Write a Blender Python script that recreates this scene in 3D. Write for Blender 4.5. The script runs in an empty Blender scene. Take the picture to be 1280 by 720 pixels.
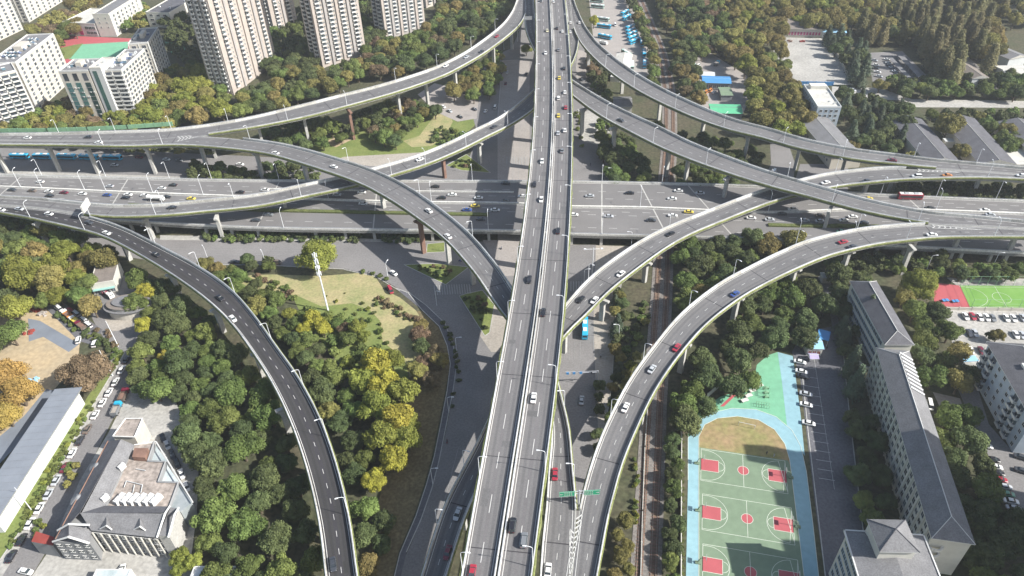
import bpy, math, random
from mathutils import Vector, Matrix, noise
random.seed(7)
D = bpy.data
SC = bpy.context.scene
COL = SC.collection
# ------------------------------------------------------------------ camera
CAM_H, FOC = 200.0, 900.0
PITCH, ROLL = math.radians(38.5), math.radians(-2.0)
FW = Vector((0, math.cos(PITCH), -math.sin(PITCH)))
_rt = Vector((1, 0, 0)); _up = _rt.cross(FW)
RT = _rt*math.cos(ROLL) + _up*math.sin(ROLL)
UP = -_rt*math.sin(ROLL) + _up*math.cos(ROLL)
cd = D.cameras.new('camera'); cam = D.objects.new('camera', cd); COL.objects.link(cam)
m = Matrix((RT, UP, -FW)).transposed().to_4x4(); m.translation = Vector((0, 0, CAM_H))
cam.matrix_world = m
cd.sensor_width = 36; cd.lens = FOC/1280*36; cd.clip_start = 1; cd.clip_end = 9000
SC.camera = cam
# ------------------------------------------------------------------ light
SUN_EL = math.radians(38)
SUN_TO = Vector((0.951, -0.309, 0)).normalized()          # ground direction towards the sun
w = D.worlds.new('World'); SC.world = w; w.use_nodes = True
nt = w.node_tree; bg = nt.nodes['Background']
sky = nt.nodes.new('ShaderNodeTexSky'); sky.sky_type = 'NISHITA'; sky.sun_disc = False
sky.sun_elevation = SUN_EL; sky.sun_rotation = math.atan2(SUN_TO.x, SUN_TO.y)
sky.dust_density = 2.0; sky.air_density = 1.2
nt.links.new(sky.outputs[0], bg.inputs[0]); bg.inputs[1].default_value = 0.09
ld = D.lights.new('sun', 'SUN'); ld.energy = 5.0; ld.angle = math.radians(0.5); ld.color = (1, 0.965, 0.91)
sun = D.objects.new('sun', ld); COL.objects.link(sun)
sd = Vector((SUN_TO.x*math.cos(SUN_EL), SUN_TO.y*math.cos(SUN_EL), math.sin(SUN_EL)))
sun.rotation_euler = sd.to_track_quat('Z', 'Y').to_euler(); sun.location = sd*600
SC.view_settings.view_transform = 'Standard'; SC.view_settings.look = 'None'
SC.view_settings.exposure = 0.80; SC.view_settings.gamma = 1
SC.render.engine = 'CYCLES'
SC.cycles.max_bounces = 5; SC.cycles.diffuse_bounces = 3; SC.cycles.volume_bounces = 1

def G(px, py, z=0.0):
    """surveyed point: where the sight line through a photo pixel meets the height z"""
    d = RT*((px-640)/FOC) - UP*((py-360)/FOC) + FW
    return Vector((0, 0, CAM_H)) + d*((z-CAM_H)/d.z)
def PJ(p):
    d = Vector(p)-Vector((0, 0, CAM_H)); z = d.dot(FW)
    return 640+FOC*d.dot(RT)/z, 360-FOC*d.dot(UP)/z
# ------------------------------------------------------------------ materials
def mat(name, col, rough=0.85, var=0.15, scale=0.3, col2=None, metal=0.0, scale2=None, bump=0.0, rnd=0.0, spec=0.3):
    M = D.materials.new(name); M.use_nodes = True
    n = M.node_tree.nodes; l = M.node_tree.links; b = n['Principled BSDF']
    b.inputs['Roughness'].default_value = rough; b.inputs['Metallic'].default_value = metal
    b.inputs['Specular IOR Level'].default_value = spec
    tc = n.new('ShaderNodeTexCoord'); no = n.new('ShaderNodeTexNoise')
    no.inputs['Scale'].default_value = scale; no.inputs['Detail'].default_value = 5; no.inputs['Roughness'].default_value = 0.65
    l.new(tc.outputs['Object'], no.inputs['Vector'])
    r = n.new('ShaderNodeValToRGB')
    c = col; c2 = col2 or tuple(min(1, x*(1+var)) for x in col); c1 = tuple(x*(1-var) for x in col) if not col2 else col
    r.color_ramp.elements[0].position = 0.32; r.color_ramp.elements[1].position = 0.68
    r.color_ramp.elements[0].color = (*c1, 1); r.color_ramp.elements[1].color = (*c2, 1)
    l.new(no.outputs['Fac'], r.inputs[0]); out = r.outputs[0]
    if scale2:
        n2 = n.new('ShaderNodeTexNoise'); n2.inputs['Scale'].default_value = scale2; n2.inputs['Detail'].default_value = 3
        l.new(tc.outputs['Object'], n2.inputs['Vector'])
        mr = n.new('ShaderNodeMapRange'); mr.inputs[1].default_value = 0.3; mr.inputs[2].default_value = 0.7
        mr.inputs[3].default_value = 1-var*1.3; mr.inputs[4].default_value = 1+var*1.3
        l.new(n2.outputs['Fac'], mr.inputs[0])
        mx = n.new('ShaderNodeVectorMath'); mx.operation = 'SCALE'
        l.new(out, mx.inputs[0]); l.new(mr.outputs[0], mx.inputs['Scale']); out = mx.outputs[0]
    if rnd:
        oi = n.new('ShaderNodeObjectInfo'); hs = n.new('ShaderNodeHueSaturation')
        a = n.new('ShaderNodeMapRange'); a.inputs[3].default_value = 1-rnd; a.inputs[4].default_value = 1+rnd
        l.new(oi.outputs['Random'], a.inputs[0]); l.new(a.outputs[0], hs.inputs['Value'])
        ml = n.new('ShaderNodeMath'); ml.operation = 'MULTIPLY'; ml.inputs[1].default_value = 7.31
        fr = n.new('ShaderNodeMath'); fr.operation = 'FRACT'; l.new(oi.outputs['Random'], ml.inputs[0]); l.new(ml.outputs[0], fr.inputs[0])
        h = n.new('ShaderNodeMapRange'); h.inputs[3].default_value = 0.5-rnd*0.09; h.inputs[4].default_value = 0.5+rnd*0.07
        l.new(fr.outputs[0], h.inputs[0]); l.new(h.outputs[0], hs.inputs['Hue'])
        l.new(out, hs.inputs['Color']); out = hs.outputs[0]
    l.new(out, b.inputs['Base Color'])
    if bump:
        bp = n.new('ShaderNodeBump'); bp.inputs['Strength'].default_value = bump; bp.inputs['Distance'].default_value = 0.3
        l.new(no.outputs['Fac'], bp.inputs['Height']); l.new(bp.outputs[0], b.inputs['Normal'])
    return M
def leafmat(name, c1, c2, rnd=0.25):
    M = mat(name, c1, 0.75, col2=c2, scale=0.5, scale2=1.6, var=0.22, rnd=rnd, spec=0.25)
    n = M.node_tree.nodes; l = M.node_tree.links; b = n['Principled BSDF']
    t = n.new('ShaderNodeBsdfTranslucent'); mx = n.new('ShaderNodeMixShader'); mx.inputs[0].default_value = .2
    src = b.inputs['Base Color'].links[0].from_socket; l.new(src, t.inputs['Color']); l.new(b.outputs[0], mx.inputs[1]); l.new(t.outputs[0], mx.inputs[2]); l.new(mx.outputs[0], n['Material Output'].inputs['Surface'])
    return M
def glassmat(name, col, rough=0.12):
    M = mat(name, col, rough, var=0.3, scale=0.25, spec=0.7, rnd=.55, col2=tuple(min(.5, c*1.5+.012) for c in col)); return M
MT = {}
def mk(k, *a, **kw): MT[k] = mat(k, *a, **kw)
mk('asphalt', (.135, .133, .135), .9, .10, .05, scale2=2.5)
mk('asphalt_main', (.142, .136, .138), .9, .10, .045, scale2=3)
mk('asphalt_new', (.042, .040, .045), .9, .15, .06, scale2=3)
mk('asphalt_street', (.19, .183, .180), .92, .12, .05, scale2=1.5)
mk('asphalt_lot', (.12, .12, .13), .92, .15, .06, scale2=1.2)
mk('concrete', (.40, .395, .37), .85, .12, .15, scale2=1.8)
mk('concrete_deck', (.30, .30, .28), .9, .15, .12, scale2=1.5)
mk('concrete_pale', (.60, .59, .55), .85, .14, .12, scale2=1.2)
mk('rust_clad', (.20, .12, .09), .9, .25, .3)
mk('paving', (.33, .30, .26), .9, .12, .08, scale2=1)
mk('paving_pale', (.345, .335, .31), .9, .16, .06, scale2=.8)
mk('paving_pink', (.30, .275, .255), .9, .10, .1, scale2=1)
mk('paint', (.52, .52, .50), .7, .12, .8)
mk('paint_worn', (.30, .30, .29), .8, .15, .8)
mk('soil', (.085, .075, .048), .95, col2=(.055, .065, .032), scale=.06, scale2=.6, var=.3)
mk('dry_lawn', (.36, .30, .165), .95, col2=(.22, .235, .10), scale=.11, scale2=.9, var=.15)
mk('green_lawn', (.125, .165, .045), .95, col2=(.18, .205, .065), scale=.12, scale2=1, var=.15)
mk('sand', (.43, .33, .20), .95, col2=(.34, .28, .19), scale=.05, scale2=.6, var=.12)
mk('slate', (.17, .19, .22), .9, .15, .08)
mk('track_rust', (.16, .115, .08), .95, .2, .3, scale2=2)
mk('concrete_stained', (.44, .43, .39), .88, .2, .15, scale2=1.5)
mk('ballast', (.185, .17, .155), .95, .22, .12, scale2=1.5)
mk('moss', (.12, .145, .045), .95, col2=(.20, .215, .09), scale=.35, scale2=1.5, var=.25)
mk('steel', (.55, .57, .60), .45, .08, .4, metal=.3)
mk('rail_steel', (.32, .27, .24), .5, .15, .4, metal=.5)
mk('teal_panel', (.25, .45, .42), .5, .1, .4)
mk('green_panel', (.20, .36, .22), .6, .15, .4)
mk('white_paint', (.56, .56, .55), .6, .05, .5)
mk('lamp_white', (.74, .76, .78), .4, .04, .5)

# ------------------------------------------------------------------ mesh builder
class MB:
    def __init__(s): s.v = []; s.f = []; s.mi = []
    def face(s, pts, mi=0):
        b = len(s.v); s.v += [tuple(p) for p in pts]; s.f.append(tuple(range(b, b+len(pts)))); s.mi.append(mi)
    def box(s, c, size, rz=0.0, mi=0, top=1.0, M=None):
        """box whose base centre is c; top = scale of the upper face"""
        x, y, z = size[0]/2, size[1]/2, size[2]
        P = []
        for k, (t, zz) in enumerate(((1, 0), (top, z))):
            for a, b_ in ((-1, -1), (1, -1), (1, 1), (-1, 1)):
                P.append(Vector((a*x*t, b_*y*t, zz)))
        R = Matrix.Rotation(rz, 3, 'Z'); c = Vector(c)
        P = [(R @ p)+c for p in P]
        if M: P = [M @ p for p in P]
        b0 = len(s.v); s.v += [tuple(p) for p in P]
        for q in ((3, 2, 1, 0), (4, 5, 6, 7), (0, 1, 5, 4), (1, 2, 6, 5), (2, 3, 7, 6), (3, 0, 4, 7)):
            s.f.append(tuple(b0+i for i in q)); s.mi.append(mi)
    def prism(s, poly, z0, z1, mi=0, mt=None):
        """vertical prism over a plan polygon (any winding)"""
        P = [Vector((p[0], p[1], 0)) for p in poly]
        A = sum(P[i].x*P[(i+1) % len(P)].y-P[(i+1) % len(P)].x*P[i].y for i in range(len(P)))
        if A < 0: P = P[::-1]
        n = len(P); b = len(s.v)
        s.v += [(p.x, p.y, z0) for p in P]+[(p.x, p.y, z1) for p in P]
        s.f.append(tuple(range(b+n, b+2*n))); s.mi.append(mi if mt is None else mt)
        s.f.append(tuple(range(b+n-1, b-1, -1))); s.mi.append(mi)
        for i in range(n):
            j = (i+1) % n; s.f.append((b+i, b+j, b+n+j, b+n+i)); s.mi.append(mi)
    def tube(s, p0, p1, r0, r1=None, n=6, mi=0, caps=True):
        p0, p1 = Vector(p0), Vector(p1); r1 = r0 if r1 is None else r1
        d = (p1-p0); q = d.to_track_quat('Z', 'Y'); b = len(s.v)
        for p, r in ((p0, r0), (p1, r1)):
            for i in range(n):
                a = 2*math.pi*i/n; s.v.append(tuple(p+q @ Vector((r*math.cos(a), r*math.sin(a), 0))))
        for i in range(n):
            j = (i+1) % n; s.f.append((b+i, b+j, b+n+j, b+n+i)); s.mi.append(mi)
        if caps:
            s.f.append(tuple(range(b+n-1, b-1, -1))); s.f.append(tuple(range(b+n, b+2*n))); s.mi += [mi, mi]
    def mesh(s, name, mats, smooth=False):
        me = D.meshes.new(name); me.from_pydata(s.v, [], s.f)
        for m_ in (mats if isinstance(mats, (list, tuple)) else [mats]):
            me.materials.append(MT[m_] if isinstance(m_, str) else m_)
        me.polygons.foreach_set('material_index', s.mi)
        if smooth: me.polygons.foreach_set('use_smooth', [True]*len(s.f))
        me.update(); return me
    def build(s, name, mats, parent=None, smooth=False, loc=None, rz=0):
        o = D.objects.new(name, s.mesh(name, mats, smooth)); COL.objects.link(o)
        if parent: o.parent = parent
        if loc is not None: o.location = loc
        if rz: o.rotation_euler.z = rz
        return o
def tag(o, label=None, cat=None, group=None, kind=None):
    if label: o['label'] = label
    if cat: o['category'] = cat
    if group: o['group'] = group
    if kind: o['kind'] = kind
    return o
def empty(name, loc=(0, 0, 0), rz=0.0, label=None, cat=None, group=None):
    o = D.objects.new(name, None); COL.objects.link(o); o.location = loc; o.rotation_euler.z = rz
    o.empty_display_size = 1
    return tag(o, label, cat, group)
def copy_tree(o, parent=None, depth=0):
    c = o.copy(); COL.objects.link(c)
    if parent: c.parent = parent
    for ch in o.children: copy_tree(ch, c)
    return c
def sheet(name, pix, material, z=0.01, kind='structure', label=None, parent=None):
    """flat ground area given by its surveyed outline"""
    b = MB(); P = [G(x, y, z) for x, y in pix]
    A = sum(P[i].x*P[(i+1) % len(P)].y-P[(i+1) % len(P)].x*P[i].y for i in range(len(P)))
    if A < 0: P = P[::-1]
    b.face(P); o = b.build(name, material, parent)
    if not parent: tag(o, label, kind=kind)
    return o
def crom(P, step):
    """Catmull-Rom through tuples; returns (u, tuple) samples roughly every step metres"""
    n = len(P); out = []
    for i in range(n-1):
        p0 = P[max(i-1, 0)]; p1 = P[i]; p2 = P[i+1]; p3 = P[min(i+2, n-1)]
        if i == 0: p0 = tuple(2*a-b for a, b in zip(p1, p2))
        if i+2 >= n: p3 = tuple(2*a-b for a, b in zip(p2, p1))
        L = math.dist(p1[:2], p2[:2]); k = max(2, int(L/step))
        for j in range(k if i < n-2 else k+1):
            t = j/k
            out.append((i+t, tuple(0.5*((2*b)+(-a+c)*t+(2*a-5*b+4*c-d)*t*t+(-a+3*b-3*c+d)*t**3) for a, b, c, d in zip(p0, p1, p2, p3))))
    return out

mk('asphalt_highway', (.165, .160, .158), .9, .10, .05, scale2=2.5)
def haze():
    b = MB(); b.box((0, 600, -1.2), (2640, 2060, 217)); o = b.build('haze', 'rail_steel')
    M = D.materials.new('haze'); M.use_nodes = True; n = M.node_tree.nodes; n.remove(n['Principled BSDF'])
    v = n.new('ShaderNodeVolumePrincipled'); v.inputs['Density'].default_value = HAZE; v.inputs['Color'].default_value = (.86, .91, 1.0, 1); v.inputs['Anisotropy'].default_value = .2
    M.node_tree.links.new(v.outputs[0], n['Material Output'].inputs['Volume']); o.data.materials.clear(); o.data.materials.append(M); tag(o, 'thin pale haze in the air over the whole place', kind='stuff')
HAZE = .00011
# ================================================================== elevated roads
class Road: pass
ROADS = {}
def strip(mb, S, a, b, za, zb, mi=0, dz=0.0):
    pass
def path_road(key, ctl, w=None, step=4.0, ctr=False):
    """ctl: (xl,yl,xr,yr,z) photo positions of the two outer edges, in driving direction"""
    P = []
    for xl, yl, xr, yr, z in ctl:
        a, b = G(xl, yl, z), G(xr, yr, z); P.append([a, b, z])
    R = Road(); R.key = key
    W = [(p[0]-p[1]).length for p in P]
    C = [((p[0].x+p[1].x)/2, (p[0].y+p[1].y)/2, p[2], wd) for p, wd in zip(P, W)]
    # measured width is oblique to the road: use perpendicular distance
    C2 = []
    for i, c in enumerate(C):
        a = Vector(C[max(i-1, 0)][:2]); b = Vector(C[min(i+1, len(C)-1)][:2]); t = (b-a).normalized(); nrm = Vector((-t.y, t.x))
        d = (P[i][0]-P[i][1]); wp = abs(d.x*nrm.x+d.y*nrm.y)
        C2.append([c[0], c[1], c[2], wp])
    if w:
        for c in C2: c[3] = w
    else:
        for _ in range(1):
            ws = [c[3] for c in C2]
            for i in range(1, len(C2)-1): C2[i][3] = .25*ws[i-1]+.5*ws[i]+.25*ws[i+1]
    R.measured = [round((P[i][0]-P[i][1]).length, 1) for i in range(len(P))]
    S = crom([tuple(c) for c in C2], step)
    R.s = []; dist = 0; prev = None
    for k, (u, (x, y, z, wd)) in enumerate(S):
        a = S[max(k-1, 0)][1]; b = S[min(k+1, len(S)-1)][1]
        t = Vector((b[0]-a[0], b[1]-a[1])).normalized()
        if prev: dist += math.dist(prev, (x, y))
        prev = (x, y)
        R.s.append((u, Vector((x, y, z)), Vector((-t.y, t.x, 0)), wd/2, dist))   # normal points LEFT of travel
    ROADS[key] = R
    return R
def ribbon(mb, R, o0, o1, z0, z1=None, u0=-1, u1=99, mi=0, bottom=None):
    """strip between lateral offsets o0..o1 (functions of half width), closed below when bottom is given"""
    z1 = z0 if z1 is None else z1; rows = []
    for u, c, n, h, d in R.s:
        if u < u0-1e-6 or u > u1+1e-6: continue
        a = c+n*(o0(h) if callable(o0) else o0); b = c+n*(o1(h) if callable(o1) else o1)
        row = [a+Vector((0, 0, z0)), b+Vector((0, 0, z1))]
        if bottom is not None:
            row += [b+Vector((0, 0, bottom)), a+Vector((0, 0, bottom))]
        rows.append(row)
    if len(rows) < 2: return
    k = len(rows[0]); b0 = len(mb.v)
    for r in rows: mb.v += [tuple(p) for p in r]
    for i in range(len(rows)-1):
        A = b0+i*k; B = A+k
        if k == 2: mb.f.append((A, B, B+1, A+1)); mb.mi.append(mi)
        else:
            m2 = mi if mi >= 0 else int(abs(math.sin((i//3)*12.9898+len(R.s)*.37)*43758.5) % 1 > .62)
            for j in range(4):
                q = (j+1) % 4; mb.f.append((A+j, B+j, B+q, A+q)); mb.mi.append(m2)
    if k == 4:
        mb.f.append((b0, b0+1, b0+2, b0+3)); mb.mi.append(max(mi, 0))
        e = b0+(len(rows)-1)*4; mb.f.append((e+3, e+2, e+1, e)); mb.mi.append(max(mi, 0))
def dashes(mb, R, off, z, wd=.18, on=6, per=15, u0=-1, u1=99, start=0, mi=0):
    """broken lane line following the road"""
    s = R.s; T = s[-1][4]; d = start
    def at(dd):
        for i in range(len(s)-1):
            if s[i+1][4] >= dd:
                t = (dd-s[i][4])/max(1e-6, s[i+1][4]-s[i][4])
                return (s[i][0]+(s[i+1][0]-s[i][0])*t, s[i][1].lerp(s[i+1][1], t), s[i][2].lerp(s[i+1][2], t), s[i][3]+(s[i+1][3]-s[i][3])*t)
        return s[-1][:4]
    while d+on < T:
        a = at(d); b = at(d+on)
        if a[0] >= u0 and b[0] <= u1:
            oa = off(a[3]) if callable(off) else off; ob = off(b[3]) if callable(off) else off
            zz = Vector((0, 0, z))
            mb.face([a[1]+a[2]*(oa-wd/2)+zz, a[1]+a[2]*(oa+wd/2)+zz, b[1]+b[2]*(ob+wd/2)+zz, b[1]+b[2]*(ob-wd/2)+zz][::-1], mi)
        d += per
def near_s(R, p):
    return min(R.s, key=lambda q: (q[1].x-p.x)**2+(q[1].y-p.y)**2)
for k_ in ('asphalt', 'asphalt_main', 'asphalt_new'):
    c_ = {'asphalt': .134, 'asphalt_main': .138, 'asphalt_new': .042}[k_]
    mk(k_+'_worn', (c_*1.10, c_*1.08, c_*1.08), .88, .10, .05, scale2=2.5); mk(k_+'_oily', (c_*.90, c_*.88, c_*.89), .9, .10, .05, scale2=2.5)
    mk(k_+'_patch', (c_*.84, c_*.83, c_*.84), .9, .12, .1, scale2=2.5)
def wear(R, lanes, asphalt, root, zo=0.0, seed=0):
    '''two worn wheel paths and one oily middle in every lane, and a few repair patches'''
    b = MB(); r = random.Random(seed)
    for o in lanes:
        for d0, d1, mi in ((-1.15, -.55, 0), (.55, 1.15, 0), (-.35, .35, 1)):
            ribbon(b, R, (lambda h, o=o, d=d1: (o(h) if callable(o) else o)+d), (lambda h, o=o, d=d0: (o(h) if callable(o) else o)+d), .006+zo, mi=mi)
    S_ = R.s
    for _ in range(int(S_[-1][4]/38)):
        i = r.randrange(2, len(S_)-3); u, c, n, h, d = S_[i]; o = r.choice(lanes); o = o(h) if callable(o) else o; t = Vector((n.y, -n.x, 0)); L = r.uniform(2, 7); w_ = r.uniform(.9, 1.7); zz = Vector((0, 0, .0078+.0003*(_ % 12)+zo))
        b.face([c+n*(o-w_)+zz, c+n*(o+w_)+zz, c+n*(o+w_)+t*L+zz, c+n*(o-w_)+t*L+zz][::-1], 2)
    b.build('worn_lanes', [asphalt+'_worn', asphalt+'_oily', asphalt+'_patch'], root)
def viaduct(key, ctl, label, asphalt='asphalt', lp=None, rp=None, dash=(6, 6, 2), zo=0.0, moss='LR', w=None, thick=1.5, ln=None, edgeL=(-1, 99), edgeR=(-1, 99), lanes=(0,), pan=None):
    """elevated road as one thing: deck, asphalt, two parapets, planting troughs, lane marks"""
    R = path_road(key, ctl, w)
    root = empty('viaduct', (0, 0, 0), 0, label, 'viaduct')
    R.root = root
    b = MB()
    # box girder: wing slab + narrower box below
    ribbon(b, R, lambda h: h, lambda h: -h, -.06+zo, bottom=-.45)
    ribbon(b, R, lambda h: h*.62, lambda h: -h*.62, -.40+zo, bottom=-thick-.35)
    b.build('deck', 'concrete_deck', root)
    b = MB(); ribbon(b, R, lambda h: h-.45, lambda h: -h+.45, .0+zo); b.build('road_surface', asphalt, root)
    wear(R, [lambda h: (h-1)*.5, lambda h: -(h-1)*.5], asphalt, root, zo, len(key)+int(key[1]))
    lp = lp if lp is not None else [(-1, 99)]; rp = rp if rp is not None else [(-1, 99)]
    for rng_, sg in ((lp, 1), (rp, -1)):
        for u0, u1 in rng_:
            b = MB(); ribbon(b, R, lambda h: sg*h, lambda h: sg*(h-.5), 1.25, bottom=-.5, u0=u0, u1=u1, mi=-1)
            if b.v: b.build('parapet', ['concrete_pale', 'concrete_stained'], root)
            b = MB()
            for dz_, t in ((1.58, .07), (1.40, .05)):
                ribbon(b, R, lambda h: sg*(h-.14), lambda h: sg*(h-.26), dz_+t, bottom=dz_, u0=u0, u1=u1)
            k = 0
            for u, c, n, h, d in R.s:
                if u0 <= u <= u1:
                    b.box(c+n*sg*(h-.2)+Vector((0, 0, 1.25)), (.1, .1, .4), 0)
            if b.v: b.build('railing', 'steel', root)
            if ('L' if sg > 0 else 'R') in moss:
                b = MB(); rows = []
                for u, c, n, h, d in R.s:
                    if u0 <= u <= u1:
                        j = noise.noise(c*.35)*.35; rows.append([c+n*sg*(h+.02)+Vector((0, 0, .15)), c+n*sg*(h+.02)+Vector((0, 0, 1.02+j*.3)), c+n*sg*(h+.24+j*.2)+Vector((0, 0, .95+j*.6)), c+n*sg*(h+.36+j*.5)+Vector((0, 0, .5)), c+n*sg*(h+.25)+Vector((0, 0, .1))])
                for i in range(len(rows)-1):
                    for q in range(5):
                        r = (q+1) % 5; b.face([rows[i][q], rows[i+1][q], rows[i+1][r], rows[i][r]])
                if b.v: b.build('planting_trough', 'moss', root)
    b = MB()
    ribbon(b, R, lambda h: h-.95, lambda h: h-1.12, .015+zo, u0=edgeL[0], u1=edgeL[1])
    ribbon(b, R, lambda h: -h+1.12, lambda h: -h+.95, .015+zo, u0=edgeR[0], u1=edgeR[1])
    for o in lanes: dashes(b, R, o, .015+zo, on=dash[0] if 0 else dash[2], per=dash[1], wd=.15)
    if b.v: b.build('lane_marking', 'paint', root)
    # expansion joints across the deck
    nxt = 14
    for i, (u, c, n, h, d) in enumerate(R.s):
        if d > nxt:
            b = MB(); t = Vector((n.y, -n.x, 0)); zz = Vector((0, 0, .012+zo))
            b.face([c+n*(h-.5)+zz, c-n*(h-.5)+zz, c-n*(h-.5)+t*.35+zz, c+n*(h-.5)+t*.35+zz][::-1]); nxt += 30; b.build('expansion_joint', 'asphalt_new', root)
    return R
def pier(R, px, py, zdeck, label=None, style='T', mat_='concrete', z0=0.0, foot=True, along=None):
    """pier standing where the photo shows its foot; carries the deck above it"""
    g = G(px, py, z0); u, c, n, h, d = near_s(R, g)
    if along: u, c, n, h, d = near_s(R, along)
    g = Vector((c.x, c.y, z0)) if (Vector((c.x, c.y))-Vector((g.x, g.y))).length > h*1.2 else g
    top = c.z-1.80; ang = math.atan2(n.y, n.x); b = MB()
    b.box(g+Vector((0, 0, -.5)), (2.0, 1.5, top-2.2-z0+.5), ang)
    # flared head
    hx = h*.5
    for k in range(3):
        f0, f1 = k/3, (k+1)/3
        x0 = 1.0+(hx-1.0)*f0**1.5
        b.box((g.x, g.y, top-2.2+2.2*f0), (2*(1.0+(hx-1.0)*f1**1.5), 1.5, 2.2/3+.02), ang)
    o = b.build('pier', mat_, R.root)
    if label: o['label'] = label
    return o
# ---- main north-south viaduct: two carriageways, driving direction taken as north for the axis
mainL = [(577,720,28.3),(598,600,28.3),(620,480,28.3),(641,365,28.3),(657,260,28.3),(665.5,180,28.3),(669,115,28.3),(670,50,28.3),(669.5,0,28.3)]
mainR = [(665,720),(681,600),(696,480),(707,365),(713,260),(715,180),(714.5,115),(711,50),(706,0)]
ctl = [(a[0], a[1], b[0], b[1], a[2]) for a, b in zip(mainL, mainR)]
def extend(ctl, head=True, k=1.0):
    a, b = (ctl[0], ctl[1]) if head else (ctl[-1], ctl[-2])
    e = tuple(p+(p-q)*k for p, q in zip(a[:4], b[:4]))+(a[4],)
    return [e]+ctl if head else ctl+[e]
ctl = extend(extend(ctl, True, .6), False, 1.2)
R = path_road('M', ctl); M_ = R
root = empty('viaduct', (0, 0, 0), 0, 'straight main viaduct with two carriageways running up the middle over everything else', 'viaduct'); R.root = root
for sg, nm in ((1, 'left'), (-1, 'right')):
    b = MB()
    ribbon(b, R, lambda h: sg*h, lambda h: sg*.25, -.06, bottom=-.5)
    ribbon(b, R, lambda h: sg*h*.78, lambda h: sg*h*.2, -.40, bottom=-1.9)
    b.build('deck', 'concrete_deck', root)
    b = MB(); ribbon(b, R, lambda h: sg*(h-.4), lambda h: sg*.7, 0); b.build('road_surface', 'asphalt_main', root)
    for o0, o1 in ((0, .4), (None, None)):
        b = MB()
        if o0 is None: ribbon(b, R, lambda h: sg*.22, lambda h: sg*.72, .95, bottom=-.5, mi=-1)
        else: ribbon(b, R, lambda h: sg*h, lambda h: sg*(h-.45), 1.0, bottom=-.5, mi=-1)
        b.build('parapet', ['concrete_pale', 'concrete_stained'], root)
    b = MB()
    for dz_ in (1.12, 1.3): ribbon(b, R, lambda h: sg*(h-.15), lambda h: sg*(h-.27), dz_+.06, bottom=dz_)
    for dz_ in (1.1, 1.3): ribbon(b, R, lambda h: sg*.42, lambda h: sg*.54, dz_+.06, bottom=dz_)
    for u, c, n, h, d in R.s:
        b.box(c+n*sg*(h-.2)+Vector((0, 0, 1.0)), (.12, .12, .35)); b.box(c+n*sg*.48+Vector((0, 0, .95)), (.12, .12, .38))
    b.build('railing', 'steel', root)
    b = MB(); rows = []
    for u, c, n, h, d in R.s:
        j = noise.noise(c*.31+Vector((0, 0, sg*9)))*.4
        rows.append([c+n*sg*(h+.02)+Vector((0, 0, .1)), c+n*sg*(h+.02)+Vector((0, 0, 1.03)), c+n*sg*(h+.34+j*.4)+Vector((0, 0, 1.0+j*.5)), c+n*sg*(h+.55+j)+Vector((0, 0, .5)), c+n*sg*(h+.4)+Vector((0, 0, 0))])
    for i in range(len(rows)-1):
        for q in range(5):
            r_ = (q+1) % 5; b.face([rows[i][q], rows[i+1][q], rows[i+1][r_], rows[i][r_]])
    b.build('planting_trough', 'moss', root)
    b = MB()
    ribbon(b, R, lambda h: sg*(h-.9), lambda h: sg*(h-1.08), .015); ribbon(b, R, lambda h: sg*1.3, lambda h: sg*1.48, .015)
    dashes(b, R, lambda h: sg*(h*.5+.15), .015, on=6, per=15, wd=.2, start=3 if sg > 0 else 9)
    b.build('lane_marking', 'paint', root)
    nxt = 20
    for u, c, n, h, d in R.s:
        if d > nxt:
            b = MB(); t = Vector((n.y, -n.x, 0)); zz = Vector((0, 0, .012))
            b.face([c+n*sg*(h-.5)+zz, c+n*sg*.75+zz, c+n*sg*.75+t*.3+zz, c+n*sg*(h-.5)+t*.3+zz]); nxt += 32; b.build('expansion_joint', 'asphalt_new', root)
for sg in (1, -1): wear(R, [lambda h: sg*(1.4+(h-2.4)*.25), lambda h: sg*(1.4+(h-2.4)*.75)], 'asphalt_main', root, 0, 3+sg)
# T piers of the main viaduct
nxt = 18
for u, c, n, h, d in R.s:
    if d > nxt:
        ang = math.atan2(n.y, n.x); b = MB(); skip = 6 > abs(c.y-G(700, 258, 6).y)
        for off in (-4.2, 4.2):
            b.box((c.x+n.x*off, c.y+n.y*off, -.5), (2.0, 1.8, 25.2), ang)
        b.box((c.x, c.y, 24.4), (2*h*.55, 1.8, 1.1), ang); b.box((c.x, c.y, 25.49), (2*h*.78, 1.8, .9), ang)
        b.build('pier', 'concrete', root); nxt += 32

RC = {}
RC['R1'] = [(646.7,0,660,0,21.5),(640,15,656,22,21.5),(623,36,645,38,21.5),(590,62,608,66,21.5),(560,78.5,574,86.5,21.5),(540,87.5,550,98,21.5),(505,99,515,111,21.5),(470,110,478,122,21.5),(425,121,432,135,21),(380,132,385,148,20.5),(330,145,332,158,20),(285,154,286,165.5,19.5),(240,160.5,240,172,19.2),(200,163.5,200,176.5,19),(140,166,140,176.5,19),(70,168,70,176,19),(0,169,0,175.5,19)]
RC['R2'] = [(675,720,713,720,18.5),(677.5,680,718,680,18.5),(681,635,722,640,18.7),(686,585,716,590,19),(690,540,711,540,19.3),(683,500,702,500,19.8),(667,455,690,452,20.3),(648,420,671,410,20.7),(620,384,648,373,21),(591,340,619,331,21),(560,305,583,290,21),(522,275,545,259,21),(482,249,512,236,21),(452,232,470,216,21),(407,216,427,201,20.8),(357,200,370,185,20.3),(320,191,335,179,20),(270,186,275,171.5,19.4),(225,184,225,169.5,19.1),(160,183.5,160,176,19),(80,183,80,175.7,19),(0,182.5,0,175.2,19)]
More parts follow.
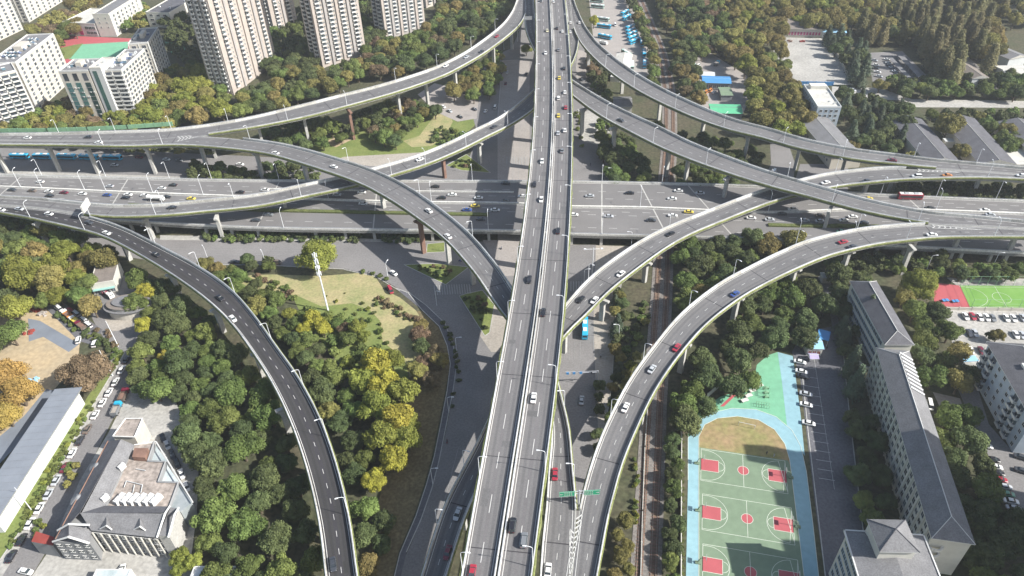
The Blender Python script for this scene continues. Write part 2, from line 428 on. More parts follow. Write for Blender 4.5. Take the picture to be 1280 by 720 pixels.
RC['R3'] = [(714,720,747,720,18.5),(719,680,754,680,18.5),(723,640,762,645,18.4),(730,612,770,610,18.2),(740,577,780,577,18),(755,538,796,538,17.8),(780,486,822,487,17.5),(812,442,852,441,17.3),(847,397,888,404,17.2),(890,362,930,372,17),(930,339,968,351,17),(972,318,1005,334,17),(1015,300.5,1040,321,17),(1072,288,1090,308.5,17),(1115,283.5,1130,303,17),(1160,280.5,1165,299.8,17),(1220,283,1222,298,17),(1280,286,1281,298,17)]
RC['R4'] = [(1281,218.5,1281,226,15.2),(1217,214,1217,223.5,15.2),(1150,211.5,1150,225.5,15),(1115,210.5,1118,227,14.8),(1073,213.5,1080,231,14.3),(1033,219,1045,235,13.8),(995,227.5,1008,243,13.5),(959,238,975,251,13.4),(930,247.5,944,262,13.3),(885,265,902,279,13.2),(846,281,865,294,13.2),(813,296,833,312,13.2),(775,319,798,338,13.2),(737,349,762,367,13.1),(705,385,732,396,13),(682,412,712,415,12.9),(655,447,682,453,12.6),(632,485,659,489,12.4),(612,522,640,524,12.2),(593,562,621,564,12.1),(571,602,602,605,12),(551,645,583,648,12),(529,715,560,718,12)]
RC['R5'] = [(0,257,0,267,15),(40,260,38,274,15),(76,264,70,282,15),(107,270.5,99,289,15),(150,285,135,299,15),(200,309,182,324,15),(250,335,225,352,15),(290,362,258,378,15),(320,399,289,404,14.8),(350,440,315,440,14.6),(378,480,342,484,14.4),(404,530,364,532,14.2),(424,590,383,585,14),(438,650,398,650,14),(448,720,407,720,14)]
RC['R7'] = [(0,246.5,0,257,15),(45,249,43,260.5,15),(85,253,82,265,15),(115,256,112,270,15),(150,258,148,273,14.8),(200,257.5,200,271,14.6),(255,252,260,266,14.5),(320,245,326,259,14.5),(370,234.5,380,248,14.5),(430,222,440,235,14.5),(470,211,480,224.5,14.5),(520,197,532,207.5,14.7),(560,180.5,575,190,14.9),(592,165,608,173,15),(624,148.5,640,157,15.2),(650,130,668,137,15.6),(678,102,698,108,16.3),(700,70,716,80,17.2),(708,48,723,50,18),(708,25,722,25,18.3),(706,0,713,0,18.5)]
RC['R6'] = [(667,0,655,0,21.5),(669,20,655,20,21.4),(672,45,657,38,21.2),(682,68,667,62,21),(697,88,682,87,20.6),(720,105.5,708,113.5,20.4),(765,131,752,148,20.2),(815,155,800,174,20),(860,178.5,846,195,20),(915,200,905,217,19.6),(960,216,950,231.5,19),(1010,231,1003,245.5,18.4),(1085,251,1080,266.5,17.6),(1160,266,1155,280,17.1),(1220,272,1220,283,17),(1280,278,1280,286,17)]
RC['R8'] = [(1280,211,1280,218.5,15.2),(1222,206,1222,214,15.2),(1167,200.5,1167,211.5,15.3),(1120,195,1120,206.5,15.6),(1067,187.5,1060,200,16),(1007,176,1000,187.5,16.5),(960,162.5,953,174,17),(915,150,907,163,17.4),(865,130,856,144,17.8),(815,104.5,803,119,18),(775,79,761,90,18.2),(745,52,733,64,18.3),(727,25,722,47,18.4),(721,10,714,20,18.5),(717,0,712,0,18.5)]
for k in RC:
    c = RC[k]
    if k not in ('X',): c = extend(extend(c, True, 1.2 if k in('R1','R6') else .8), False, .8)
    RC[k] = c
V = viaduct
V('R1', RC['R1'], 'north west ramp on tall slim piers sweeping past the apartment towers and the woods', lp=[(2, 12.6)])
V('R2', RC['R2'], 'high ramp from the bottom centre curving under the main viaduct to the left edge', rp=[(3, 17.6)], zo=.03)
V('R3', RC['R3'], 'wide curved ramp over the railway running from the green gantry sign to the east edge', lp=[(3, 16)])
V('R4', RC['R4'], 'low east ramp diving under the main viaduct and emerging along its shaded left side', 'asphalt', rp=[(3.2, 99)], zo=.03)
V('R5', RC['R5'], 'south west ramp with the darkest new asphalt curving through the woods to the bottom edge', 'asphalt_new', lp=[(4, 99)])
V('R7', RC['R7'], 'low western ramp crossing the cross highway and passing under the main viaduct to the top', rp=[(4, 19)], zo=.03)
V('R6', RC['R6'], 'inner north east ramp crossing the railway from the main viaduct to the right edge', rp=[(2, 14)], zo=.03)
V('R8', RC['R8'], 'outer north east ramp running past the bus depot and the market roofs', lp=[(3, 13)])
PIERS = [('R1',326,182),('R1',387,181),('R1',442.5,174,'rust_clad'),('R1',489,142),('R1',535,130),('R1',571,122),('R1',607,86),('R1',640,62),
('R2',19,206),('R2',75,214),('R2',132,210),('R2',195,217),('R2',260,212),('R1',270,197),('R2',330,226),('R2',404,227),('R2',482,272),('R2',530,316,'rust_clad'),('R2',562,330),('R2',592,355),
('R7',279,297),('R7',360,271),('R7',556,222,'rust_clad'),('R7',192,298),('R7',600,204),
('R5',60,305),('R5',103,308),('R5',163,325),('R5',225,370),('R5',280,415),('R5',330,470),('R5',362,540),('R5',385,610),('R5',402,690),
('R3',1051,345),('R3',1126,342),('R3',985,368),('R3',1187,322),('R3',1255,325),('R3',915,405),('R3',850,465),('R3',800,530),('R3',768,610),('R3',735,700),
('R4',805,352),('R4',752,400),('R6',812,228),('R6',856,230),('R6',766,195),('R6',727,172),('R8',777,117),('R8',823,150),('R8',876,177),('R8',930,200),('R8',993,212),('R8',1050,222),('R8',1110,240),('R8',1215,245),('R8',735,92),('R4',705,440),('R4',600,600),('R4',580,660),('R2',700,560),('R2',690,650)]
for p in PIERS:
    R = ROADS[p[0]]; pier(R, p[1], p[2], 0, mat_=p[3] if len(p) > 3 else 'concrete', label='pier with reddish brown cladding' if len(p) > 3 else None)
for k, x, y in (('R6', 905, 246), ('R6', 1031, 284), ('R4', 1092, 251), ('R3', 1115, 283)):
    pier(ROADS[k], x, y, 0, z0=6.0)
# hazard chevrons between two merging carriageways
def chevrons(Ra, pts, z, n, parent):
    b = MB(); (ax, ay), (bx, by), (cx, cy) = pts       # wide end left, wide end right, tip
    A, B, T = G(ax, ay, z), G(bx, by, z), G(cx, cy, z); ax_ = (T-(A+B)/2); 
    def seg(p, q, wd=.28):
        t = (q-p).normalized(); nn = Vector((-t.y, t.x, 0))*wd/2; f = [p-nn, q-nn, q+nn, p+nn]; b.face(f)
    seg(A, T); seg(B, T)
    for i in range(n):
        f = i/n; p = A.lerp(T, f); q = B.lerp(T, f); mdl = (p+q)/2 + ax_.normalized()*min(1.6, (p-q).length*.45)
        seg(p, mdl, .4); seg(mdl, q, .4)
    o = b.build('hazard_chevrons', 'paint', parent); return o
zz = .06
chevrons(None, [(713,643),(728,643),(711.5,725)], 18.45+zz+.1, 12, ROADS['R3'].root)
chevrons(None, [(222,170.5),(222,176.5),(258,168.5)], 19.05+zz+.1, 8, ROADS['R2'].root)
chevrons(None, [(1165,281),(1165,285),(1230,287.5)], 17.0+zz+.08, 9, ROADS['R3'].root)
chevrons(None, [(1147,211),(1147,214.5),(1200,215.5)], 15.1+zz+.1, 9, ROADS['R4'].root)

mk('moss_dark', (.075, .10, .03), .95, col2=(.13, .14, .05), scale=.5, scale2=1.5, var=.25)
# ================================================================== cross highway (low deck, z = 6)
HN = [(-160,212),(0,219.5),(160,223.5),(320,226.5),(500,227),(640,227.5),(715,228),(800,229.5),(960,234.5),(1100,244.5),(1280,252),(1450,258)]
HM = [(-160,228),(0,234),(160,241),(320,247),(500,253),(640,254.8),(715,259),(800,260),(960,266),(1100,262),(1280,268),(1450,274)]
HS = [(-160,243),(0,250),(160,257),(320,263),(500,267),(640,269.5),(715,272),(800,275),(960,282),(1100,284),(1280,290),(1450,296)]
HF = [(-160,262),(0,268),(160,278),(320,286),(500,289),(640,290),(715,294),(800,296),(960,300.5),(1100,308),(1280,317.5),(1450,324)]
ZH = 6.0
hw = empty('highway_overpass', (0,0,0), 0, 'long low cross highway carrying dense traffic from left to right edge beneath the ramps', 'highway')
def hline(P, n=8):
    return [q[1] for q in crom([tuple(G(x, y, ZH)[:2]) for x, y in P], 12)]
LN, LM, LS, LF = hline(HN), hline(HM), hline(HS), hline(HF)
def zip_strip(mb, A, B, z, z2=None, mi=0):
    """surface between two plan polylines"""
    n = 160
    def samp(L, t):
        k = t*(len(L)-1); i = min(int(k), len(L)-2); f = k-i
        return Vector((L[i][0]*(1-f)+L[i+1][0]*f, L[i][1]*(1-f)+L[i+1][1]*f))
    for i in range(n):
        a0, a1, b0, b1 = samp(A, i/n), samp(A, (i+1)/n), samp(B, i/n), samp(B, (i+1)/n)
        if z2 is None: mb.face([(b0.x,b0.y,z),(b1.x,b1.y,z),(a1.x,a1.y,z),(a0.x,a0.y,z)], mi)
        else:
            mb.face([(b0.x,b0.y,z2),(b1.x,b1.y,z2),(a1.x,a1.y,z2),(a0.x,a0.y,z2)], mi)
            mb.face([(a0.x,a0.y,z),(a1.x,a1.y,z),(b1.x,b1.y,z),(b0.x,b0.y,z)], mi)
            mb.face([(b0.x,b0.y,z),(b1.x,b1.y,z),(b1.x,b1.y,z2),(b0.x,b0.y,z2)], mi)
            mb.face([(a1.x,a1.y,z),(a0.x,a0.y,z),(a0.x,a0.y,z2),(a1.x,a1.y,z2)], mi)
def off(L, d):
    """polyline moved sideways, positive = north"""
    o = []
    for i, p in enumerate(L):
        a = L[max(i-1, 0)]; b = L[min(i+1, len(L)-1)]; t = Vector((b[0]-a[0], b[1]-a[1])).normalized(); o.append((p[0]-t.y*d, p[1]+t.x*d))
    return o
b = MB(); zip_strip(b, LN, LF, 4.6, 5.95); b.build('deck', 'concrete_deck', hw)
b = MB(); zip_strip(b, off(LN, -.4), off(LF, .4), 6.0); b.build('road_surface', 'asphalt_highway', hw)
def part(L, xa, xb):
    return [p for p in L if xa <= p[0] <= xb]
XW = G(612, 265, 6).x; XE = G(955, 282, 6).x; XE2 = G(1150, 284, 6).x; XL = G(150, 262, 6).x
for seg in (part(LS, XL, XW), part(LS, XE, XE2)):
    b = MB(); nn = len(seg)
    for i in range(nn-1):
        a_, c_ = off(seg, 1.1), off(seg, -1.1); j0 = noise.noise(Vector((seg[i][0]*.4, 0, 0)))*.3; j1 = noise.noise(Vector((seg[i+1][0]*.4, 0, 0)))*.3
        for k in range(6):
            t0, t1 = k/6, (k+1)/6; L_ = lambda P, t: (P[i][0]*(1-t)+P[i+1][0]*t, P[i][1]*(1-t)+P[i+1][1]*t)
            h0, h1 = 6.8+noise.noise(Vector((L_(seg, t0)[0]*.9, 3, 0)))*.5, 6.8+noise.noise(Vector((L_(seg, t1)[0]*.9, 3, 0)))*.5
            b.face([(*L_(c_, t0), 6.01), (*L_(c_, t1), 6.01), (*L_(c_, t1), h1), (*L_(c_, t0), h0)]); b.face([(*L_(c_, t0), h0), (*L_(c_, t1), h1), (*L_(a_, t1), h1), (*L_(a_, t0), h0)]); b.face([(*L_(a_, t0), h0), (*L_(a_, t1), h1), (*L_(a_, t1), 6.01), (*L_(a_, t0), 6.01)])
    b.build('planted_divider', 'moss_dark', hw)
for L, h, d0, d1, nm in ((LN, 1.0, 0, -.5, 'parapet'), (LF, 1.0, .5, 0, 'parapet'), (LM, .9, .45, -.45, 'median_barrier')):
    b = MB(); zip_strip(b, off(L, d0), off(L, d1), 4.7 if nm == 'parapet' else 5.98, 6+h); b.build(nm, 'concrete_pale', hw)
for L in (LN, LF):
    b = MB()
    for k in (7.15, 7.4): zip_strip(b, off(L, .3 if L is LF else -.2), off(L, .2 if L is LF else -.3), k, k+.06)
    b.build('railing', 'steel', hw)
def mix(A, B, t):
    """line between two edges, fraction t"""
    n = 200
    def samp(L, q):
        k = q*(len(L)-1); i = min(int(k), len(L)-2); f = k-i; return (L[i][0]*(1-f)+L[i+1][0]*f, L[i][1]*(1-f)+L[i+1][1]*f)
    return [tuple(a*(1-t)+c*t for a, c in zip(samp(A, i/n), samp(B, i/n))) for i in range(n+1)]
def lane_dash(mb, L, z, wd=.2, on=4, per=10, x0=-1e9, x1=1e9, solid=False, ph=0):
    dist = ph
    for i in range(len(L)-1):
        a, c = Vector(L[i]), Vector(L[i+1]); seg = (c-a).length; t = (c-a)/seg; nn = Vector((-t.y, t.x))*wd/2; s = 0
        while s < seg:
            phs = (dist+s) % per; rem = min(seg-s, (on-phs) if phs < on else (per-phs))
            rem = max(rem, .01)
            if (solid or phs < on) and x0 < a.x < x1:
                p, q = a+t*s, a+t*(s+rem); mb.face([(*(p-nn), z), (*(q-nn), z), (*(q+nn), z), (*(p+nn), z)])
            s += rem
        dist += seg
LB2 = part(mix(LN, LM, .5), G(330, 240, 6).x, G(645, 240, 6).x)
b = MB(); L2 = [(p[0], p[1]) for p in LB2]
for i in range(len(L2)-1):
    a_, c_ = off(L2, .25), off(L2, -.25)
    b.face([(*c_[i], 6.8), (*c_[i+1], 6.8), (*a_[i+1], 6.8), (*a_[i], 6.8)]); b.face([(*c_[i], 6.0), (*c_[i+1], 6.0), (*c_[i+1], 6.8), (*c_[i], 6.8)]); b.face([(*a_[i], 6.8), (*a_[i+1], 6.8), (*a_[i+1], 6.0), (*a_[i], 6.0)])
b.build('lane_barrier', 'concrete_pale', hw)
b = MB()
for t in (.36, .66): lane_dash(b, mix(LN, LM, t), 6.02)
for t in (.38, .68): lane_dash(b, mix(LM, LS, t), 6.02)
lane_dash(b, mix(LS, LF, .55), 6.02)
for L, d in ((LN, -.9), (LM, .8), (LM, -.8), (LF, .9)): lane_dash(b, off(L, d), 6.02, solid=True)
lane_dash(b, LS, 6.02, x1=-150, solid=True)
b.build('lane_marking', 'paint', hw)
for px in (10, 155, 740, 806, 872, 1120, 1240, 340, 480):
    a = G(px, 230, ZH); 
    i = min(range(len(LN)), key=lambda k: abs(LN[k][0]-a.x)); j = min(range(len(LF)), key=lambda k: abs(LF[k][0]-a.x)-0)
    p, q = Vector(LN[i]), Vector(LF[j]); t = (q-p).normalized(); nn = Vector((-t.y, t.x))*.3; b = MB()
    b.face([(*(p+t-nn), 6.014), (*(q-t-nn), 6.014), (*(q-t+nn), 6.014), (*(p+t+nn), 6.014)]); b.build('expansion_joint', 'concrete', hw)
for px in range(-60, 1400, 45):
    if 560 < px < 640 and False: continue
    b = MB()
    for L, t in ((LN, 1.5), (LM, 0), (LF, -1.5)):
        a = G(px, 260, ZH); i = min(range(len(L)), key=lambda k: abs(L[k][0]-a.x)); b.box((L[i][0], L[i][1]-t, -.3), (1.3, 1.3, 4.95), 0)
    b.build('pier', 'concrete', hw)

# ================================================================== ground sheets
g_ = MB(); g_.face([(-1310, -420, 0), (1310, -420, 0), (1310, 1620, 0), (-1310, 1620, 0)])
tag(g_.build('ground', 'soil'), kind='structure')
S = sheet
S('road', [(-60,184),(160,188),(330,196),(470,206),(600,200),(640,200),(668,235),(330,240),(-60,225)], 'asphalt_street', .03)
S('pavement', [(-60,211),(0,213.5),(200,220),(330,224),(330,236),(-60,226)], 'paving_pale', .05)
S('road', [(606,75),(640,60),(655,25),(700,0),(712,0),(712,60),(705,240),(545,240),(585,200),(598,170),(592,150),(598,128)], 'asphalt_street', .06)
S('plaza', [(628,76),(662,74),(662,330),(622,330),(622,150)], 'paving_pink', .08)
S('parking_area', [(522,118),(543,104),(560,108),(598,126),(596,148),(572,152),(545,140)], 'paving_pink', .08)
S('road', [(690,40),(722,45),(742,85),(748,110),(764,140),(766,180),(762,240),(690,240)], 'asphalt_street', .06)
S('pavement', [(722,62),(738,66),(741,97),(720,97)], 'paving_pink', .08)
S('pavement', [(722,136),(745,140),(762,160),(764,186),(728,176)], 'paving_pale', .08)
S('depot_yard', [(733,-30),(775,-30),(800,20),(820,70),(822,110),(790,104),(764,86),(742,52)], 'paving_pink', .06)
S('road', [(-60,262),(110,272),(205,300),(330,300.5),(430,301),(640,302),(712,302),(712,480),(640,490),(606,560),(575,640),(535,730),(490,730),(514,680),(530,640),(546,590),(556,545),(565,500),(566,450),(556,420),(545,402),(525,385),(500,362),(470,345),(430,336),(330,331),(215,330),(140,318),(-60,296)], 'asphalt_street', .03)
S('pavement', [(200,294),(430,297),(500,300),(500,303),(430,301.5),(200,300)], 'paving_pale', .06)
S('plaza', [(690,305),(792,308),(778,345),(770,400),(767,440),(765,480),(758,525),(752,565),(742,620),(690,640)], 'paving', .04)
S('road', [(688,306),(745,306),(742,400),(744,470),(748,540),(742,600),(730,650),(690,650)], 'asphalt_street', .055)
S('plaza', [(603,300),(650,300),(650,345),(628,345)], 'paving_pink', .06)
S('plaza', [(612,368),(640,375),(640,420),(628,440),(614,440),(600,420)], 'paving', .06)
S('pavement', [(494,360),(510,365),(533,382),(556,404),(566,430),(571,455),(566,490),(558,530),(549,575),(540,610),(526,650),(508,690),(500,725),(492,725),(500,692),(520,645),(533,606),(543,570),(551,530),(559,488),(563,455),(559,432),(549,408),(527,387)], 'asphalt_lot', .06)
# park
mk('brown_grass', (.155, .125, .065), .95, .25, .15, scale2=1)
S('lawn', [(508,392),(527,388),(549,410),(560,436),(562,458),(556,492),(548,530),(540,570),(530,606),(517,645),(498,690),(490,725),(455,725),(470,640),(490,560),(500,480)], 'brown_grass', .02)
S('lawn', [(290,345),(340,343),(400,345),(465,340),(480,362),(500,372),(520,388),(530,405),(528,440),(520,465),(512,472),(508,455),(495,441),(478,426),(475,401),(463,388),(440,379),(402,383),(370,369),(340,366),(300,357)], 'dry_lawn', .03)
S('lawn', [(362,364),(402,383),(440,379),(463,388),(475,401),(478,426),(495,441),(508,455),(512,480),(480,500),(420,450),(380,400)], 'green_lawn', .025)
S('lawn', [(505,331),(545,329),(586,334),(557,356)], 'green_lawn', .09)
S('lawn', [(574,370),(584,367),(603,363),(618,381),(612,416),(606,420)], 'green_lawn', .09)
S('lawn', [(534,305),(556,303),(556,315),(533,316)], 'green_lawn', .09)
S('lawn', [(558,207),(583,193),(613,216),(577,213)], 'green_lawn', .09)
S('lawn', [(380,178),(600,120),(610,140),(575,175),(540,192),(500,200),(380,200)], 'green_lawn', .02)
S('lawn', [(524,170),(545,142),(560,140),(566,152),(558,168),(540,182),(515,184),(504,176)], 'dry_lawn', .03)
S('pavement', [(430,196),(500,192),(535,190),(470,208),(410,203)], 'paving', .05)
S('pavement', [(400,178),(440,166),(445,172),(420,184)], 'sand', .05)
# railway
tr = [(772,-60),(790,-20),(803,10),(815,38),(825,64),(832,92),(836,120),(837,150),(836,190),(833,230),(830,300),(828,350),(825,400),(822,450),(818,500),(815,560),(812,620),(809,680),(806,740)]
TW = crom([tuple(G(x, y, 0)[:2])+(0.,) for x, y in tr], 6)
TL = [q[1][:2] for q in TW]
b = MB(); zip_strip(b, off(TL, -4.6), off(TL, 4.6), -.01, .16); tag(b.build('railway_bed', 'ballast'), kind='structure')
for cx, lab in ((-2.1, 'western railway track with rusty sleepers beside the elevated ramp'), (2.1, 'eastern railway track beside the hedge of the sports ground')):
    rt = empty('railway_track', (0, 0, 0), 0, lab, 'railway track', 'railway tracks')
    b = MB(); zip_strip(b, off(TL, -cx-1.15), off(TL, -cx+1.15), .17); b.build('track_bed', 'track_rust', rt)
    for rr in (-.72, .72):
        b = MB(); zip_strip(b, off(TL, -cx*1+rr-.06), off(TL, -cx*1+rr+.06), .26, .42); b.build('rail', 'rail_steel', rt)
    b = MB(); C_ = off(TL, -cx)
    acc = 0
    for i in range(len(C_)-1):
        a, c = Vector(C_[i]), Vector(C_[i+1]); L = (c-a).length; ang = math.atan2((c-a).y, (c-a).x); s = acc
        while s < L:
            p = a+(c-a)*(s/L); b.box((p.x, p.y, .15), (.35, 2.5, .12), ang); s += 1.2
        acc = s-L
    b.build('sleepers', 'rust_clad', rt)
# campus, sports ground
S('road', [(1022,346),(1037,343),(1046,390),(1052,420),(1062,520),(1088,740),(1034,740),(1020,640),(1008,540),(1000,470),(990,440),(1003,415),(1040,408),(1036,380)], 'asphalt_lot', .03)
mk('court_green', (.165, .225, .15), .85, .06, .10, scale2=.5)
mk('court_teal', (.16, .38, .24), .85, .06, .10, scale2=.5)
mk('track_blue', (.23, .385, .43), .85, .06, .10, scale2=.5)
mk('court_red', (.38, .09, .10), .8, .08, .2)
mk('field_green', (.12, .26, .05), .9, col2=(.17, .32, .08), scale=.15, var=.1)
mk('field_dirt', (.30, .21, .12), .95, col2=(.19, .21, .07), scale=.07, scale2=.6, var=.15)
mk('line_pale', (.62, .66, .56), .8, .05, .5)
S('playground', [(972,440),(960,444),(946,456),(942,478),(926,488),(900,496),(868,520),(860,545),(990,545),(984,500)], 'court_teal', .03)
S('playground', [(972,440),(991,445),(996,482),(1001,520),(1006,570),(1000,560),(984,534),(977,474)], 'track_blue', .045)
S('running_track', [(857,745),(860,600),(860,548),(868,530),(886,517),(915,510.5),(945,512),(970,521),(990,538),(1001,558),(1008,590),(1016,655),(1026,745)], 'track_blue', .06)
S('sports_field', [(873,745),(873.5,546),(881,531),(897,523),(922,520.5),(948,525),(968,537),(981,555),(987,575),(1008,745)], 'field_dirt', .075)
S('basketball_court', [(873,745),(873.7,559),(985,575.5),(987,580),(1008,745)], 'court_green', .09)
E_ = MB()
def gline(mb, pts, z, wd=.12, closed=False):
    Q = [G(x, y, 0) if not isinstance(x, Vector) else x for x, y in pts] if not isinstance(pts[0], Vector) else pts
    if closed: Q = Q+[Q[0]]
    for a, c in zip(Q[:-1], Q[1:]):
        if (c-a).length < 1e-4: continue
        t = (c-a).normalized(); nn = Vector((-t.y, t.x, 0))*wd/2
        mb.face([(*(a-nn).xy, z), (*(c-nn).xy, z), (*(c+nn).xy, z), (*(a+nn).xy, z)])
# court axes from the painted base lines
O1 = G(874.5, 559.5); X1 = (G(984.1, 575.7)-O1).normalized(); Y1 = Vector((X1.y, -X1.x, 0))
crt = MB(); red = MB()
for i, (p, q) in enumerate((((876.5, 561), (0, 0)), ((878.0, 617.5), (0, 0)), ((878.5, 680), (0, 0)))):
    o = G(*p); Lc, Wc = 27.6, 13.4
    P = lambda a, c: o+X1*a+Y1*c
    gline(crt, [P(0, 0), P(Lc, 0), P(Lc, Wc), P(0, Wc)], .13, closed=True); gline(crt, [P(Lc/2, 0), P(Lc/2, Wc)], .13)
    c0 = P(Lc/2, Wc/2); circ = lambda c, r, a0=0, a1=2*math.pi, n=24: [c+X1*(r*math.cos(a0+(a1-a0)*k/n))+Y1*(r*math.sin(a0+(a1-a0)*k/n)) for k in range(n+1)]
    pts = [Vector((v.x, v.y, .11)) for v in circ(c0, 1.8)[:-1]]; red.face(pts[::-1]); gline(crt, circ(c0, 1.8), .13)
    for sx, b0 in ((0, 1), (Lc, -1)):
        a_, c_ = P(sx, Wc/2-2.45), P(sx+b0*5.8, Wc/2+2.45)
        q = [P(sx, Wc/2-2.45), P(sx+b0*5.8, Wc/2-2.45), P(sx+b0*5.8, Wc/2+2.45), P(sx, Wc/2+2.45)]
        f = [Vector((v.x, v.y, .11)) for v in q]; red.face(f if b0 < 0 else f[::-1]); gline(crt, q, .13, closed=True)
        a0 = -math.pi/2 if b0 > 0 else math.pi/2
        gline(crt, circ(P(sx+b0*5.8, Wc/2), 1.8, a0, a0+math.pi), .13); gline(crt, [P(sx, .5)]+circ(P(sx+b0*1.6, Wc/2), 6.25, a0*.98, a0*.98+math.pi*.98)+[P(sx, Wc-.5)], .13)
for mb, nm, mm in ((crt, 'court_lines', 'line_pale'), (red, 'court_keys', 'court_red')):
    tag(mb.build(nm, mm), kind='structure')
fl = MB()
for ln in ([(860,600),(860,548),(868,530),(886,517),(915,510.5),(945,512),(970,521),(990,538),(1001,558),(1008,590),(1016,655),(1026,745)], [(873.5,745),(873.5,546),(881,531),(897,523),(922,520.5),(948,525),(968,537),(981,555),(987,575),(1008,745)]):
    gline(fl, ln, .14, .15)
S('long_jump_runway', [(900,508),(918,491),(922,492),(905,508)], 'court_red', .07)
# east: football field, ping pong court, car parks
S('pavement', [(1183,347),(1330,349),(1330,358),(1196,357)], 'paving_pale', .05)
S('football_field', [(1200,357),(1330,357.5),(1330,386.5),(1213,385)], 'field_green', .06)
S('table_tennis_court', [(1166,353),(1200,357),(1213,385),(1168,382)], 'court_red', .07)
gline(fl, [(1205,359),(1330,359.5)], .12); gline(fl, [(1243,358),(1259,385)], .12); gline(fl, [(1215,383.5),(1330,384.5)], .12)
c0 = G(1252, 372.5); gline(fl, [c0+Vector((3.6*math.cos(k*.35), 3.6*math.sin(k*.35), 0)) for k in range(19)], .12)
c1 = G(1206, 371); gline(fl, [c1+Vector((9*math.cos(-1.35+k*.2), 7*math.sin(-1.35+k*.2), 0)) for k in range(15)], .12)
tag(fl.build('field_lines', 'line_pale'), kind='structure')
S('car_park', [(1172,386),(1330,389),(1330,470),(1225,460),(1205,455),(1186,420)], 'paving_pale', .03)
S('road', [(1190,470),(1215,462),(1236,530),(1262,560),(1330,560),(1330,740),(1310,740),(1262,640),(1232,560),(1212,520)], 'asphalt_street', .04)
S('yard', [(1166,490),(1200,498),(1208,520),(1180,520)], 'paving_pink', .045)
# north east
S('yard', [(960,46),(1036,48),(1066,106),(985,106),(974,82)], 'paving_pale', .03)
S('car_park', [(1084,66),(1128,64),(1172,108),(1092,108)], 'asphalt_street', .03)
S('road', [(1040,108),(1100,110),(1140,124),(1330,127),(1330,135),(1140,134),(1130,126),(1040,120)], 'paving_pale', .05)
S('path', [(1168,38),(1176,38),(1262,120),(1248,120)], 'paving_pink', .05)
S('road', [(962,172),(985,178),(994,205),(990,240),(945,240),(964,205)], 'asphalt_street', .05)
S('road', [(1000,205),(1060,205),(1060,240),(990,240)], 'asphalt_street', .04)
S('yard', [(862,62),(888,66),(934,95),(938,122),(925,150),(880,140),(872,112)], 'paving_pink', .05)
S('path', [(850,16),(855,16),(868,60),(866,66)], 'paving_pink', .05)
# west: street, yards
S('road', [(112,342),(166,345),(178,400),(176,440),(168,470),(152,502),(122,562),(62,682),(34,730),(-40,730),(-40,700),(60,600),(110,512),(136,468),(140,440),(116,400),(108,370)], 'asphalt_street', .03)
S('pavement', [(140,448),(156,442),(96,560),(40,660),(0,725),(-20,725),(60,600)], 'paving_pale', .05)
S('verge', [(151,437),(156,441),(120,500),(95,544),(47,632),(0,700),(-20,725),(-20,690),(40,611),(84,538),(110,495)], 'green_lawn', .07)
S('yard', [(163,486),(213,487),(224,512),(233,545),(248,590),(246,640),(238,705),(240,735),(30,735),(60,690),(100,600),(136,540),(150,512)], 'paving_pale', .045)
S('yard', [(-40,360),(45,375),(100,425),(98,448),(72,482),(40,516),(-40,590)], 'sand', .02)
S('construction_ground', [(35,398),(50,401),(99,430),(86,440),(54,421),(36,427)], 'slate', .05)
S('road', [(58,486),(72,489),(22,556),(-20,600),(-20,562),(30,520)], 'slate', .05)
S('car_park', [(48,376),(70,372),(128,412),(118,432),(98,426)], 'asphalt_lot', .04)
S('pavement', [(130,398),(166,398),(164,412),(140,414)], 'paving', .05)
# school grounds in the north west
S('running_track', [(70,44),(165,48),(165,84),(70,78)], 'court_red', .05)
S('playground', [(92,56),(160,52),(160,72),(86,74)], 'court_teal', .07)
S('playground', [(74,60),(104,54),(88,73),(74,75)], 'green_lawn', .09)
S('playground', [(206,52),(232,56),(232,66),(214,66)], 'court_teal', .05)
S('yard', [(238,26),(264,24),(266,42),(242,44)], 'paving_pale', .04)

kb = MB()
def kerb(pix, w_=.3, h_=.14):
    P = [G(x, y, 0) for x, y in pix]
    for a_, c_ in zip(P[:-1], P[1:]):
        d_ = c_-a_; kb.box(((a_.x+c_.x)/2, (a_.y+c_.y)/2, 0), (d_.length+.1, w_, h_), math.atan2(d_.y, d_.x))
for pix in ([(494,360),(510,366),(527,387),(549,408),(559,432),(563,455),(559,488),(551,530),(543,570),(533,606),(520,645),(500,692),(492,725)], [(510,365),(533,382),(556,404),(566,430),(571,455),(566,490),(558,530),(549,575),(540,610),(526,650),(508,690)], [(505,331),(545,329.5),(586,334),(557,356),(505,331)], [(574,370),(584,367),(603,363),(618,381),(612,416),(606,420),(574,370)], [(558,207),(583,193),(613,216),(577,213),(558,207)], [(534,305),(556,303),(556,315),(533,316),(534,305)],
   [(430,337),(470,346),(500,364)], [(205,330.5),(330,331.5),(430,336.5)], [(200,298.5),(430,301.5),(560,302)], [(758,525),(765,480),(767,440),(770,400),(778,345)], [(742,620),(752,565),(758,525)], [(156,441),(120,500),(95,544),(47,632),(0,700)], [(1052,420),(1062,520),(1088,740)], [(1003,470),(1010,540),(1022,640),(1034,740)], [(622,150),(628,76),(662,74)], [(718,62),(722,97),(730,140)]):
    kerb(pix)
tag(kb.build('kerbs', 'concrete'), kind='structure')
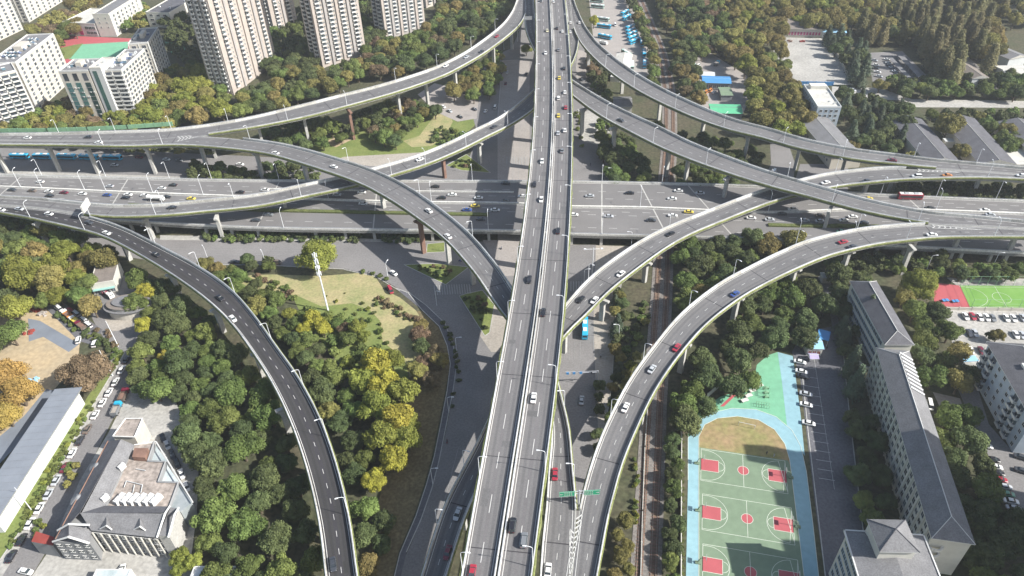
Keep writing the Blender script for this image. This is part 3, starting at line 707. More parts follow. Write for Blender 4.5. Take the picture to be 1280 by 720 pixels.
# ================================================================== vegetation
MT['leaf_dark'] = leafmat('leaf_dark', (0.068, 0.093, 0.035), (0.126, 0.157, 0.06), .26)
MT['leaf_green'] = leafmat('leaf_green', (0.099, 0.139, 0.037), (0.172, 0.218, 0.064), .26)
MT['leaf_olive'] = leafmat('leaf_olive', (0.163, 0.148, 0.049), (0.26, 0.228, 0.075), .26)
MT['leaf_brown'] = leafmat('leaf_brown', (0.154, 0.117, 0.068), (0.222, 0.166, 0.096), .22)
MT['leaf_yellow'] = leafmat('leaf_yellow', (0.263, 0.247, 0.037), (0.399, 0.378, 0.063), .16)
MT['leaf_lime'] = leafmat('leaf_lime', (0.16, 0.182, 0.035), (0.264, 0.281, 0.061), .18)
MT['leaf_orange'] = leafmat('leaf_orange', (0.315, 0.221, 0.063), (0.441, 0.315, 0.095), .16)
MT['leaf_cedar'] = leafmat('leaf_cedar', (0.067, 0.095, 0.06), (0.114, 0.144, 0.087), .22)
MT['leaf_redwood'] = leafmat('leaf_redwood', (0.148, 0.144, 0.067), (0.225, 0.206, 0.097), .22)
mk('bark', (.12, .095, .07), .9, .2, .8)
def rdir(r, zmin=-1.0):
    while True:
        v = Vector((r.uniform(-1, 1), r.uniform(-1, 1), r.uniform(-1, 1))); L = v.length
        if .1 < L <= 1 and v.z/L >= zmin: return v/L
ICO = None
def ico():
    global ICO
    if ICO: return ICO
    t = (1+5**.5)/2; v = [Vector(p).normalized() for p in ((-1,t,0),(1,t,0),(-1,-t,0),(1,-t,0),(0,-1,t),(0,1,t),(0,-1,-t),(0,1,-t),(t,0,-1),(t,0,1),(-t,0,-1),(-t,0,1))]
    f = [(0,11,5),(0,5,1),(0,1,7),(0,7,10),(0,10,11),(1,5,9),(5,11,4),(11,10,2),(10,7,6),(7,1,8),(3,9,4),(3,4,2),(3,2,6),(3,6,8),(3,8,9),(4,9,5),(2,4,11),(6,2,10),(8,6,7),(9,8,1)]
    ICO = (v, f); return ICO
def blob(mb, c, r, sc=(1, 1, 1), mi=0):
    v, f = ico(); b = len(mb.v)
    mb.v += [(c.x+p.x*r*sc[0], c.y+p.y*r*sc[1], c.z+p.z*r*sc[2]) for p in v]
    for t in f: mb.f.append(tuple(b+i for i in t)); mb.mi.append(mi)
def leaf(mb, p, nrm, s, r, mi=0):
    a = nrm.orthogonal().normalized(); a.rotate(Matrix.Rotation(r.uniform(0, 6.28), 3, nrm)); c = nrm.cross(a)
    s1 = s*r.uniform(.6, 1.15); s2 = s*r.uniform(.5, .95)
    mb.face([p-a*s1-c*s2*.5, p+a*s1*.3-c*s2, p+a*s1+c*s2*.4, p-a*s1*.4+c*s2], mi)
def crown_round(seed, nl=18, nq=2100, zs=.78, low=.0, leafs=.085, spread=1.0):
    r = random.Random(seed); mb = MB(); L = []
    if nq > 1200: nq = int(nq*2.7); leafs *= .64
    ph = r.uniform(0, 6.28); ex = r.uniform(.82, 1.0)
    for k in range(int(nl*1.35)):
        d = rdir(r, -.25); q = r.uniform(.42, .80)
        L.append((Vector((d.x*q*spread, d.y*q*spread*ex, d.z*q*zs)), r.uniform(.17, .40)))
    L.append((Vector((0, 0, .05)), .55))
    for c, rad in L: blob(mb, c, rad*.80, (1, 1, .9))
    tot = sum(q[1]**2 for q in L)
    for c, rad in L:
        for _ in range(int(nq*rad*rad/tot)):
            d = rdir(r, -.55); p = c+Vector((d.x, d.y, d.z*.9))*rad*r.uniform(.80, 1.14)
            if any((p-c2).length < r2*.80 for c2, r2 in L if c2 is not c): continue
            nn = (d+rdir(r)*.75).normalized(); leaf(mb, p, nn, leafs*r.uniform(.7, 1.3), r)
    return mb
def crown_cone(seed, h=2.6, tiers=11, nq=2000, droop=.25, leafs=.075, jag=.28, power=.85):
    r = random.Random(seed); mb = MB()
    for k in range(6):
        f = k/6; blob(mb, Vector((0, 0, f*h*.85+.15)), .72*(1-f)**power+.05, (1, 1, .9))
    for t in range(tiers):
        f = t/tiers; R0 = (1-f)**power*(1.0)+.04; z0 = f*h; nb = max(5, int(11*(1-f)+4)); ph = r.uniform(0, 6)
        for b_ in range(nb):
            a = ph+6.283*b_/nb+r.uniform(-.2, .2); L = R0*r.uniform(1-jag, 1.1); k = int(nq/tiers/nb*(.5+1.0*(1-f)))
            for _ in range(k):
                u = r.uniform(.25, 1); side = r.gauss(0, .09)*(1.25-u*.5)
                p = Vector((math.cos(a)*L*u-math.sin(a)*side*1.3, math.sin(a)*L*u+math.cos(a)*side*1.3, z0+h/tiers*r.uniform(-.2, .65)-droop*u*u*.5+.1))
                leaf(mb, p, (Vector((math.cos(a)*.4, math.sin(a)*.4, 1))+rdir(r)*.6).normalized(), leafs*r.uniform(.7, 1.3), r)
    return mb
def trunk_mesh(h, r0, limbs=5, seed=0, reach=.5):
    r = random.Random(seed); mb = MB(); mb.tube((0, 0, -.15), (0, 0, h*.5), r0, r0*.75, 7); mb.tube((0, 0, h*.5), (r.uniform(-.05, .05), r.uniform(-.05, .05), h*1.1), r0*.75, r0*.3, 6)
    for k in range(limbs):
        a = 6.28*k/limbs+r.uniform(-.3, .3); z = h*r.uniform(.45, .8)
        mb.tube((0, 0, z), (math.cos(a)*reach, math.sin(a)*reach, z+r.uniform(.3, .55)*reach*1.6), r0*.45, r0*.15, 5)
    return mb
PROTO = {}
def proto(kind, leafm, n, maker, zc, trunk):
    L = []
    for k in range(n):
        cm = maker(k).mesh('crown', leafm); tm = trunk(k).mesh('trunk', 'bark'); L.append((cm, tm))
    PROTO[kind] = (L, zc)
rt_ = lambda k: trunk_mesh(.75, .075, 5, k)
proto('dark', 'leaf_dark', 4, lambda k: crown_round(10+k, 20, 2300), .95, rt_)
proto('green', 'leaf_green', 4, lambda k: crown_round(30+k, 17, 2200), .95, rt_)
proto('olive', 'leaf_olive', 3, lambda k: crown_round(50+k, 22, 2300, zs=.95), 1.05, rt_)
proto('brown', 'leaf_brown', 2, lambda k: crown_round(60+k, 16, 1900), .95, rt_)
proto('yellow', 'leaf_yellow', 2, lambda k: crown_round(70+k, 22, 2200, zs=1.1), 1.15, rt_)
proto('lime', 'leaf_lime', 3, lambda k: crown_round(80+k, 22, 2300, zs=1.05), 1.1, rt_)
proto('orange', 'leaf_orange', 2, lambda k: crown_round(90+k, 18, 2000), .95, rt_)
proto('cedar', 'leaf_cedar', 3, lambda k: crown_cone(100+k, 2.3, 9, 2100, .5, jag=.35), .35, lambda k: trunk_mesh(1.2, .07, 0, k))
proto('redwood', 'leaf_redwood', 3, lambda k: crown_cone(120+k, 3.6, 18, 4200, .1, jag=.16, power=.5, leafs=.075), .55, lambda k: trunk_mesh(2.0, .08, 0, k))
proto('brown_big', 'leaf_brown', 1, lambda k: crown_round(260+k, 34, 5200, leafs=.062), .95, rt_)
proto('lime_big', 'leaf_lime', 1, lambda k: crown_round(270+k, 36, 5600, leafs=.056), .9, rt_)
proto('orange_big', 'leaf_orange', 1, lambda k: crown_round(280+k, 30, 4600, leafs=.062), .95, rt_)
proto('shrub', 'leaf_green', 3, lambda k: crown_round(140+k, 9, 700, zs=.8, leafs=.13), .5, lambda k: trunk_mesh(.4, .05, 3, k, .3))
proto('darkshrub', 'leaf_dark', 2, lambda k: crown_round(150+k, 9, 700, zs=.8, leafs=.13), .5, lambda k: trunk_mesh(.4, .05, 3, k, .3))
proto('brownshrub', 'leaf_brown', 2, lambda k: crown_round(160+k, 9, 600, zs=.7, leafs=.13), .5, lambda k: trunk_mesh(.4, .05, 3, k, .3))
proto('limeshrub', 'leaf_lime', 2, lambda k: crown_round(170+k, 9, 700, zs=.9, leafs=.13), .55, lambda k: trunk_mesh(.4, .05, 3, k, .3))
LOW = {k: [crown_round(200+i, 14, 700, leafs=.14) for i in range(2)] for k in ('dark', 'green', 'olive')}
NAME = dict(brown_big='autumn_tree', lime_big='yellow_green_tree', orange_big='autumn_tree', dark='evergreen_tree', green='leafy_tree', olive='plane_tree', brown='autumn_tree', yellow='golden_tree', lime='yellow_green_tree', orange='autumn_tree', cedar='cedar_tree', redwood='redwood_tree', shrub='shrub', darkshrub='shrub', brownshrub='shrub', limeshrub='shrub')
WORD = dict(dark='dark green tree', green='mid green tree', olive='olive brown tree', brown='reddish brown tree', yellow='bright yellow tree', lime='yellow green tree', orange='orange leaved tree', cedar='blue green cedar', redwood='tall feathery conifer', shrub='rounded green shrub', darkshrub='rounded dark shrub', brownshrub='brownish shrub', limeshrub='light green shrub')
TREES = []; TR = random.Random(11); NTREE = {}
PEND = []
def tree(x, y, R, kind, label, group=None, zs=1.0, z0=0.0):
    PEND.append((x, y, R, kind, label, group, zs, z0)); TREES.append((x, y, R, kind))
def plant(x, y, R, kind, label, group=None, zs=1.0, z0=0.0):
    L, zc = PROTO[kind]; cm, tm = L[TR.randrange(len(L))]
    t = empty(NAME[kind], (x, y, z0), TR.uniform(0, 6.28), label, 'shrub' if 'shrub' in kind else 'tree', group)
    t.scale = (R, R, R*zs*TR.uniform(.92, 1.1))
    c = D.objects.new('crown', cm); COL.objects.link(c); c.parent = t; c.location = (0, 0, zc if 'cedar' not in kind else zc)
    k = D.objects.new('trunk', tm); COL.objects.link(k); k.parent = t
    NTREE[NAME[kind]] = NTREE.get(NAME[kind], 0)+1
    return t
def inpoly(x, y, P):
    c = False; j = len(P)-1
    for i in range(len(P)):
        if (P[i][1] > y) != (P[j][1] > y) and x < (P[j][0]-P[i][0])*(y-P[i][1])/(P[j][1]-P[i][1])+P[i][0]: c = not c
        j = i
    return c
AV = []
for k, R in ROADS.items():
    for u, c, n, h, d in R.s[::2]: AV.append((c.x, c.y, c.z, h))
for q in TL[::2]: AV.append((q[0], q[1], -5, 4.6))
for q in LN[::3]: pass
def clear(x, y, R, top):
    for ax, ay, az, ah in AV:
        if top > az-2.5 and (x-ax)**2+(y-ay)**2 < (ah+R*.72)**2: return False
    return True
def zcen(kind, R): return {'cedar': 1.1, 'redwood': 1.9}.get(kind, PROTO[kind][1])*R
def hgt(kind, R): return {'cedar': 2.5, 'redwood': 4.0}.get(kind, PROTO[kind][1]+.8)*R
GRID = {}; FS, FP = 1.28, .97
def forest(poly, mix_, rmin, rmax, where, pack=.74, tries=3000, grp=None, maxn=999):
    """closed canopy inside a surveyed outline (outline of the crowns as seen)"""
    kinds = [k for k, w_ in mix_ for _ in range(w_)]; n = 0; rr = random.Random(len(TREES)+3)
    k0 = kinds[0]; big = 'shrub' not in k0; rmin, rmax = (rmin*FS, rmax*FS) if big else (rmin, rmax); pack = pack*FP if big else pack; z = zcen(k0, (rmin+rmax)/2)
    W = [G(x, y, z) for x, y in poly]; x0, x1 = min(p.x for p in W), max(p.x for p in W); y0, y1 = min(p.y for p in W), max(p.y for p in W)
    for _ in range(tries):
        x, y = rr.uniform(x0, x1), rr.uniform(y0, y1); kind = rr.choice(kinds); R = rr.uniform(rmin, rmax)
        if 'redwood' in kind: R *= .72
        if 'cedar' in kind: R *= .85
        px, py = PJ((x, y, zcen(kind, R)))
        if not inpoly(px, py, poly) or px < -25 or px > 1305 or py > 775: continue
        gx, gy = int(x//12), int(y//12)
        if any((x-a)**2+(y-b)**2 < ((R+c)*pack)**2 for i in (-1, 0, 1) for j in (-1, 0, 1) for a, b, c in GRID.get((gx+i, gy+j), ())): continue
        if not clear(x, y, R, hgt(kind, R)): continue
        sz = '' if 'shrub' in kind or rmax-rmin < 1.2 else ('small ' if R < rmin+(rmax-rmin)*.33 else 'large ' if R > rmax-(rmax-rmin)*.33 else '')
        lab = sz+WORD[kind]+' '+where
        GRID.setdefault((gx, gy), []).append((x, y, R))
        tree(x, y, R, kind, lab, grp or ('trees '+where)); n += 1
        if n >= maxn: break
    return n
def one(px, py, R, kind, label, zs=1.0, group=None):
    z = zcen(kind, R)*zs; p = G(px, py, z); GRID.setdefault((int(p.x//12), int(p.y//12)), []).append((p.x, p.y, R))
    return tree(p.x, p.y, R, kind, label, group, zs)
# single trees one can point to
one(398,324,10.5,'lime_big','huge spreading yellow green tree by the white mast at the edge of the park lawn',.8)
one(107,465,9.2,'brown_big','big russet brown tree beside the white roofed shed and the parked cars',.95)
one(182,366,4.6,'yellow','bright golden tree right beside the round roofed pavilion')
one(180,408,4.0,'yellow','golden tree at the edge of the west wood just below the pavilion')
one(205,448,2.8,'yellow','small golden tree inside the west wood beside the street')
one(30,345,10,'lime_big','very large yellow green tree near the left edge above the construction yard')
one(62,352,7.5,'olive','large olive brown tree above the parked trucks on the left')
one(100,372,5.5,'green','green tree standing right above the row of parked trucks')
one(14,418,6.5,'green','green tree on the left edge at the corner of the construction yard')
one(6,470,8,'orange_big','large orange leaved tree on the left edge beside the sandy yard')
one(24,492,7,'orange_big','orange leaved tree standing to the right of the larger orange one')
one(8,520,6,'orange_big','lowest of the orange leaved trees on the left edge')
one(390,400,4.5,'yellow','golden tree at the foot of the white mast in the park')
one(404,412,4.0,'yellow','golden tree just right of the mast foot among green shrubs')
one(380,412,3.6,'yellow','golden tree just left of the mast foot among green shrubs')
one(430,410,3.0,'brown','small reddish tree between the golden trees and the lawn')
one(362,392,3.2,'lime','light green tree just left of the mast foot in the park')
for i, (x, y, r) in enumerate(((468,455,6.5),(490,452,5),(455,478,6),(480,485,7),(503,495,6.5),(470,512,6.5),(497,525,7.2),(478,545,6.5),(508,552,5.5),(490,574,5.5),(512,530,4))):
    one(x, y, r, 'lime' if i % 3 else 'yellow', ('yellow green' if i % 3 else 'bright yellow')+' tree in the glowing yellow stand along the dark park slope', 1.0, 'yellow stand beside the park slope')
one(466,604,4.2,'yellow','lone bright yellow tree low in the park wood below the yellow stand')
one(1150,357,8.5,'lime_big','big yellowing tree between the dark roofed building and the table tennis court')
one(1083,395,4.6,'cedar','light green conifer standing against the west wall of the long building',1.5)
one(1066,455,4.2,'cedar','upper of two conifers lining the long building beside the car park',1.5)
one(1071,480,4.6,'cedar','lower of two conifers lining the long building beside the car park',1.3)
one(658,62,4.5,'lime','round tree between the shaded street and the main viaduct near the top')
one(742,28,4.5,'yellow','yellowing tree between the curved ramp and the buses at the top')
one(1185,160,8.5,'olive','broad olive tree between two long grey shed roofs')
one(1200,190,5.5,'olive','olive tree in front of the small white roof between the sheds')
one(1100,107,5.5,'olive','olive tree on the small green beside the gate near the car park',.9)
one(1210,518,5,'green','green tree at the corner below the car yard right of the long building')
one(1222,263,3.5,'lime','pale green bushy tree behind the highway right of the red bus') if False else None
one(1247,420,3.2,'olive','small olive tree in the car park island right of the two parked cars')
one(1238,420,2.4,'dark','dark round shrub in the car park island')
# woods
W1 = 'in the dense wood left of the south west ramp'
forest([(165,335),(190,345),(225,372),(262,403),(298,440),(328,480),(350,525),(368,565),(385,610),(396,650),(402,740),(255,740),(250,700),(250,640),(247,600),(233,560),(222,520),(212,492),(172,490),(165,470),(172,430),(180,400),(165,375)],
       [('dark', 5), ('green', 4)], 3.0, 5.4, W1, tries=16000)
forest([(-20,272),(45,272),(78,292),(125,312),(158,330),(112,330),(108,352),(125,376),(112,392),(72,372),(45,388),(40,402),(-20,440)], [('green', 3), ('dark', 3), ('lime', 2), ('olive', 2)], 3.5, 5.8, 'in the wood on the left edge below the ramp', tries=5000)
forest([(255,330),(290,338),(330,362),(362,375),(372,400),(385,420),(405,440),(430,470),(445,520),(470,560),(485,600),(480,640),(478,740),(456,740),(450,660),(440,600),(420,545),(400,500),(375,450),(340,405),(300,370)],
       [('dark', 3), ('green', 4), ('olive', 1)], 2.8, 4.8, 'between the south west ramp and the park', tries=9000)
forest([(370,385),(400,390),(440,400),(470,440),(450,455),(440,480),(440,460),(400,430)], [('green', 3), ('lime', 2), ('shrub', 3)], 1.8, 3.2, 'around the golden trees in the park', tries=1200)
forest([(415,375),(470,380),(500,470),(480,440),(440,400)], [('shrub', 2), ('darkshrub', 2), ('limeshrub', 1)], .8, 1.8, 'scattered on the green park lawn', pack=1.4, tries=300, maxn=26)
forest([(466,365),(480,372),(500,385),(526,400),(530,408),(510,400),(490,390),(470,380)], [('brownshrub', 3), ('shrub', 1)], .9, 1.9, 'in the rockery along the dry lawn', pack=.7, tries=500, maxn=40)
forest([(520,400),(535,420),(550,450),(556,470),(540,480),(520,480),(523,440)], [('brown', 2), ('olive', 2), ('dark', 1)], 2.4, 3.6, 'in the dark grove between the lawn and the street', tries=900, maxn=22)
forest([(320,343),(360,358),(372,375),(350,372),(300,352)], [('brownshrub', 1), ('shrub', 2)], 1.2, 2.2, 'at the upper edge of the park wood', tries=400)
# north west
forest([(160,158),(185,118),(205,95),(240,80),(262,90),(284,120),(282,140),(240,153),(205,160)], [('olive', 3), ('lime', 3), ('green', 1)], 4.2, 6.2, 'in the yellowing row left of the slab towers', tries=3000)
forest([(294,125),(330,105),(352,92),(392,86),(404,90),(440,78),(460,82),(445,98),(400,116),(340,134),(296,145)], [('green', 3), ('dark', 3), ('olive', 3)], 3.8, 5.6, 'between the slab towers and the north west ramp', tries=4000)
forest([(456,60),(478,52),(528,42),(545,20),(552,0),(560,-20),(652,-20),(640,12),(606,38),(560,68),(500,92),(460,96)], [('green', 3), ('dark', 3), ('olive', 3), ('brown', 1)], 4.0, 6.2, 'in the large wood right of the slab towers', tries=6000)
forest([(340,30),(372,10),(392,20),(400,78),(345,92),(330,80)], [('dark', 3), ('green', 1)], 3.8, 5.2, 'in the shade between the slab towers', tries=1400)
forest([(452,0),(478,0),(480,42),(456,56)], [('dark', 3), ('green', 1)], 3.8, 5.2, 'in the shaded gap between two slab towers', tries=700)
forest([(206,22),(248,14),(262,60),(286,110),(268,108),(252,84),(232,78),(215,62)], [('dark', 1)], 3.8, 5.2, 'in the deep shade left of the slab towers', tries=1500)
forest([(30,48),(55,28),(80,12),(112,-8),(122,4),(100,30),(76,55),(68,70),(45,62)], [('olive', 5), ('brown', 1), ('green', 1)], 4.0, 5.8, 'between the white flats and the school', tries=2000)
forest([(158,24),(176,6),(188,12),(184,30),(160,34)], [('green', 1), ('olive', 1)], 3.2, 4.6, 'between the two school blocks', tries=500)
forest([(-20,158),(20,156),(50,138),(86,122),(120,150),(160,140),(190,152),(206,160),(-20,165)], [('olive', 3), ('lime', 1), ('brown', 1), ('green', 1)], 3.0, 4.6, 'in the row behind the west end of the north west ramp', tries=1800)
forest([(330,160),(385,148),(400,150),(445,165),(420,176),(395,182),(340,184)], [('green', 2), ('dark', 3)], 3.2, 4.8, 'beneath the north west ramp near its left piers', tries=1500)
forest([(440,146),(480,130),(516,126),(545,140),(520,158),(500,178),(478,180),(455,160)], [('green', 3), ('dark', 2), ('brown', 1), ('olive', 1)], 3.0, 4.8, 'in the small park between the two curving ramps', tries=1500)
forest([(556,112),(580,94),(606,76),(630,62),(626,90),(618,112),(600,126),(580,120)], [('olive', 2), ('green', 3)], 3.4, 5.0, 'below the north west ramp beside the shaded street', tries=1200)
forest([(548,158),(590,168),(560,182),(540,176)], [('darkshrub', 1), ('shrub', 1)], 1.6, 2.6, 'along the little park path beside the ramp', tries=300)
forest([(330,200),(390,204),(396,224),(335,226)], [('dark', 1), ('darkshrub', 1)], 2.6, 3.6, 'beside the street between the highway and the ramps', tries=300)
forest([(240,204),(320,212),(316,226),(236,222)], [('dark', 3), ('green', 1)], 2.6, 3.4, 'in the row on the left behind the highway', tries=300)
forest([(30,176),(150,188),(240,190),(300,186),(150,180),(30,174)], [('olive', 1), ('dark', 1)], 2.2, 3.2, 'behind the row of blue coaches', tries=500)
# hedge rows south of the highway
forest([(254,288),(452,291),(452,302),(252,300)], [('darkshrub', 3), ('shrub', 1)], 1.6, 2.3, 'in the hedge row below the cross highway', pack=.62, tries=1500, maxn=70)
forest([(478,291),(526,292),(526,302),(478,302)], [('darkshrub', 1)], 1.5, 2.2, 'in the short hedge left of the cladded pier', pack=.65, tries=400, maxn=20)
forest([(300,320),(336,318),(336,336),(300,334)], [('dark', 1), ('green', 1)], 2.4, 3.6, 'beside the street at the top of the park', tries=120, maxn=4)
# north east
forest([(778,-20),(806,-20),(818,20),(828,55),(834,85),(828,112),(818,118),(810,88),(806,50),(795,20)], [('green', 3), ('dark', 2), ('olive', 1)], 3.2, 4.8, 'between the bus depot and the railway', tries=1800)
forest([(812,-20),(870,-20),(905,10),(905,60),(868,68),(876,100),(878,128),(856,118),(845,90),(842,50),(826,10)], [('dark', 2), ('green', 2), ('olive', 2), ('brown', 1)], 3.8, 5.6, 'in the wood right of the railway', tries=4500)
forest([(870,-20),(1100,-20),(1090,24),(1030,36),(980,30),(975,50),(984,90),(1004,120),(1006,165),(972,166),(940,150),(936,110),(915,80),(905,40)], [('olive', 6), ('lime', 1), ('green', 1)], 4.4, 6.2, 'in the tall olive brown stand above the outer ramp', tries=7000)
forest([(1032,44),(1056,40),(1080,64),(1084,96),(1070,104),(1060,80),(1040,60)], [('cedar', 3), ('dark', 1)], 4.2, 5.6, 'between the empty yard and the car park', tries=900)
forest([(1080,16),(1140,6),(1142,42),(1100,50),(1075,36)], [('olive', 3), ('dark', 2), ('redwood', 2)], 4.2, 5.8, 'behind the car park at the top right', tries=1400)
forest([(1142,16),(1172,4),(1195,45),(1204,84),(1190,96),(1172,84),(1152,54)], [('redwood', 1)], 5.0, 6.6, 'in the dense conifer stand right of the car park', tries=1500, pack=.72, maxn=34)
forest([(1178,-20),(1262,-20),(1246,36),(1248,62),(1236,78),(1220,56),(1198,26)], [('redwood', 2), ('olive', 3)], 4.8, 6.4, 'in the conifer stand near the top right corner', tries=2200, pack=.8, maxn=48)
forest([(1090,-20),(1180,-20),(1170,10),(1100,16)], [('olive', 1)], 4.2, 5.6, 'along the top edge behind the conifers', tries=900)
forest([(1262,0),(1310,0),(1310,22),(1268,34)], [('dark', 1), ('olive', 1)], 4, 5.4, 'in the top right corner', tries=500)
forest([(1100,98),(1160,100),(1200,94),(1310,92),(1310,117),(1130,117)], [('dark', 3), ('green', 3)], 3.4, 4.8, 'in the row above the long white road', tries=2500)
forest([(1050,116),(1088,122),(1130,134),(1138,150),(1134,186),(1112,194),(1078,180),(1062,160)], [('cedar', 3), ('dark', 3)], 3.6, 5.2, 'in the dark grove between the grey roofs', tries=2200)
forest([(1150,140),(1310,140),(1310,146),(1270,150),(1200,144),(1150,144)], [('dark', 3), ('green', 1), ('olive', 1)], 2.8, 4.0, 'in the row below the long white road', tries=1200)
forest([(1222,142),(1256,146),(1282,184),(1262,186),(1240,170)], [('olive', 2), ('green', 2)], 3.4, 4.8, 'between the two rightmost grey sheds', tries=900)
forest([(1050,178),(1112,192),(1190,200),(1120,194),(1060,184)], [('dark', 1), ('olive', 1)], 2.6, 3.6, 'along the outer ramp below the grey sheds', tries=700)
forest([(788,150),(812,158),(858,166),(900,180),(958,192),(940,208),(905,200),(868,186),(836,166)], [('dark', 3), ('green', 2)], 3.0, 4.6, 'between the two north east ramps', tries=2500)
forest([(752,168),(790,172),(802,200),(808,226),(770,228),(756,210)], [('dark', 3), ('green', 2)], 3.0, 4.6, 'beside the tall pier behind the highway', tries=900)
forest([(846,206),(900,216),(930,234),(850,230)], [('dark', 1), ('green', 1)], 2.6, 3.8, 'under the inner north east ramp', tries=700)
forest([(716,140),(726,142),(732,180),(724,188),(716,168)], [('shrub', 2), ('limeshrub', 1)], 1.4, 2.0, 'in the strip beside the slim pier right of the main viaduct', tries=300, maxn=10)
forest([(736,62),(760,86),(762,130),(748,128),(738,98)], [('dark', 2), ('brown', 1), ('green', 1)], 2.4, 3.6, 'around the small house by the depot', tries=500)
forest([(764,150),(760,180),(752,170),(744,150)], [('dark', 1), ('green', 1)], 2.2, 3.0, 'in the street strip right of the main viaduct', tries=150)
# east
forest([(842,318),(856,302),(900,296),(960,300),(1000,300),(960,318),(905,350),(868,378),(848,372)], [('dark', 3), ('green', 2), ('olive', 1)], 3.6, 5.6, 'in the wood between the low ramp and the wide curved ramp', tries=2500)
forest([(936,372),(965,352),(1000,352),(1030,372),(1034,400),(1008,424),(990,436),(962,436),(942,450),(938,478),(905,494),(880,512),(866,530),(858,540),(846,530),(850,495),(866,462),(900,420)], [('dark', 3), ('green', 3)], 3.6, 5.4, 'in the wood between the wide ramp and the running track', tries=4500)
forest([(1040,345),(1080,338),(1092,352),(1096,380),(1064,396),(1046,380)], [('dark', 3), ('green', 1), ('olive', 1)], 3.6, 5.0, 'at the north end of the long building', tries=900)
forest([(1050,398),(1070,396),(1072,430),(1058,440)], [('dark', 1), ('cedar', 1)], 2.6, 3.6, 'beside the campus gate', tries=200)
forest([(1128,372),(1162,376),(1182,404),(1192,425),(1212,466),(1208,490),(1170,485),(1150,445)], [('dark', 2), ('green', 3), ('olive', 1)], 3.6, 5.2, 'between the long building and the car park on the right', tries=2500)
forest([(1166,512),(1204,505),(1214,540),(1236,590),(1262,640),(1290,700),(1290,740),(1216,740),(1212,670),(1196,620),(1178,560)], [('dark', 3), ('green', 1)], 3.4, 5.0, 'in the shaded belt right of the long building', tries=2500)
forest([(1062,515),(1090,520),(1100,560),(1116,620),(1120,650),(1080,650),(1072,600)], [('dark', 3), ('green', 1)], 2.8, 4.0, 'in the shaded bed between the campus road and the long building', tries=900)
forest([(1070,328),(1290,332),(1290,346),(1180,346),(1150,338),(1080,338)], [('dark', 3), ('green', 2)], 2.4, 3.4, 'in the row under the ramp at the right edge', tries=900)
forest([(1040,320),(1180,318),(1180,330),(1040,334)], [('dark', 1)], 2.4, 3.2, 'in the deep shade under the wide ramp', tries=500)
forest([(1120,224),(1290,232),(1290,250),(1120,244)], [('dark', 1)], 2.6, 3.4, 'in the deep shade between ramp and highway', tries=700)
forest([(836,540),(848,540),(847,740),(833,740)], [('dark', 3), ('green', 1)], 2.0, 2.7, 'in the tall hedge between railway and running track', pack=.6, tries=1500, maxn=60)
forest([(793,570),(798,570),(797,655),(792,655)], [('limeshrub', 1), ('shrub', 1)], .9, 1.3, 'in the narrow hedge left of the railway', pack=.62, tries=600, maxn=40)
forest([(771,650),(790,650),(790,740),(766,740)], [('olive', 2), ('brown', 1)], 1.9, 2.7, 'beside the railway at the bottom edge', tries=300)
forest([(767,362),(776,362),(780,400),(778,470),(768,480)], [('cedar', 1), ('olive', 1), ('dark', 2)], 2.0, 2.8, 'in the street row right of the teal bus', tries=500, pack=.6)
forest([(786,390),(812,372),(812,398),(790,440),(776,470),(776,440)], [('shrub', 2), ('darkshrub', 2), ('olive', 1)], 1.5, 2.6, 'between the street and the railway', tries=400, maxn=24)
forest([(764,480),(782,470),(790,440),(800,440),(775,520),(764,530)], [('olive', 1), ('green', 1), ('limeshrub', 1)], 1.8, 2.8, 'under the wide ramp beside the street', tries=300, maxn=12)
forest([(745,482),(752,482),(752,568),(744,568)], [('dark', 1)], 1.8, 2.3, 'in the short row along the paved street', tries=200, pack=.9, maxn=5)
for i in range(26):
    p = G(853.2+.0*i, 528+i*8.2, .5); tree(p.x, p.y, .75, 'darkshrub', 'small clipped ball shrub in the row along the white sports ground wall', 'clipped ball shrubs along the white wall')
# west yards and verges
forest([(146,448),(150,452),(118,506),(96,548),(60,612),(20,680),(8,690),(40,620),(82,550)], [('shrub', 2), ('limeshrub', 1)], .7, 1.3, 'in the green verge beside the long white shed', pack=.8, tries=900, maxn=60)
forest([(68,398),(84,408),(104,420),(130,436),(142,448),(150,440),(128,420),(100,404),(76,390)], [('darkshrub', 2), ('shrub', 1)], 1.2, 2.0, 'in the hedge between the trucks and the yard', tries=500, maxn=30)
forest([(88,574),(97,578),(86,612),(78,614)], [('shrub', 1), ('olive', 1)], 1.2, 1.8, 'in the bed beside the grey roofed building', tries=150, maxn=8)
forest([(44,655),(58,648),(50,678),(40,680)], [('shrub', 1), ('limeshrub', 1)], 1.2, 2.0, 'in the small bed by the red roofed entrance', tries=150, maxn=6)
forest([(225,695),(262,690),(270,712),(222,716)], [('green', 1), ('lime', 1)], 1.8, 2.8, 'behind the white roofed kiosk at the bottom', tries=200, maxn=8)
forest([(118,410),(142,414),(150,438),(124,436)], [('brownshrub', 1), ('olive', 1)], 1.4, 2.2, 'beside the leaning white mast', tries=100, maxn=6)
for (pl, nm) in (([(513,333),(545,332),(576,337),(556,350)],'on the triangular green island below the highway'), ([(579,371),(600,368),(613,382),(606,412)],'on the green island beside the high ramp'), ([(562,207),(583,197),(605,213)],'on the upper green island beside the cladded pier')):
    forest(pl, [('darkshrub', 2), ('brownshrub', 1)], .8, 1.7, nm, tries=120, maxn=14, pack=.8)
forest([(553,402),(560,412),(572,440),(577,462),(570,490),(564,520),(566,490),(571,455),(564,428)], [('darkshrub', 3), ('shrub', 1)], .9, 1.8, 'in the broken row between the park path and the street', tries=500, maxn=26, pack=1.1)
forest([(440,338),(470,344),(498,358),(508,362),(470,340)], [('shrub', 2), ('limeshrub', 1)], .9, 1.6, 'along the street side of the dry lawn', tries=200, maxn=10, pack=1.2)
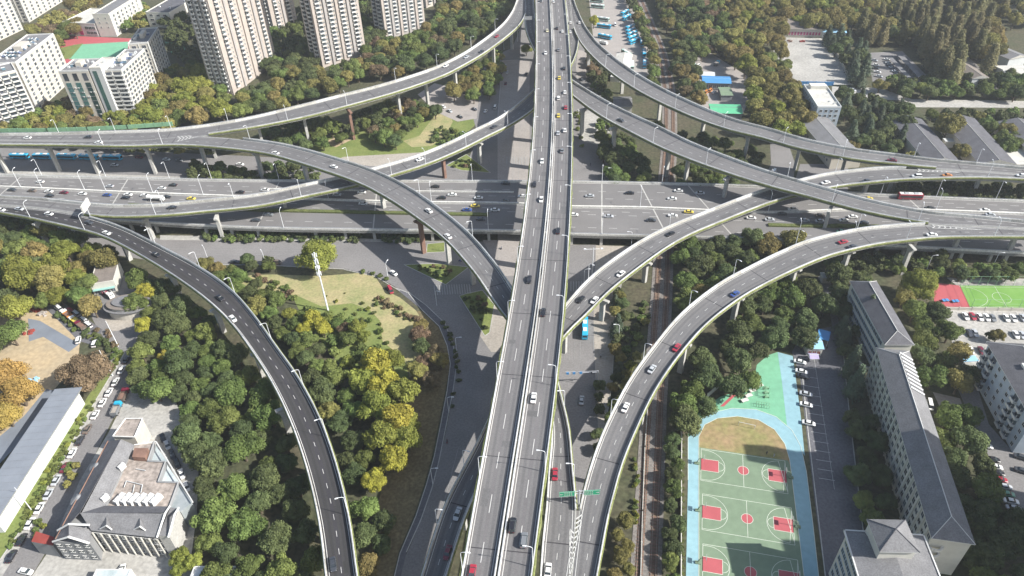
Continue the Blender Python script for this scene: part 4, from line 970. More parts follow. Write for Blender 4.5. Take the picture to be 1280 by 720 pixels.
forest([(300,346),(500,372),(525,400),(520,460),(470,380),(400,384),(340,366)], [('brownshrub', 2), ('limeshrub', 1), ('shrub', 1)], .5, 1.1, 'dotted over the dry park lawn', tries=60, maxn=16, pack=2.5)
# the 290 of each kind that show largest are trees of their own, the remaining far ones are one mass per kind
by = {}
for t in PEND: by.setdefault(NAME[t[3]], []).append(t)
for nm, L in by.items():
    L.sort(key=lambda t: -t[2]/math.hypot(t[0], t[1], CAM_H)); keep, rest = L[:290], L[290:]
    for t in keep: plant(*t)
    if rest:
        b = MB(); mats = []; rr = random.Random(5)
        for x, y, R, kind, lab, grp, zs, z0 in rest:
            lm = {'dark': 'leaf_dark', 'green': 'leaf_green', 'olive': 'leaf_olive'}.get(kind, 'leaf_green')
            if lm not in mats: mats.append(lm)
            src, zc = LOW[kind if kind in LOW else 'green'][rr.randrange(2)], PROTO[kind][1]
            a = rr.uniform(0, 6.28); ca, sa = math.cos(a)*R, math.sin(a)*R; b0 = len(b.v); mi = mats.index(lm)
            b.v += [(x+vx*ca-vy*sa, y+vx*sa+vy*ca, (vz+zc)*R*zs) for vx, vy, vz in src.v]
            b.f += [tuple(b0+i for i in f) for f in src.f]; b.mi += [mi]*len(src.f)
        o = b.build('far_'+nm+'s', mats); tag(o, 'farther '+nm.replace('_', ' ')+'s filling the back of the woods', 'woodland', kind='stuff')
print('TREES', len(TREES), {k: len(v) for k, v in by.items()})
# ================================================================== buildings
mk('stucco_white', (.55, .535, .48), .85, .08, .3)
mk('stucco_cream', (.50, .47, .41), .85, .08, .3)
mk('brick_pink', (.39, .345, .31), .9, .10, .3, scale2=3)
mk('brick_grey', (.34, .32, .305), .9, .10, .3, scale2=3)
mk('tile_white', (.57, .57, .55), .8, .06, .5)
mk('wall_grey', (.24, .245, .25), .85, .08, .4)
mk('wall_bluegrey', (.36, .42, .48), .85, .08, .4)
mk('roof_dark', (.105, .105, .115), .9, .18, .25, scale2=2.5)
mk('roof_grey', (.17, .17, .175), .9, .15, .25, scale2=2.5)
mk('roof_brown', (.19, .165, .145), .9, .12, .25, scale2=2)
mk('roof_flat', (.30, .26, .23), .95, .25, .12, scale2=.8)
mk('roof_pale', (.48, .47, .43), .9, .12, .2, scale2=1.5)
mk('roof_blue', (.07, .24, .50), .6, .08, .3)
mk('roof_lightblue', (.28, .50, .68), .6, .08, .3)
mk('roof_green', (.10, .40, .22), .7, .08, .3)
mk('roof_red', (.25, .05, .04), .8, .1, .3)
mk('metal_white', (.55, .57, .57), .5, .06, .3)
mk('metal_slate', (.22, .24, .27), .6, .10, .12)
mk('purple_tent', (.38, .33, .50), .8, .1, .5)
mk('magenta_panel', (.35, .03, .13), .6, .1, .5)
MT['glass_dark'] = glassmat('glass_dark', (.045, .055, .065))
MT['glass_teal'] = glassmat('glass_teal', (.03, .075, .075))
MT['glass_blue'] = glassmat('glass_blue', (.07, .10, .14))
MT['glass_roof'] = glassmat('glass_roof', (.30, .36, .36), .3)
class Bld:
    """a building: local x along its front edge, y into its depth, z up"""
    def __init__(s, name, label, a, b_, c, h, zref=None, cat='building', group=None, H=None):
        zr = h if zref is None else zref
        A, B, C_ = G(*a, zr), G(*b_, zr), G(*c, zr); u = B-A; u.z = 0; L = u.length; u.normalize(); v = Vector((-u.y, u.x, 0))
        if abs((C_-B).dot(u)) < abs((C_-A).dot(u)): q = C_-B
        else: q = C_-A
        d = q.dot(v)
        if d < 0: A, d, v = A+v*d, -d, v
        s.lx, s.ly, s.h = L, d, (H or h)
        s.root = empty(name, (A.x, A.y, 0), math.atan2(u.y, u.x), label, cat, group)
        s.u, s.v, s.A = u, v, Vector((A.x, A.y, 0)); s.nw = 0; s.extra = MB(); s.wm = {}; s.bal = 0
    def mesh(s, name, mats, fn, smooth=False):
        b = MB(); fn(b); return b.build(name, mats, s.root, smooth)
    def box(s, name, mat_, x0, x1, y0, y1, z0, z1, label=None):
        b = MB(); b.box(((x0+x1)/2, (y0+y1)/2, z0), (x1-x0, y1-y0, z1-z0)); o = b.build(name, mat_, s.root)
        if label: o['label'] = label
        return o
    def walls(s, m_='stucco_white', z1=None, name='wall'):
        s.box(name, m_, 0, s.lx, 0, s.ly, -.3, z1 or s.h)
    def gable(s, m_='roof_dark', rise=2.5, over=.5, hip=0.0, axis='x', gm=None, z=None, name='roof', x0=None, x1=None):
        z = z or s.h; b = MB(); x0 = -over if x0 is None else x0; x1 = s.lx+over if x1 is None else x1; y0, y1 = -over, s.ly+over
        if axis == 'x':
            yc = (y0+y1)/2; P = [(x0, y0, z), (x1, y0, z), (x1, y1, z), (x0, y1, z), (x0+hip, yc, z+rise), (x1-hip, yc, z+rise)]
            b.face([P[0], P[1], P[5], P[4]]); b.face([P[2], P[3], P[4], P[5]]); b.face([P[1], P[2], P[5]], 0 if hip else 1); b.face([P[3], P[0], P[4]], 0 if hip else 1)
        else:
            xc = (x0+x1)/2; P = [(x0, y0, z), (x1, y0, z), (x1, y1, z), (x0, y1, z), (xc, y0+hip, z+rise), (xc, y1-hip, z+rise)]
            b.face([P[1], P[2], P[5], P[4]]); b.face([P[3], P[0], P[4], P[5]]); b.face([P[0], P[1], P[4]], 0 if hip else 1); b.face([P[2], P[3], P[5]], 0 if hip else 1)
        b.face([(x0, y0, z-.25), (x0, y1, z-.25), (x1, y1, z-.25), (x1, y0, z-.25)], 1)
        for p, q in (((x0, y0), (x1, y0)), ((x1, y0), (x1, y1)), ((x1, y1), (x0, y1)), ((x0, y1), (x0, y0))):
            b.face([(*p, z-.25), (*q, z-.25), (*q, z), (*p, z)], 1)
        o = b.build(name, [m_, gm or 'stucco_white'], s.root); r2 = MB()
        if axis == 'x': r2.tube(P[4], P[5], .14, n=5)
        else: r2.tube(P[4], P[5], .14, n=5)
        if hip:
            for i, j in ((0, 4), (3, 4), (1, 5), (2, 5)) if axis == 'x' else ((0, 4), (1, 4), (2, 5), (3, 5)): r2.tube(P[i], P[j], .1, n=5)
        r2.build('ridge_cap', gm or 'roof_pale', o); return o
    def flat(s, m_='roof_flat', pm='stucco_white', par=.9, z=None, t=.3):
        z = z or s.h; s.box('roof', m_, .05, s.lx-.05, .05, s.ly-.05, z, z+.12)
        b = MB(); X, Y = s.lx, s.ly
        for x0, x1, y0, y1 in ((-.05, X+.05, -.05, t), (-.05, X+.05, Y-t, Y+.05), (-.05, t, t, Y-t), (X-t, X+.05, t, Y-t)):
            b.box(((x0+x1)/2, (y0+y1)/2, z-.1), (x1-x0, y1-y0, par+.1))
        b.build('roof_parapet', pm, s.root)
    def clutter(s, n, seed=1, z=None, m_='metal_white', big=1.6, x0=.1, x1=.9, y0=.15, y1=.85):
        r = random.Random(seed); z = (z or s.h)+.12
        for _ in range(n):
            w_, d_, h_ = r.uniform(.6, 1)*big, r.uniform(.5, 1)*big, r.uniform(.4, .9)*big; b = MB()
            b.box((0, 0, 0), (w_, d_, h_)); b.box((0, 0, h_), (w_*.6, d_*.6, h_*.15), 0)
            o = b.build('rooftop_unit', m_, s.root); o.location = (s.lx*r.uniform(x0, x1), s.ly*r.uniform(y0, y1), z); o.rotation_euler.z = r.choice((0, .1, 1.57))
    def solar(s, n, seed=2, z=None, x0=.15, x1=.85, y0=.25, y1=.8):
        """rows of solar water heaters: tilted dark glass with a white tank"""
        r = random.Random(seed); z = (z or s.h)+.12
        me = MB(); me.face([(-1, -.9, .3), (1, -.9, .3), (1, .7, 1.3), (-1, .7, 1.3)], 0); me.face([(-1, .7, 1.24), (1, .7, 1.24), (1, -.9, .24), (-1, -.9, .24)], 0)
        me.tube((-1.1, .8, 1.4), (1.1, .8, 1.4), .24, n=8, mi=1)
        for x in (-.9, .9): me.tube((x, .8, 0), (x, .8, 1.3), .05, n=4, mi=1); me.tube((x, -.8, 0), (x, -.8, .35), .05, n=4, mi=1)
        me = me.mesh('solar_heater', ['glass_blue', 'metal_white'])
        k = int(math.ceil(math.sqrt(n*1.6)))
        for i in range(n):
            o = D.objects.new('solar_heater', me); COL.objects.link(o); o.parent = s.root
            o.location = (s.lx*(x0+(x1-x0)*((i % k)+.5)/k)+r.uniform(-.2, .2), s.ly*(y0+(y1-y0)*((i//k)+.5)/max(1, math.ceil(n/k))), z); o.rotation_euler.z = r.uniform(-.15, .15)
    def frame(s, face, t, z, out=0.0):
        X, Y = s.lx, s.ly
        return {'S': ((t, -out, z), 0), 'N': ((X-t, Y+out, z), math.pi), 'W': ((-out, Y-t, z), -math.pi/2), 'E': ((X+out, t, z), math.pi/2)}[face]
    def length(s, face): return s.lx if face in 'SN' else s.ly
    def win(s, face, t, z, w, h, gm='glass_dark', fm='tile_white', name='window'):
        key = (round(w, 2), round(h, 2), gm, fm, name)
        if key not in s.wm:
            b = MB(); b.box((0, -.03, 0), (w, .10, h), mi=0); f = .09
            b.box((0, -.06, -f), (w+.24, .22, f), mi=1); b.box((0, -.05, h), (w+.16, .16, f), mi=1)
            for x in (-w/2-f/2, w/2+f/2): b.box((x, -.05, 0), (f, .16, h), mi=1)
            b.box((0, -.06, 0), (.07, .12, h), mi=1)
            s.wm[key] = b
        p, a = s.frame(face, t, z); s.nw += 1
        if s.nw <= 90:
            me = D.meshes.get('w_%s_%s' % (s.root.name, key)) or s.wm[key].mesh('w_%s_%s' % (s.root.name, key), [gm, fm])
            o = D.objects.new(name, me); COL.objects.link(o); o.parent = s.root; o.location = p; o.rotation_euler.z = a
        else:
            R_ = Matrix.Rotation(a, 3, 'Z'); b0 = len(s.extra.v); src = s.wm[key]; om = {'glass_dark': 0, 'glass_teal': 0, 'glass_blue': 0}
            s.extra.v += [tuple(R_ @ Vector(v)+Vector(p)) for v in src.v]; s.extra.f += [tuple(b0+i for i in f) for f in src.f]; s.extra.mi += src.mi; s.gm, s.fm = gm, fm
    def rows(s, face, z0, z1, floors, cols, w=1.4, h=1.5, t0=.06, t1=.94, **k):
        L = s.length(face); fh = (z1-z0)/floors
        for f in range(floors):
            for c in range(cols):
                s.win(face, L*(t0+(t1-t0)*(c+.5)/cols), z0+fh*f+(fh-h)*.5, w, h, **k)
    def balcony(s, face, t, z, w=3.2, d=1.3, m_='tile_white', gl=True):
        key = ('bal', round(w, 2), m_)
        if key not in s.wm:
            b = MB(); b.box((0, -d/2, 0), (w, d, .14)); b.box((0, -d+.05, .1), (w, .1, .95))
            for x in (-w/2+.05, w/2-.05): b.box((x, -d/2, .1), (.1, d, .95)); b.box((x, -d+.06, .1), (.12, .12, 2.4))
            if gl: b.box((0, -d+.22, 1.0), (w-.2, .05, 1.3), mi=1)
            b.box((0, -.05, .2), (w-.4, .12, 2.2), mi=1); s.wm[key] = b
        p, a = s.frame(face, t, z); s.bal += 1
        if s.bal <= 90:
            me = D.meshes.get('b_%s_%s' % (s.root.name, key)) or s.wm[key].mesh('b_%s_%s' % (s.root.name, key), [m_, 'glass_dark'])
            o = D.objects.new('balcony', me); COL.objects.link(o); o.parent = s.root; o.location = p; o.rotation_euler.z = a
        else:
            if not hasattr(s, 'xb'): s.xb = MB(); s.xbm = m_
            R_ = Matrix.Rotation(a, 3, 'Z'); b0 = len(s.xb.v); src = s.wm[key]
            s.xb.v += [tuple(R_ @ Vector(v)+Vector(p)) for v in src.v]; s.xb.f += [tuple(b0+i for i in f) for f in src.f]; s.xb.mi += src.mi
    def done(s):
        if s.extra.v: tag(s.extra.build('further_windows', [s.gm, s.fm], s.root), kind='stuff')
        if hasattr(s, 'xb'): tag(s.xb.build('further_balconies', [s.xbm, 'glass_dark'], s.root), kind='stuff')
        return s
    def band(s, z, m_='tile_white', t=.35, out=.12, name='floor_band'):
        b = MB(); X, Y = s.lx, s.ly
        b.box((X/2, -out/2, z), (X+2*out, out, t)); b.box((X/2, Y+out/2, z), (X+2*out, out, t)); b.box((-out/2, Y/2, z), (out, Y, t)); b.box((X+out/2, Y/2, z), (out, Y, t))
        b.build(name, m_, s.root)
    def pilaster(s, face, t, w, z0, z1, m_, out=.5, name='wall_bay'):
        p, a = s.frame(face, t, z0); b = MB(); b.box((0, -out/2+.01, 0), (w, out, z1-z0)); o = b.build(name, m_, s.root); o.location = p; o.rotation_euler.z = a; return o

def air_con(T, faces, n, z0, z1, seed=4):
    r = random.Random(seed+int(T.lx*10)); b = MB(); b.box((0, -.25, 0), (.9, .4, .65)); b.tube((0, -.46, .32), (0, -.47, .32), .24, n=8, mi=1); me = b.mesh('air_conditioner', ['tile_white', 'glass_dark'])
    for _ in range(n):
        f = r.choice(faces); p, a = T.frame(f, r.uniform(.5, T.length(f)-.5), z0+3*int(r.uniform(0, (z1-z0)/3-1))+.3); o = D.objects.new('air_conditioner', me); COL.objects.link(o); o.parent = T.root; o.location = p; o.rotation_euler.z = a
def tower(label, a, b_, depth, H, wall, stacks, seed=0, z_lo=3):
    """tall residential slab given by the two ends of its sunny front at ground level"""
    A, B = G(*a), G(*b_); u = (B-A); L = u.length; u.normalize(); n = Vector((-u.y, u.x, 0))
    C_ = B+n*depth
    T = Bld('apartment_tower', label, a, b_, PJ(C_), H, zref=0); T.walls(wall); T.flat('roof_grey', wall)
    T.box('stair_head', wall, T.lx*.35, T.lx*.65, T.ly*.3, T.ly*.7, H+.12, H+5)
    fl = int((H-z_lo)/3)
    for face in 'SEW':
        Lf = T.length(face); ns = stacks.get(face, 0)
        for k in range(ns):
            t = Lf*(k+.5)/ns
            T.pilaster(face, t-Lf/ns*.5+1.1, 1.9, 0, H-2, 'brick_grey' if k % 2 else 'brick_pink', 1.0)
            for f in range(fl):
                T.balcony(face, t+.2, z_lo+f*3, w=min(3.4, Lf/ns*.5))
        if ns:
            for k in range(ns):
                for f in range(fl):
                    T.win(face, Lf*(k+.5)/ns+Lf/ns*.36, z_lo+f*3+.9, .9, 1.2)
    air_con(T, 'SEW', 70, z_lo, H)
    return T.done()
tower('leftmost tall pink slab tower at the top with stacked white balconies', (291,119), (346,78), 15, 96, 'brick_pink', dict(S=4, W=3, E=2))
tower('second slab tower from the right among those in the upper left', (403,85), (457,69), 15, 96, 'brick_pink', dict(S=4, W=2, E=2))
tower('rightmost slab tower of the upper left group beside the wood', (482,50), (531,36), 14, 93, 'brick_grey', dict(S=5, W=2, E=1))
tower('narrow slab tower showing only its foot between two taller looking ones', (344,48), (373,36), 12, 90, 'brick_pink', dict(S=2, W=2, E=1))
tower('faint slab tower touching the top edge right of the group', (532,10), (562,2), 12, 90, 'stucco_cream', dict(S=3, W=1, E=1))

def flats(label, a, b_, c, h, zref=None, floors=11, wall='stucco_cream', S=6, E=6, W=3, bal='', solar=0, seed=1, clutter=6, gm='glass_dark', strips=0):
    T = Bld('apartment_block', label, a, b_, c, h, zref); T.walls(wall); T.flat('roof_grey', 'tile_white')
    fh = (h-1)/floors
    for face, n in (('S', S), ('E', E), ('W', W)):
        if not n: continue
        L = T.length(face)
        for k in range(n+1):
            T.pilaster(face, min(max(L*k/n, .2), L-.2), .35, 0, h-.05, 'tile_white', .35, name='wall_rib')
        for f in range(floors):
            for k in range(n):
                if face in bal: T.balcony(face, L*(k+.5)/n, .6+f*fh, w=L/n-.6, m_='tile_white', gl=False)
                else: T.win(face, L*(k+.5)/n, .9+f*fh, min(2.6, L/n*.68), 1.9, gm=gm)
    for k in range(strips):
        t = T.lx*(k+.5)/strips
        T.pilaster('S', t, T.lx/strips*.52, 1.5, h*.78, 'glass_teal', .15, name='glass_strip'); T.pilaster('S', t, T.lx/strips*.45, h*.82, h-1.2, 'glass_dark', .15, name='glass_strip')
        for q in range(8): T.pilaster('S', t, T.lx/strips*.52, 1.5+q*3, 1.65+q*3, 'wall_grey', .3, name='transom')
    for f in range(0, 0 if strips else floors, 1): T.band(.4+f*fh, 'tile_white', .22, .13)
    T.box('stair_head', wall, T.lx*.42, T.lx*.62, T.ly*.35, T.ly*.65, h+.12, h+3)
    if solar: T.solar(solar, seed)
    T.clutter(clutter, seed); air_con(T, 'SE', 36, .8, h-2, seed); return T.done()
flats('white balconied flats at the far left standing closest to the ramp', (-32,101), (20,89), (36,74), 33, S=5, E=5, W=0, bal='S', solar=6, seed=3)
flats('long white flats with a cluttered roof at the left edge behind the front block', (20,79), (67,43), (50,33), 33, S=7, E=3, W=2, solar=22, seed=4, clutter=14)
flats('grey fronted block with tall dark teal glass strips above the ramp', (73.5,90), (110,89), (103,75), 33, S=0, E=0, W=3, gm='glass_teal', wall='stucco_cream', solar=5, seed=5, clutter=3, strips=3)
flats('middle white block of the joined flats with balconies above the yellow trees', (127,89), (152,88.3), (186,62), 32, S=2, E=8, W=0, bal='S', solar=14, seed=6, clutter=12)
flats('right hand white block of the joined flats lying in the shadow of the slab towers', (160,56), (185,54), (201,35), 33, S=2, E=6, W=0, seed=7, solar=3)
T = Bld('stair_tower', 'blank white stair tower between the glass striped block and the balconied flats', (111,86), (126,86), (129,73), 34.5, cat='building'); T.walls('tile_white'); T.flat('roof_pale'); T.pilaster('S', 3, 2.6, 2, 33, 'glass_teal', .12, name='glass_strip'); T.clutter(2, 3); T.done()
flats('white flats cut by the top left corner', (-40,70), (29,37), (20,22), 42, zref=0, S=9, E=4, W=0, seed=8, floors=14)
flats('white flats at the top edge just right of the corner block', (37,28), (78,2), (70,-6), 42, zref=0, S=7, E=3, W=3, seed=9, floors=14)
# school buildings
T = Bld('school_building', 'white school block with a grid of open galleries beside the red and green court', (126,46), (146,46), (174,21), 18, zref=0); T.walls('stucco_white'); T.flat('roof_grey')
T.rows('E', 1, 17, 5, 7, 2.2, 1.9); T.rows('S', 6, 17, 3, 2, .9, 1.2)
for k in range(8): T.pilaster('E', max(.2, T.ly*k/7-.1), .4, 0, 17.9, 'tile_white', .6, name='wall_rib')
T.done()
T = Bld('school_building', 'low school block with magenta and white panels at the red track', (84,44), (124,46), (128,26), 10, zref=0); T.walls('tile_white'); T.flat('roof_pale')
for i, x in enumerate((.1, .28, .5)):
    T.pilaster('S', T.lx*x, 3.2, 1.0, 8.5, 'magenta_panel', .12, name='coloured_panel')
T.rows('S', 1, 9, 2, 3, 3.0, 2.4, .66, .98, gm='glass_teal'); T.done()
T = Bld('school_building', 'pale flat roofed school block at the top edge beside the dark trees', (188,34), (217,35), (232,12), 12, zref=0); T.walls('stucco_white'); T.flat('roof_dark'); T.rows('S', 1, 12, 3, 3, 3, 1.6); T.clutter(4, 5); T.done()
T = Bld('small_house', 'small white house at the top left of the slab tower', (240,24), (250,24), (247,8), 7, zref=0); T.walls(); T.flat('roof_pale'); T.rows('S', .5, 6, 2, 2, 1.6, 1.5); T.done()

# campus long building
def longroof(T, rise, m_='roof_grey'): pass
T = Bld('campus_building', 'long pitched roof building running down the right side beside the campus road', (1166.7,671), (1215.8,678), (1145,441), 17)
T.walls('stucco_white'); T.gable('roof_grey', 3.2, .6, hip=6.0, axis='y', gm='tile_white')
n = 22
for f in range(5):
    for k in range(n):
        t = T.ly*(k+.5)/n
        if f < 4 or k % 1 == 0: T.win('W', t, 1.2+f*3.15, 1.7, 2.3 if 3 < k < 10 or 13 < k < 18 else 1.7, gm='glass_dark', fm='stucco_white')
for k in range(n+1): T.pilaster('W', min(max(T.ly*k/n, .2), T.ly-.2), (.9 if k % 3 == 0 else .4), 0, 16.7, 'stucco_white', .35, name='wall_rib')
for k in range(9):
    b = MB(); yy = T.ly-4.5-k*2.1; xc = T.lx/2
    b.tube((xc+.3, yy, 20.35), (T.lx+.4, yy, 17.35), .32, n=4); 
    o = b.build('skylight', 'metal_white', T.root)
for z in (9.0, 12.2):
    b = MB(); 
    for i in range(9):
        a = math.pi*i/8
        b.box((1.6+1.9*math.cos(a)*1.0, .0-1.4*math.sin(a), z), (.7, .3, 1.0), 0)
    b.build('round_balcony', 'tile_white', T.root)
T.done(); LB = T
T = Bld('campus_building', 'narrower shaded northern wing of the long pitched roof building', (1107,430), (1141,430), (1114,352), 15); T.walls('stucco_white'); T.gable('roof_dark', 3.0, .5, hip=4.5, axis='y', gm='tile_white')
T.rows('W', .8, 14.6, 4, 20, 1.4, 1.6, fm='wall_bluegrey'); T.done()
# bottom right building with a square tower
T = Bld('campus_hall', 'grey roofed hall at the bottom right with a square pyramid roofed tower', (1080,735), (1180,742), (1151,671.5), 21)
T.walls('stucco_white'); b = MB(); X, Y = T.lx, T.ly
b.face([(-.5,-.5,21),(X*.52,-.5,22.6),(X*.52,Y-3,22.6),(-.5,Y+.5,21)]); b.face([(X*.52,-.5,22.6),(X+.5,-.5,21),(X+.5,Y+.5,21),(X*.52,Y-3,22.6)]); b.face([(-.5,Y+.5,21),(X*.52,Y-3,22.6),(X+.5,Y+.5,21)])
b.face([(-.5,-.5,20.8),(-.5,Y+.5,20.8),(X+.5,Y+.5,20.8),(X+.5,-.5,20.8)], 1)
for p, q in (((-.5,-.5),(X+.5,-.5)), ((X+.5,-.5),(X+.5,Y+.5)), ((X+.5,Y+.5),(-.5,Y+.5)), ((-.5,Y+.5),(-.5,-.5))): b.face([(*p,20.8),(*q,20.8),(*q,21),(*p,21)], 1)
b.build('roof', ['roof_grey', 'tile_white'], T.root)
b = MB()
for x0, x1, y0, y1 in ((-.8, -.45, -.8, Y+.8), (X+.45, X+.8, -.8, Y+.8), (-.8, X+.8, Y+.45, Y+.8)): b.box(((x0+x1)/2, (y0+y1)/2, 20.7), (x1-x0, y1-y0, .6))
b.build('gutter', 'tile_white', T.root); T.rows('W', 1.5, 20.4, 5, 8, 1.5, 1.7, fm='wall_bluegrey'); T.rows('N', 1.5, 20.4, 5, 5, 1.5, 1.7, fm='wall_bluegrey'); T.done()
tw = Bld('roof_tower', 'x', (1099.5,690), (1150,691), (1133,650), 26)
o = tw.root; rp = []
for nm in ():
    pass
# the square tower belongs to the hall
b = MB(); b.box((tw.lx/2, tw.ly/2, 17), (tw.lx-1.2, tw.ly-1.2, 8.9)); w1 = b.build('tower_wall', 'stucco_white', None)
b = MB(); X, Y = tw.lx, tw.ly; c = (X/2, Y/2, 29.1)
for p, q in (((0,0),(X,0)), ((X,0),(X,Y)), ((X,Y),(0,Y)), ((0,Y),(0,0))): b.face([(*p,26.1),(*q,26.1),c]); b.face([(*p,25.8),(*q,25.8),(*q,26.1),(*p,26.1)], 1)
b.face([(0,0,25.8),(0,Y,25.8),(X,Y,25.8),(X,0,25.8)], 1); w2 = b.build('tower_roof', ['roof_grey', 'tile_white'], None)
b = MB()
for p in ((0,0),(X,0),(X,Y),(0,Y)): b.tube((*p,26.16), (c[0],c[1],c[2]+.02), .12, n=5)
b.build('ridge_cap', 'roof_dark', w2)
Mx = Matrix.Translation(o.location) @ Matrix.Rotation(o.rotation_euler.z, 4, 'Z'); Mr = Matrix.Translation(T.root.location) @ Matrix.Rotation(T.root.rotation_euler.z, 4, 'Z')
for q in (w1, w2): q.parent = T.root; q.matrix_local = Mr.inverted() @ Mx
D.objects.remove(o)
# apartment block at the right edge
T = Bld('apartment_block', 'grey blue apartment block with rounded balconies cut by the right edge', (1236.4,428.8), (1292,524), (1345,500), 17); T.h = 17
T.walls('wall_bluegrey'); T.gable('roof_dark', 3.2, .7, hip=5, axis='x', gm='tile_white')
for face in 'SW':
    L = T.length(face); n = int(L/4.2)
    for f in range(5):
        for k in range(n):
            if k % 5 in (0, 1) if face == 'S' else False: T.balcony(face, L*(k+.5)/n, .6+f*3.2, w=3.0, m_='tile_white', gl=False)
            else: T.win(face, L*(k+.5)/n, 1.3+f*3.2, 1.4, 1.5, fm='tile_white')
T.box('dormer', 'tile_white', T.lx*.35, T.lx*.42, T.ly*.28, T.ly*.36, 17.5, 19.8); T.done()

# sheds of the north east
def shed(label, a, b_, c, h, roof='roof_grey', wall='stucco_cream', rise=1.8, axis='y', name='shed', over=.4, hip=0, win=None, zref=None, cat='shed'):
    T = Bld(name, label, a, b_, c, h, zref, cat=cat); T.walls(wall); T.gable(roof, rise, over, axis=axis, gm='roof_pale' if wall != 'wall_grey' else wall, hip=hip)
    if win: T.rows(*win)
    return T.done()
shed('long grey roofed shed behind the white building at the outer ramp', (1040,197), (1078,195), (1050,147), 7, win=('W', .5, 6, 1, 12, 1.6, 1.5))
shed('grey roofed shed left of the broad olive tree', (1158,202), (1199,202), (1160,149), 7, 'roof_dark', rise=2.4)
shed('grey roofed shed in the middle of the three parallel ones at the right', (1224,204), (1270,205), (1216,148), 7, 'roof_dark', rise=2.4)
shed('grey roofed shed cut by the right edge', (1290,192), (1340,192), (1300,152), 7, 'roof_dark', rise=2.4)
T = Bld('low_annex', 'low pale concrete roofed annex at the right edge touching the ramp', (1270,206), (1312,206), (1275,180), 4.5, cat='shed'); T.walls('stucco_cream'); T.flat('roof_pale', 'roof_pale', .2); T.done()
T = Bld('low_annex', 'small white flat roof between two grey sheds', (1182,177), (1209,177), (1206,173), 4, cat='shed'); T.walls('stucco_white'); T.flat('metal_white', 'metal_white', .15); T.done()
shed('brown roofed shed with a white gable in the conifer stand', (1216,98), (1236,97), (1200,52), 7, 'roof_brown', 'metal_white')
shed('slate blue roofed shed in the top right corner', (1262,74), (1284,70), (1250,38), 7, 'roof_grey', 'metal_white')
shed('white ended house on the right edge below the slate roofed shed', (1262,98), (1300,98), (1300,82), 6, 'roof_pale', 'stucco_white', axis='x')
T = Bld('gatehouse', 'long low gatehouse with a grey roof at the back of the empty yard', (977,46), (1028,47), (1029,31), 6.5, zref=0, cat='building'); T.walls('stucco_cream', 6.5); T.gable('roof_brown', 2.2, .8, axis='x', gm='roof_pale'); T.rows('S', .3, 5.4, 1, 12, 1.5, 2.4, gm='magenta_panel'); T.done()
shed('small blue and white roof beside the gatehouse', (1029,40), (1058,41), (1058,34), 4.5, 'roof_lightblue', 'metal_white', 1, axis='x')
T = Bld('office_block', 'white four storey block with a pale flat roof below the blue fence', (1022,135), (1051.5,135), (1040,107), 13); T.walls('wall_bluegrey'); T.flat('roof_pale', 'metal_white', 1.0)
T.rows('W', .6, 12.6, 4, 9, 1.5, 1.6); T.rows('S', .6, 12.6, 4, 4, 1.5, 1.6); T.box('roof_hut', 'stucco_white', T.lx*.2, T.lx*.9, T.ly*.82, T.ly*.97, 13.1, 15.2); T.clutter(4, 9, big=1.1); T.done()
T = Bld('market_hall', 'market hall with a bright blue metal roof', (879,103), (913.5,104), (912.5,96), 5.5); T.walls('wall_grey', 5.3); T.gable('roof_blue', 1.0, .5, axis='x', gm='roof_lightblue'); T.rows('S', .5, 5, 1, 6, 2.0, 2.2); T.done()
shed('market shed with a bright green metal roof beside the outer ramp', (889,141), (928,142), (926,131), 5, 'roof_green', 'wall_grey', 1.0, axis='x')
shed('small dark green roofed shed between the blue and green market roofs', (902,119), (916,119), (914,109), 4, 'court_green', 'wall_grey', .8, axis='x')
T = Bld('white_canopy', 'row of white flat canopies just above the blue market roof', (869,94), (894,95), (893,90), 3.2, cat='canopy'); T.box('roof', 'metal_white', 0, T.lx, 0, T.ly, 3.0, 3.2)
b = MB(); [b.tube((x, y, 0), (x, y, 3), .08) for x in (.3, T.lx/2, T.lx-.3) for y in (.3, T.ly-.3)]; b.build('posts', 'steel', T.root); T.done()
shed('pale grey metal roof of the bus depot half hidden by the outer ramp', (766,90), (786,91), (777,67), 5, 'roof_pale', 'metal_white', 1.0)
shed('small house with a dark gabled roof between the two north east ramps', (768,133), (790,133), (789,121), 5, 'roof_grey', 'stucco_cream', 2.0, axis='x')
T = Bld('small_kiosk', 'little white hut beside the piers right of the main viaduct', (763,96), (775,97), (775,92), 3.5, cat='kiosk'); T.walls('stucco_white'); T.flat('roof_pale', 'metal_white', .2); T.done()
# carport rows at the upper right
for i, (a, b_, c) in enumerate((((1137,101), (1143,101), (1124,72)), ((1155,104), (1163,104), (1134,66)))):
    T = Bld('carport', ('left' if i == 0 else 'right')+' hand long carport roof at the upper right car park', a, b_, c, 2.8, cat='carport'); T.box('roof', 'roof_grey', 0, T.lx, 0, T.ly, 2.6, 2.8)
    b = MB(); [b.tube((x, T.ly*k/8, 0), (x, T.ly*k/8, 2.6), .08) for x in (.3, T.lx-.3) for k in range(9)]; b.build('posts', 'steel', T.root)
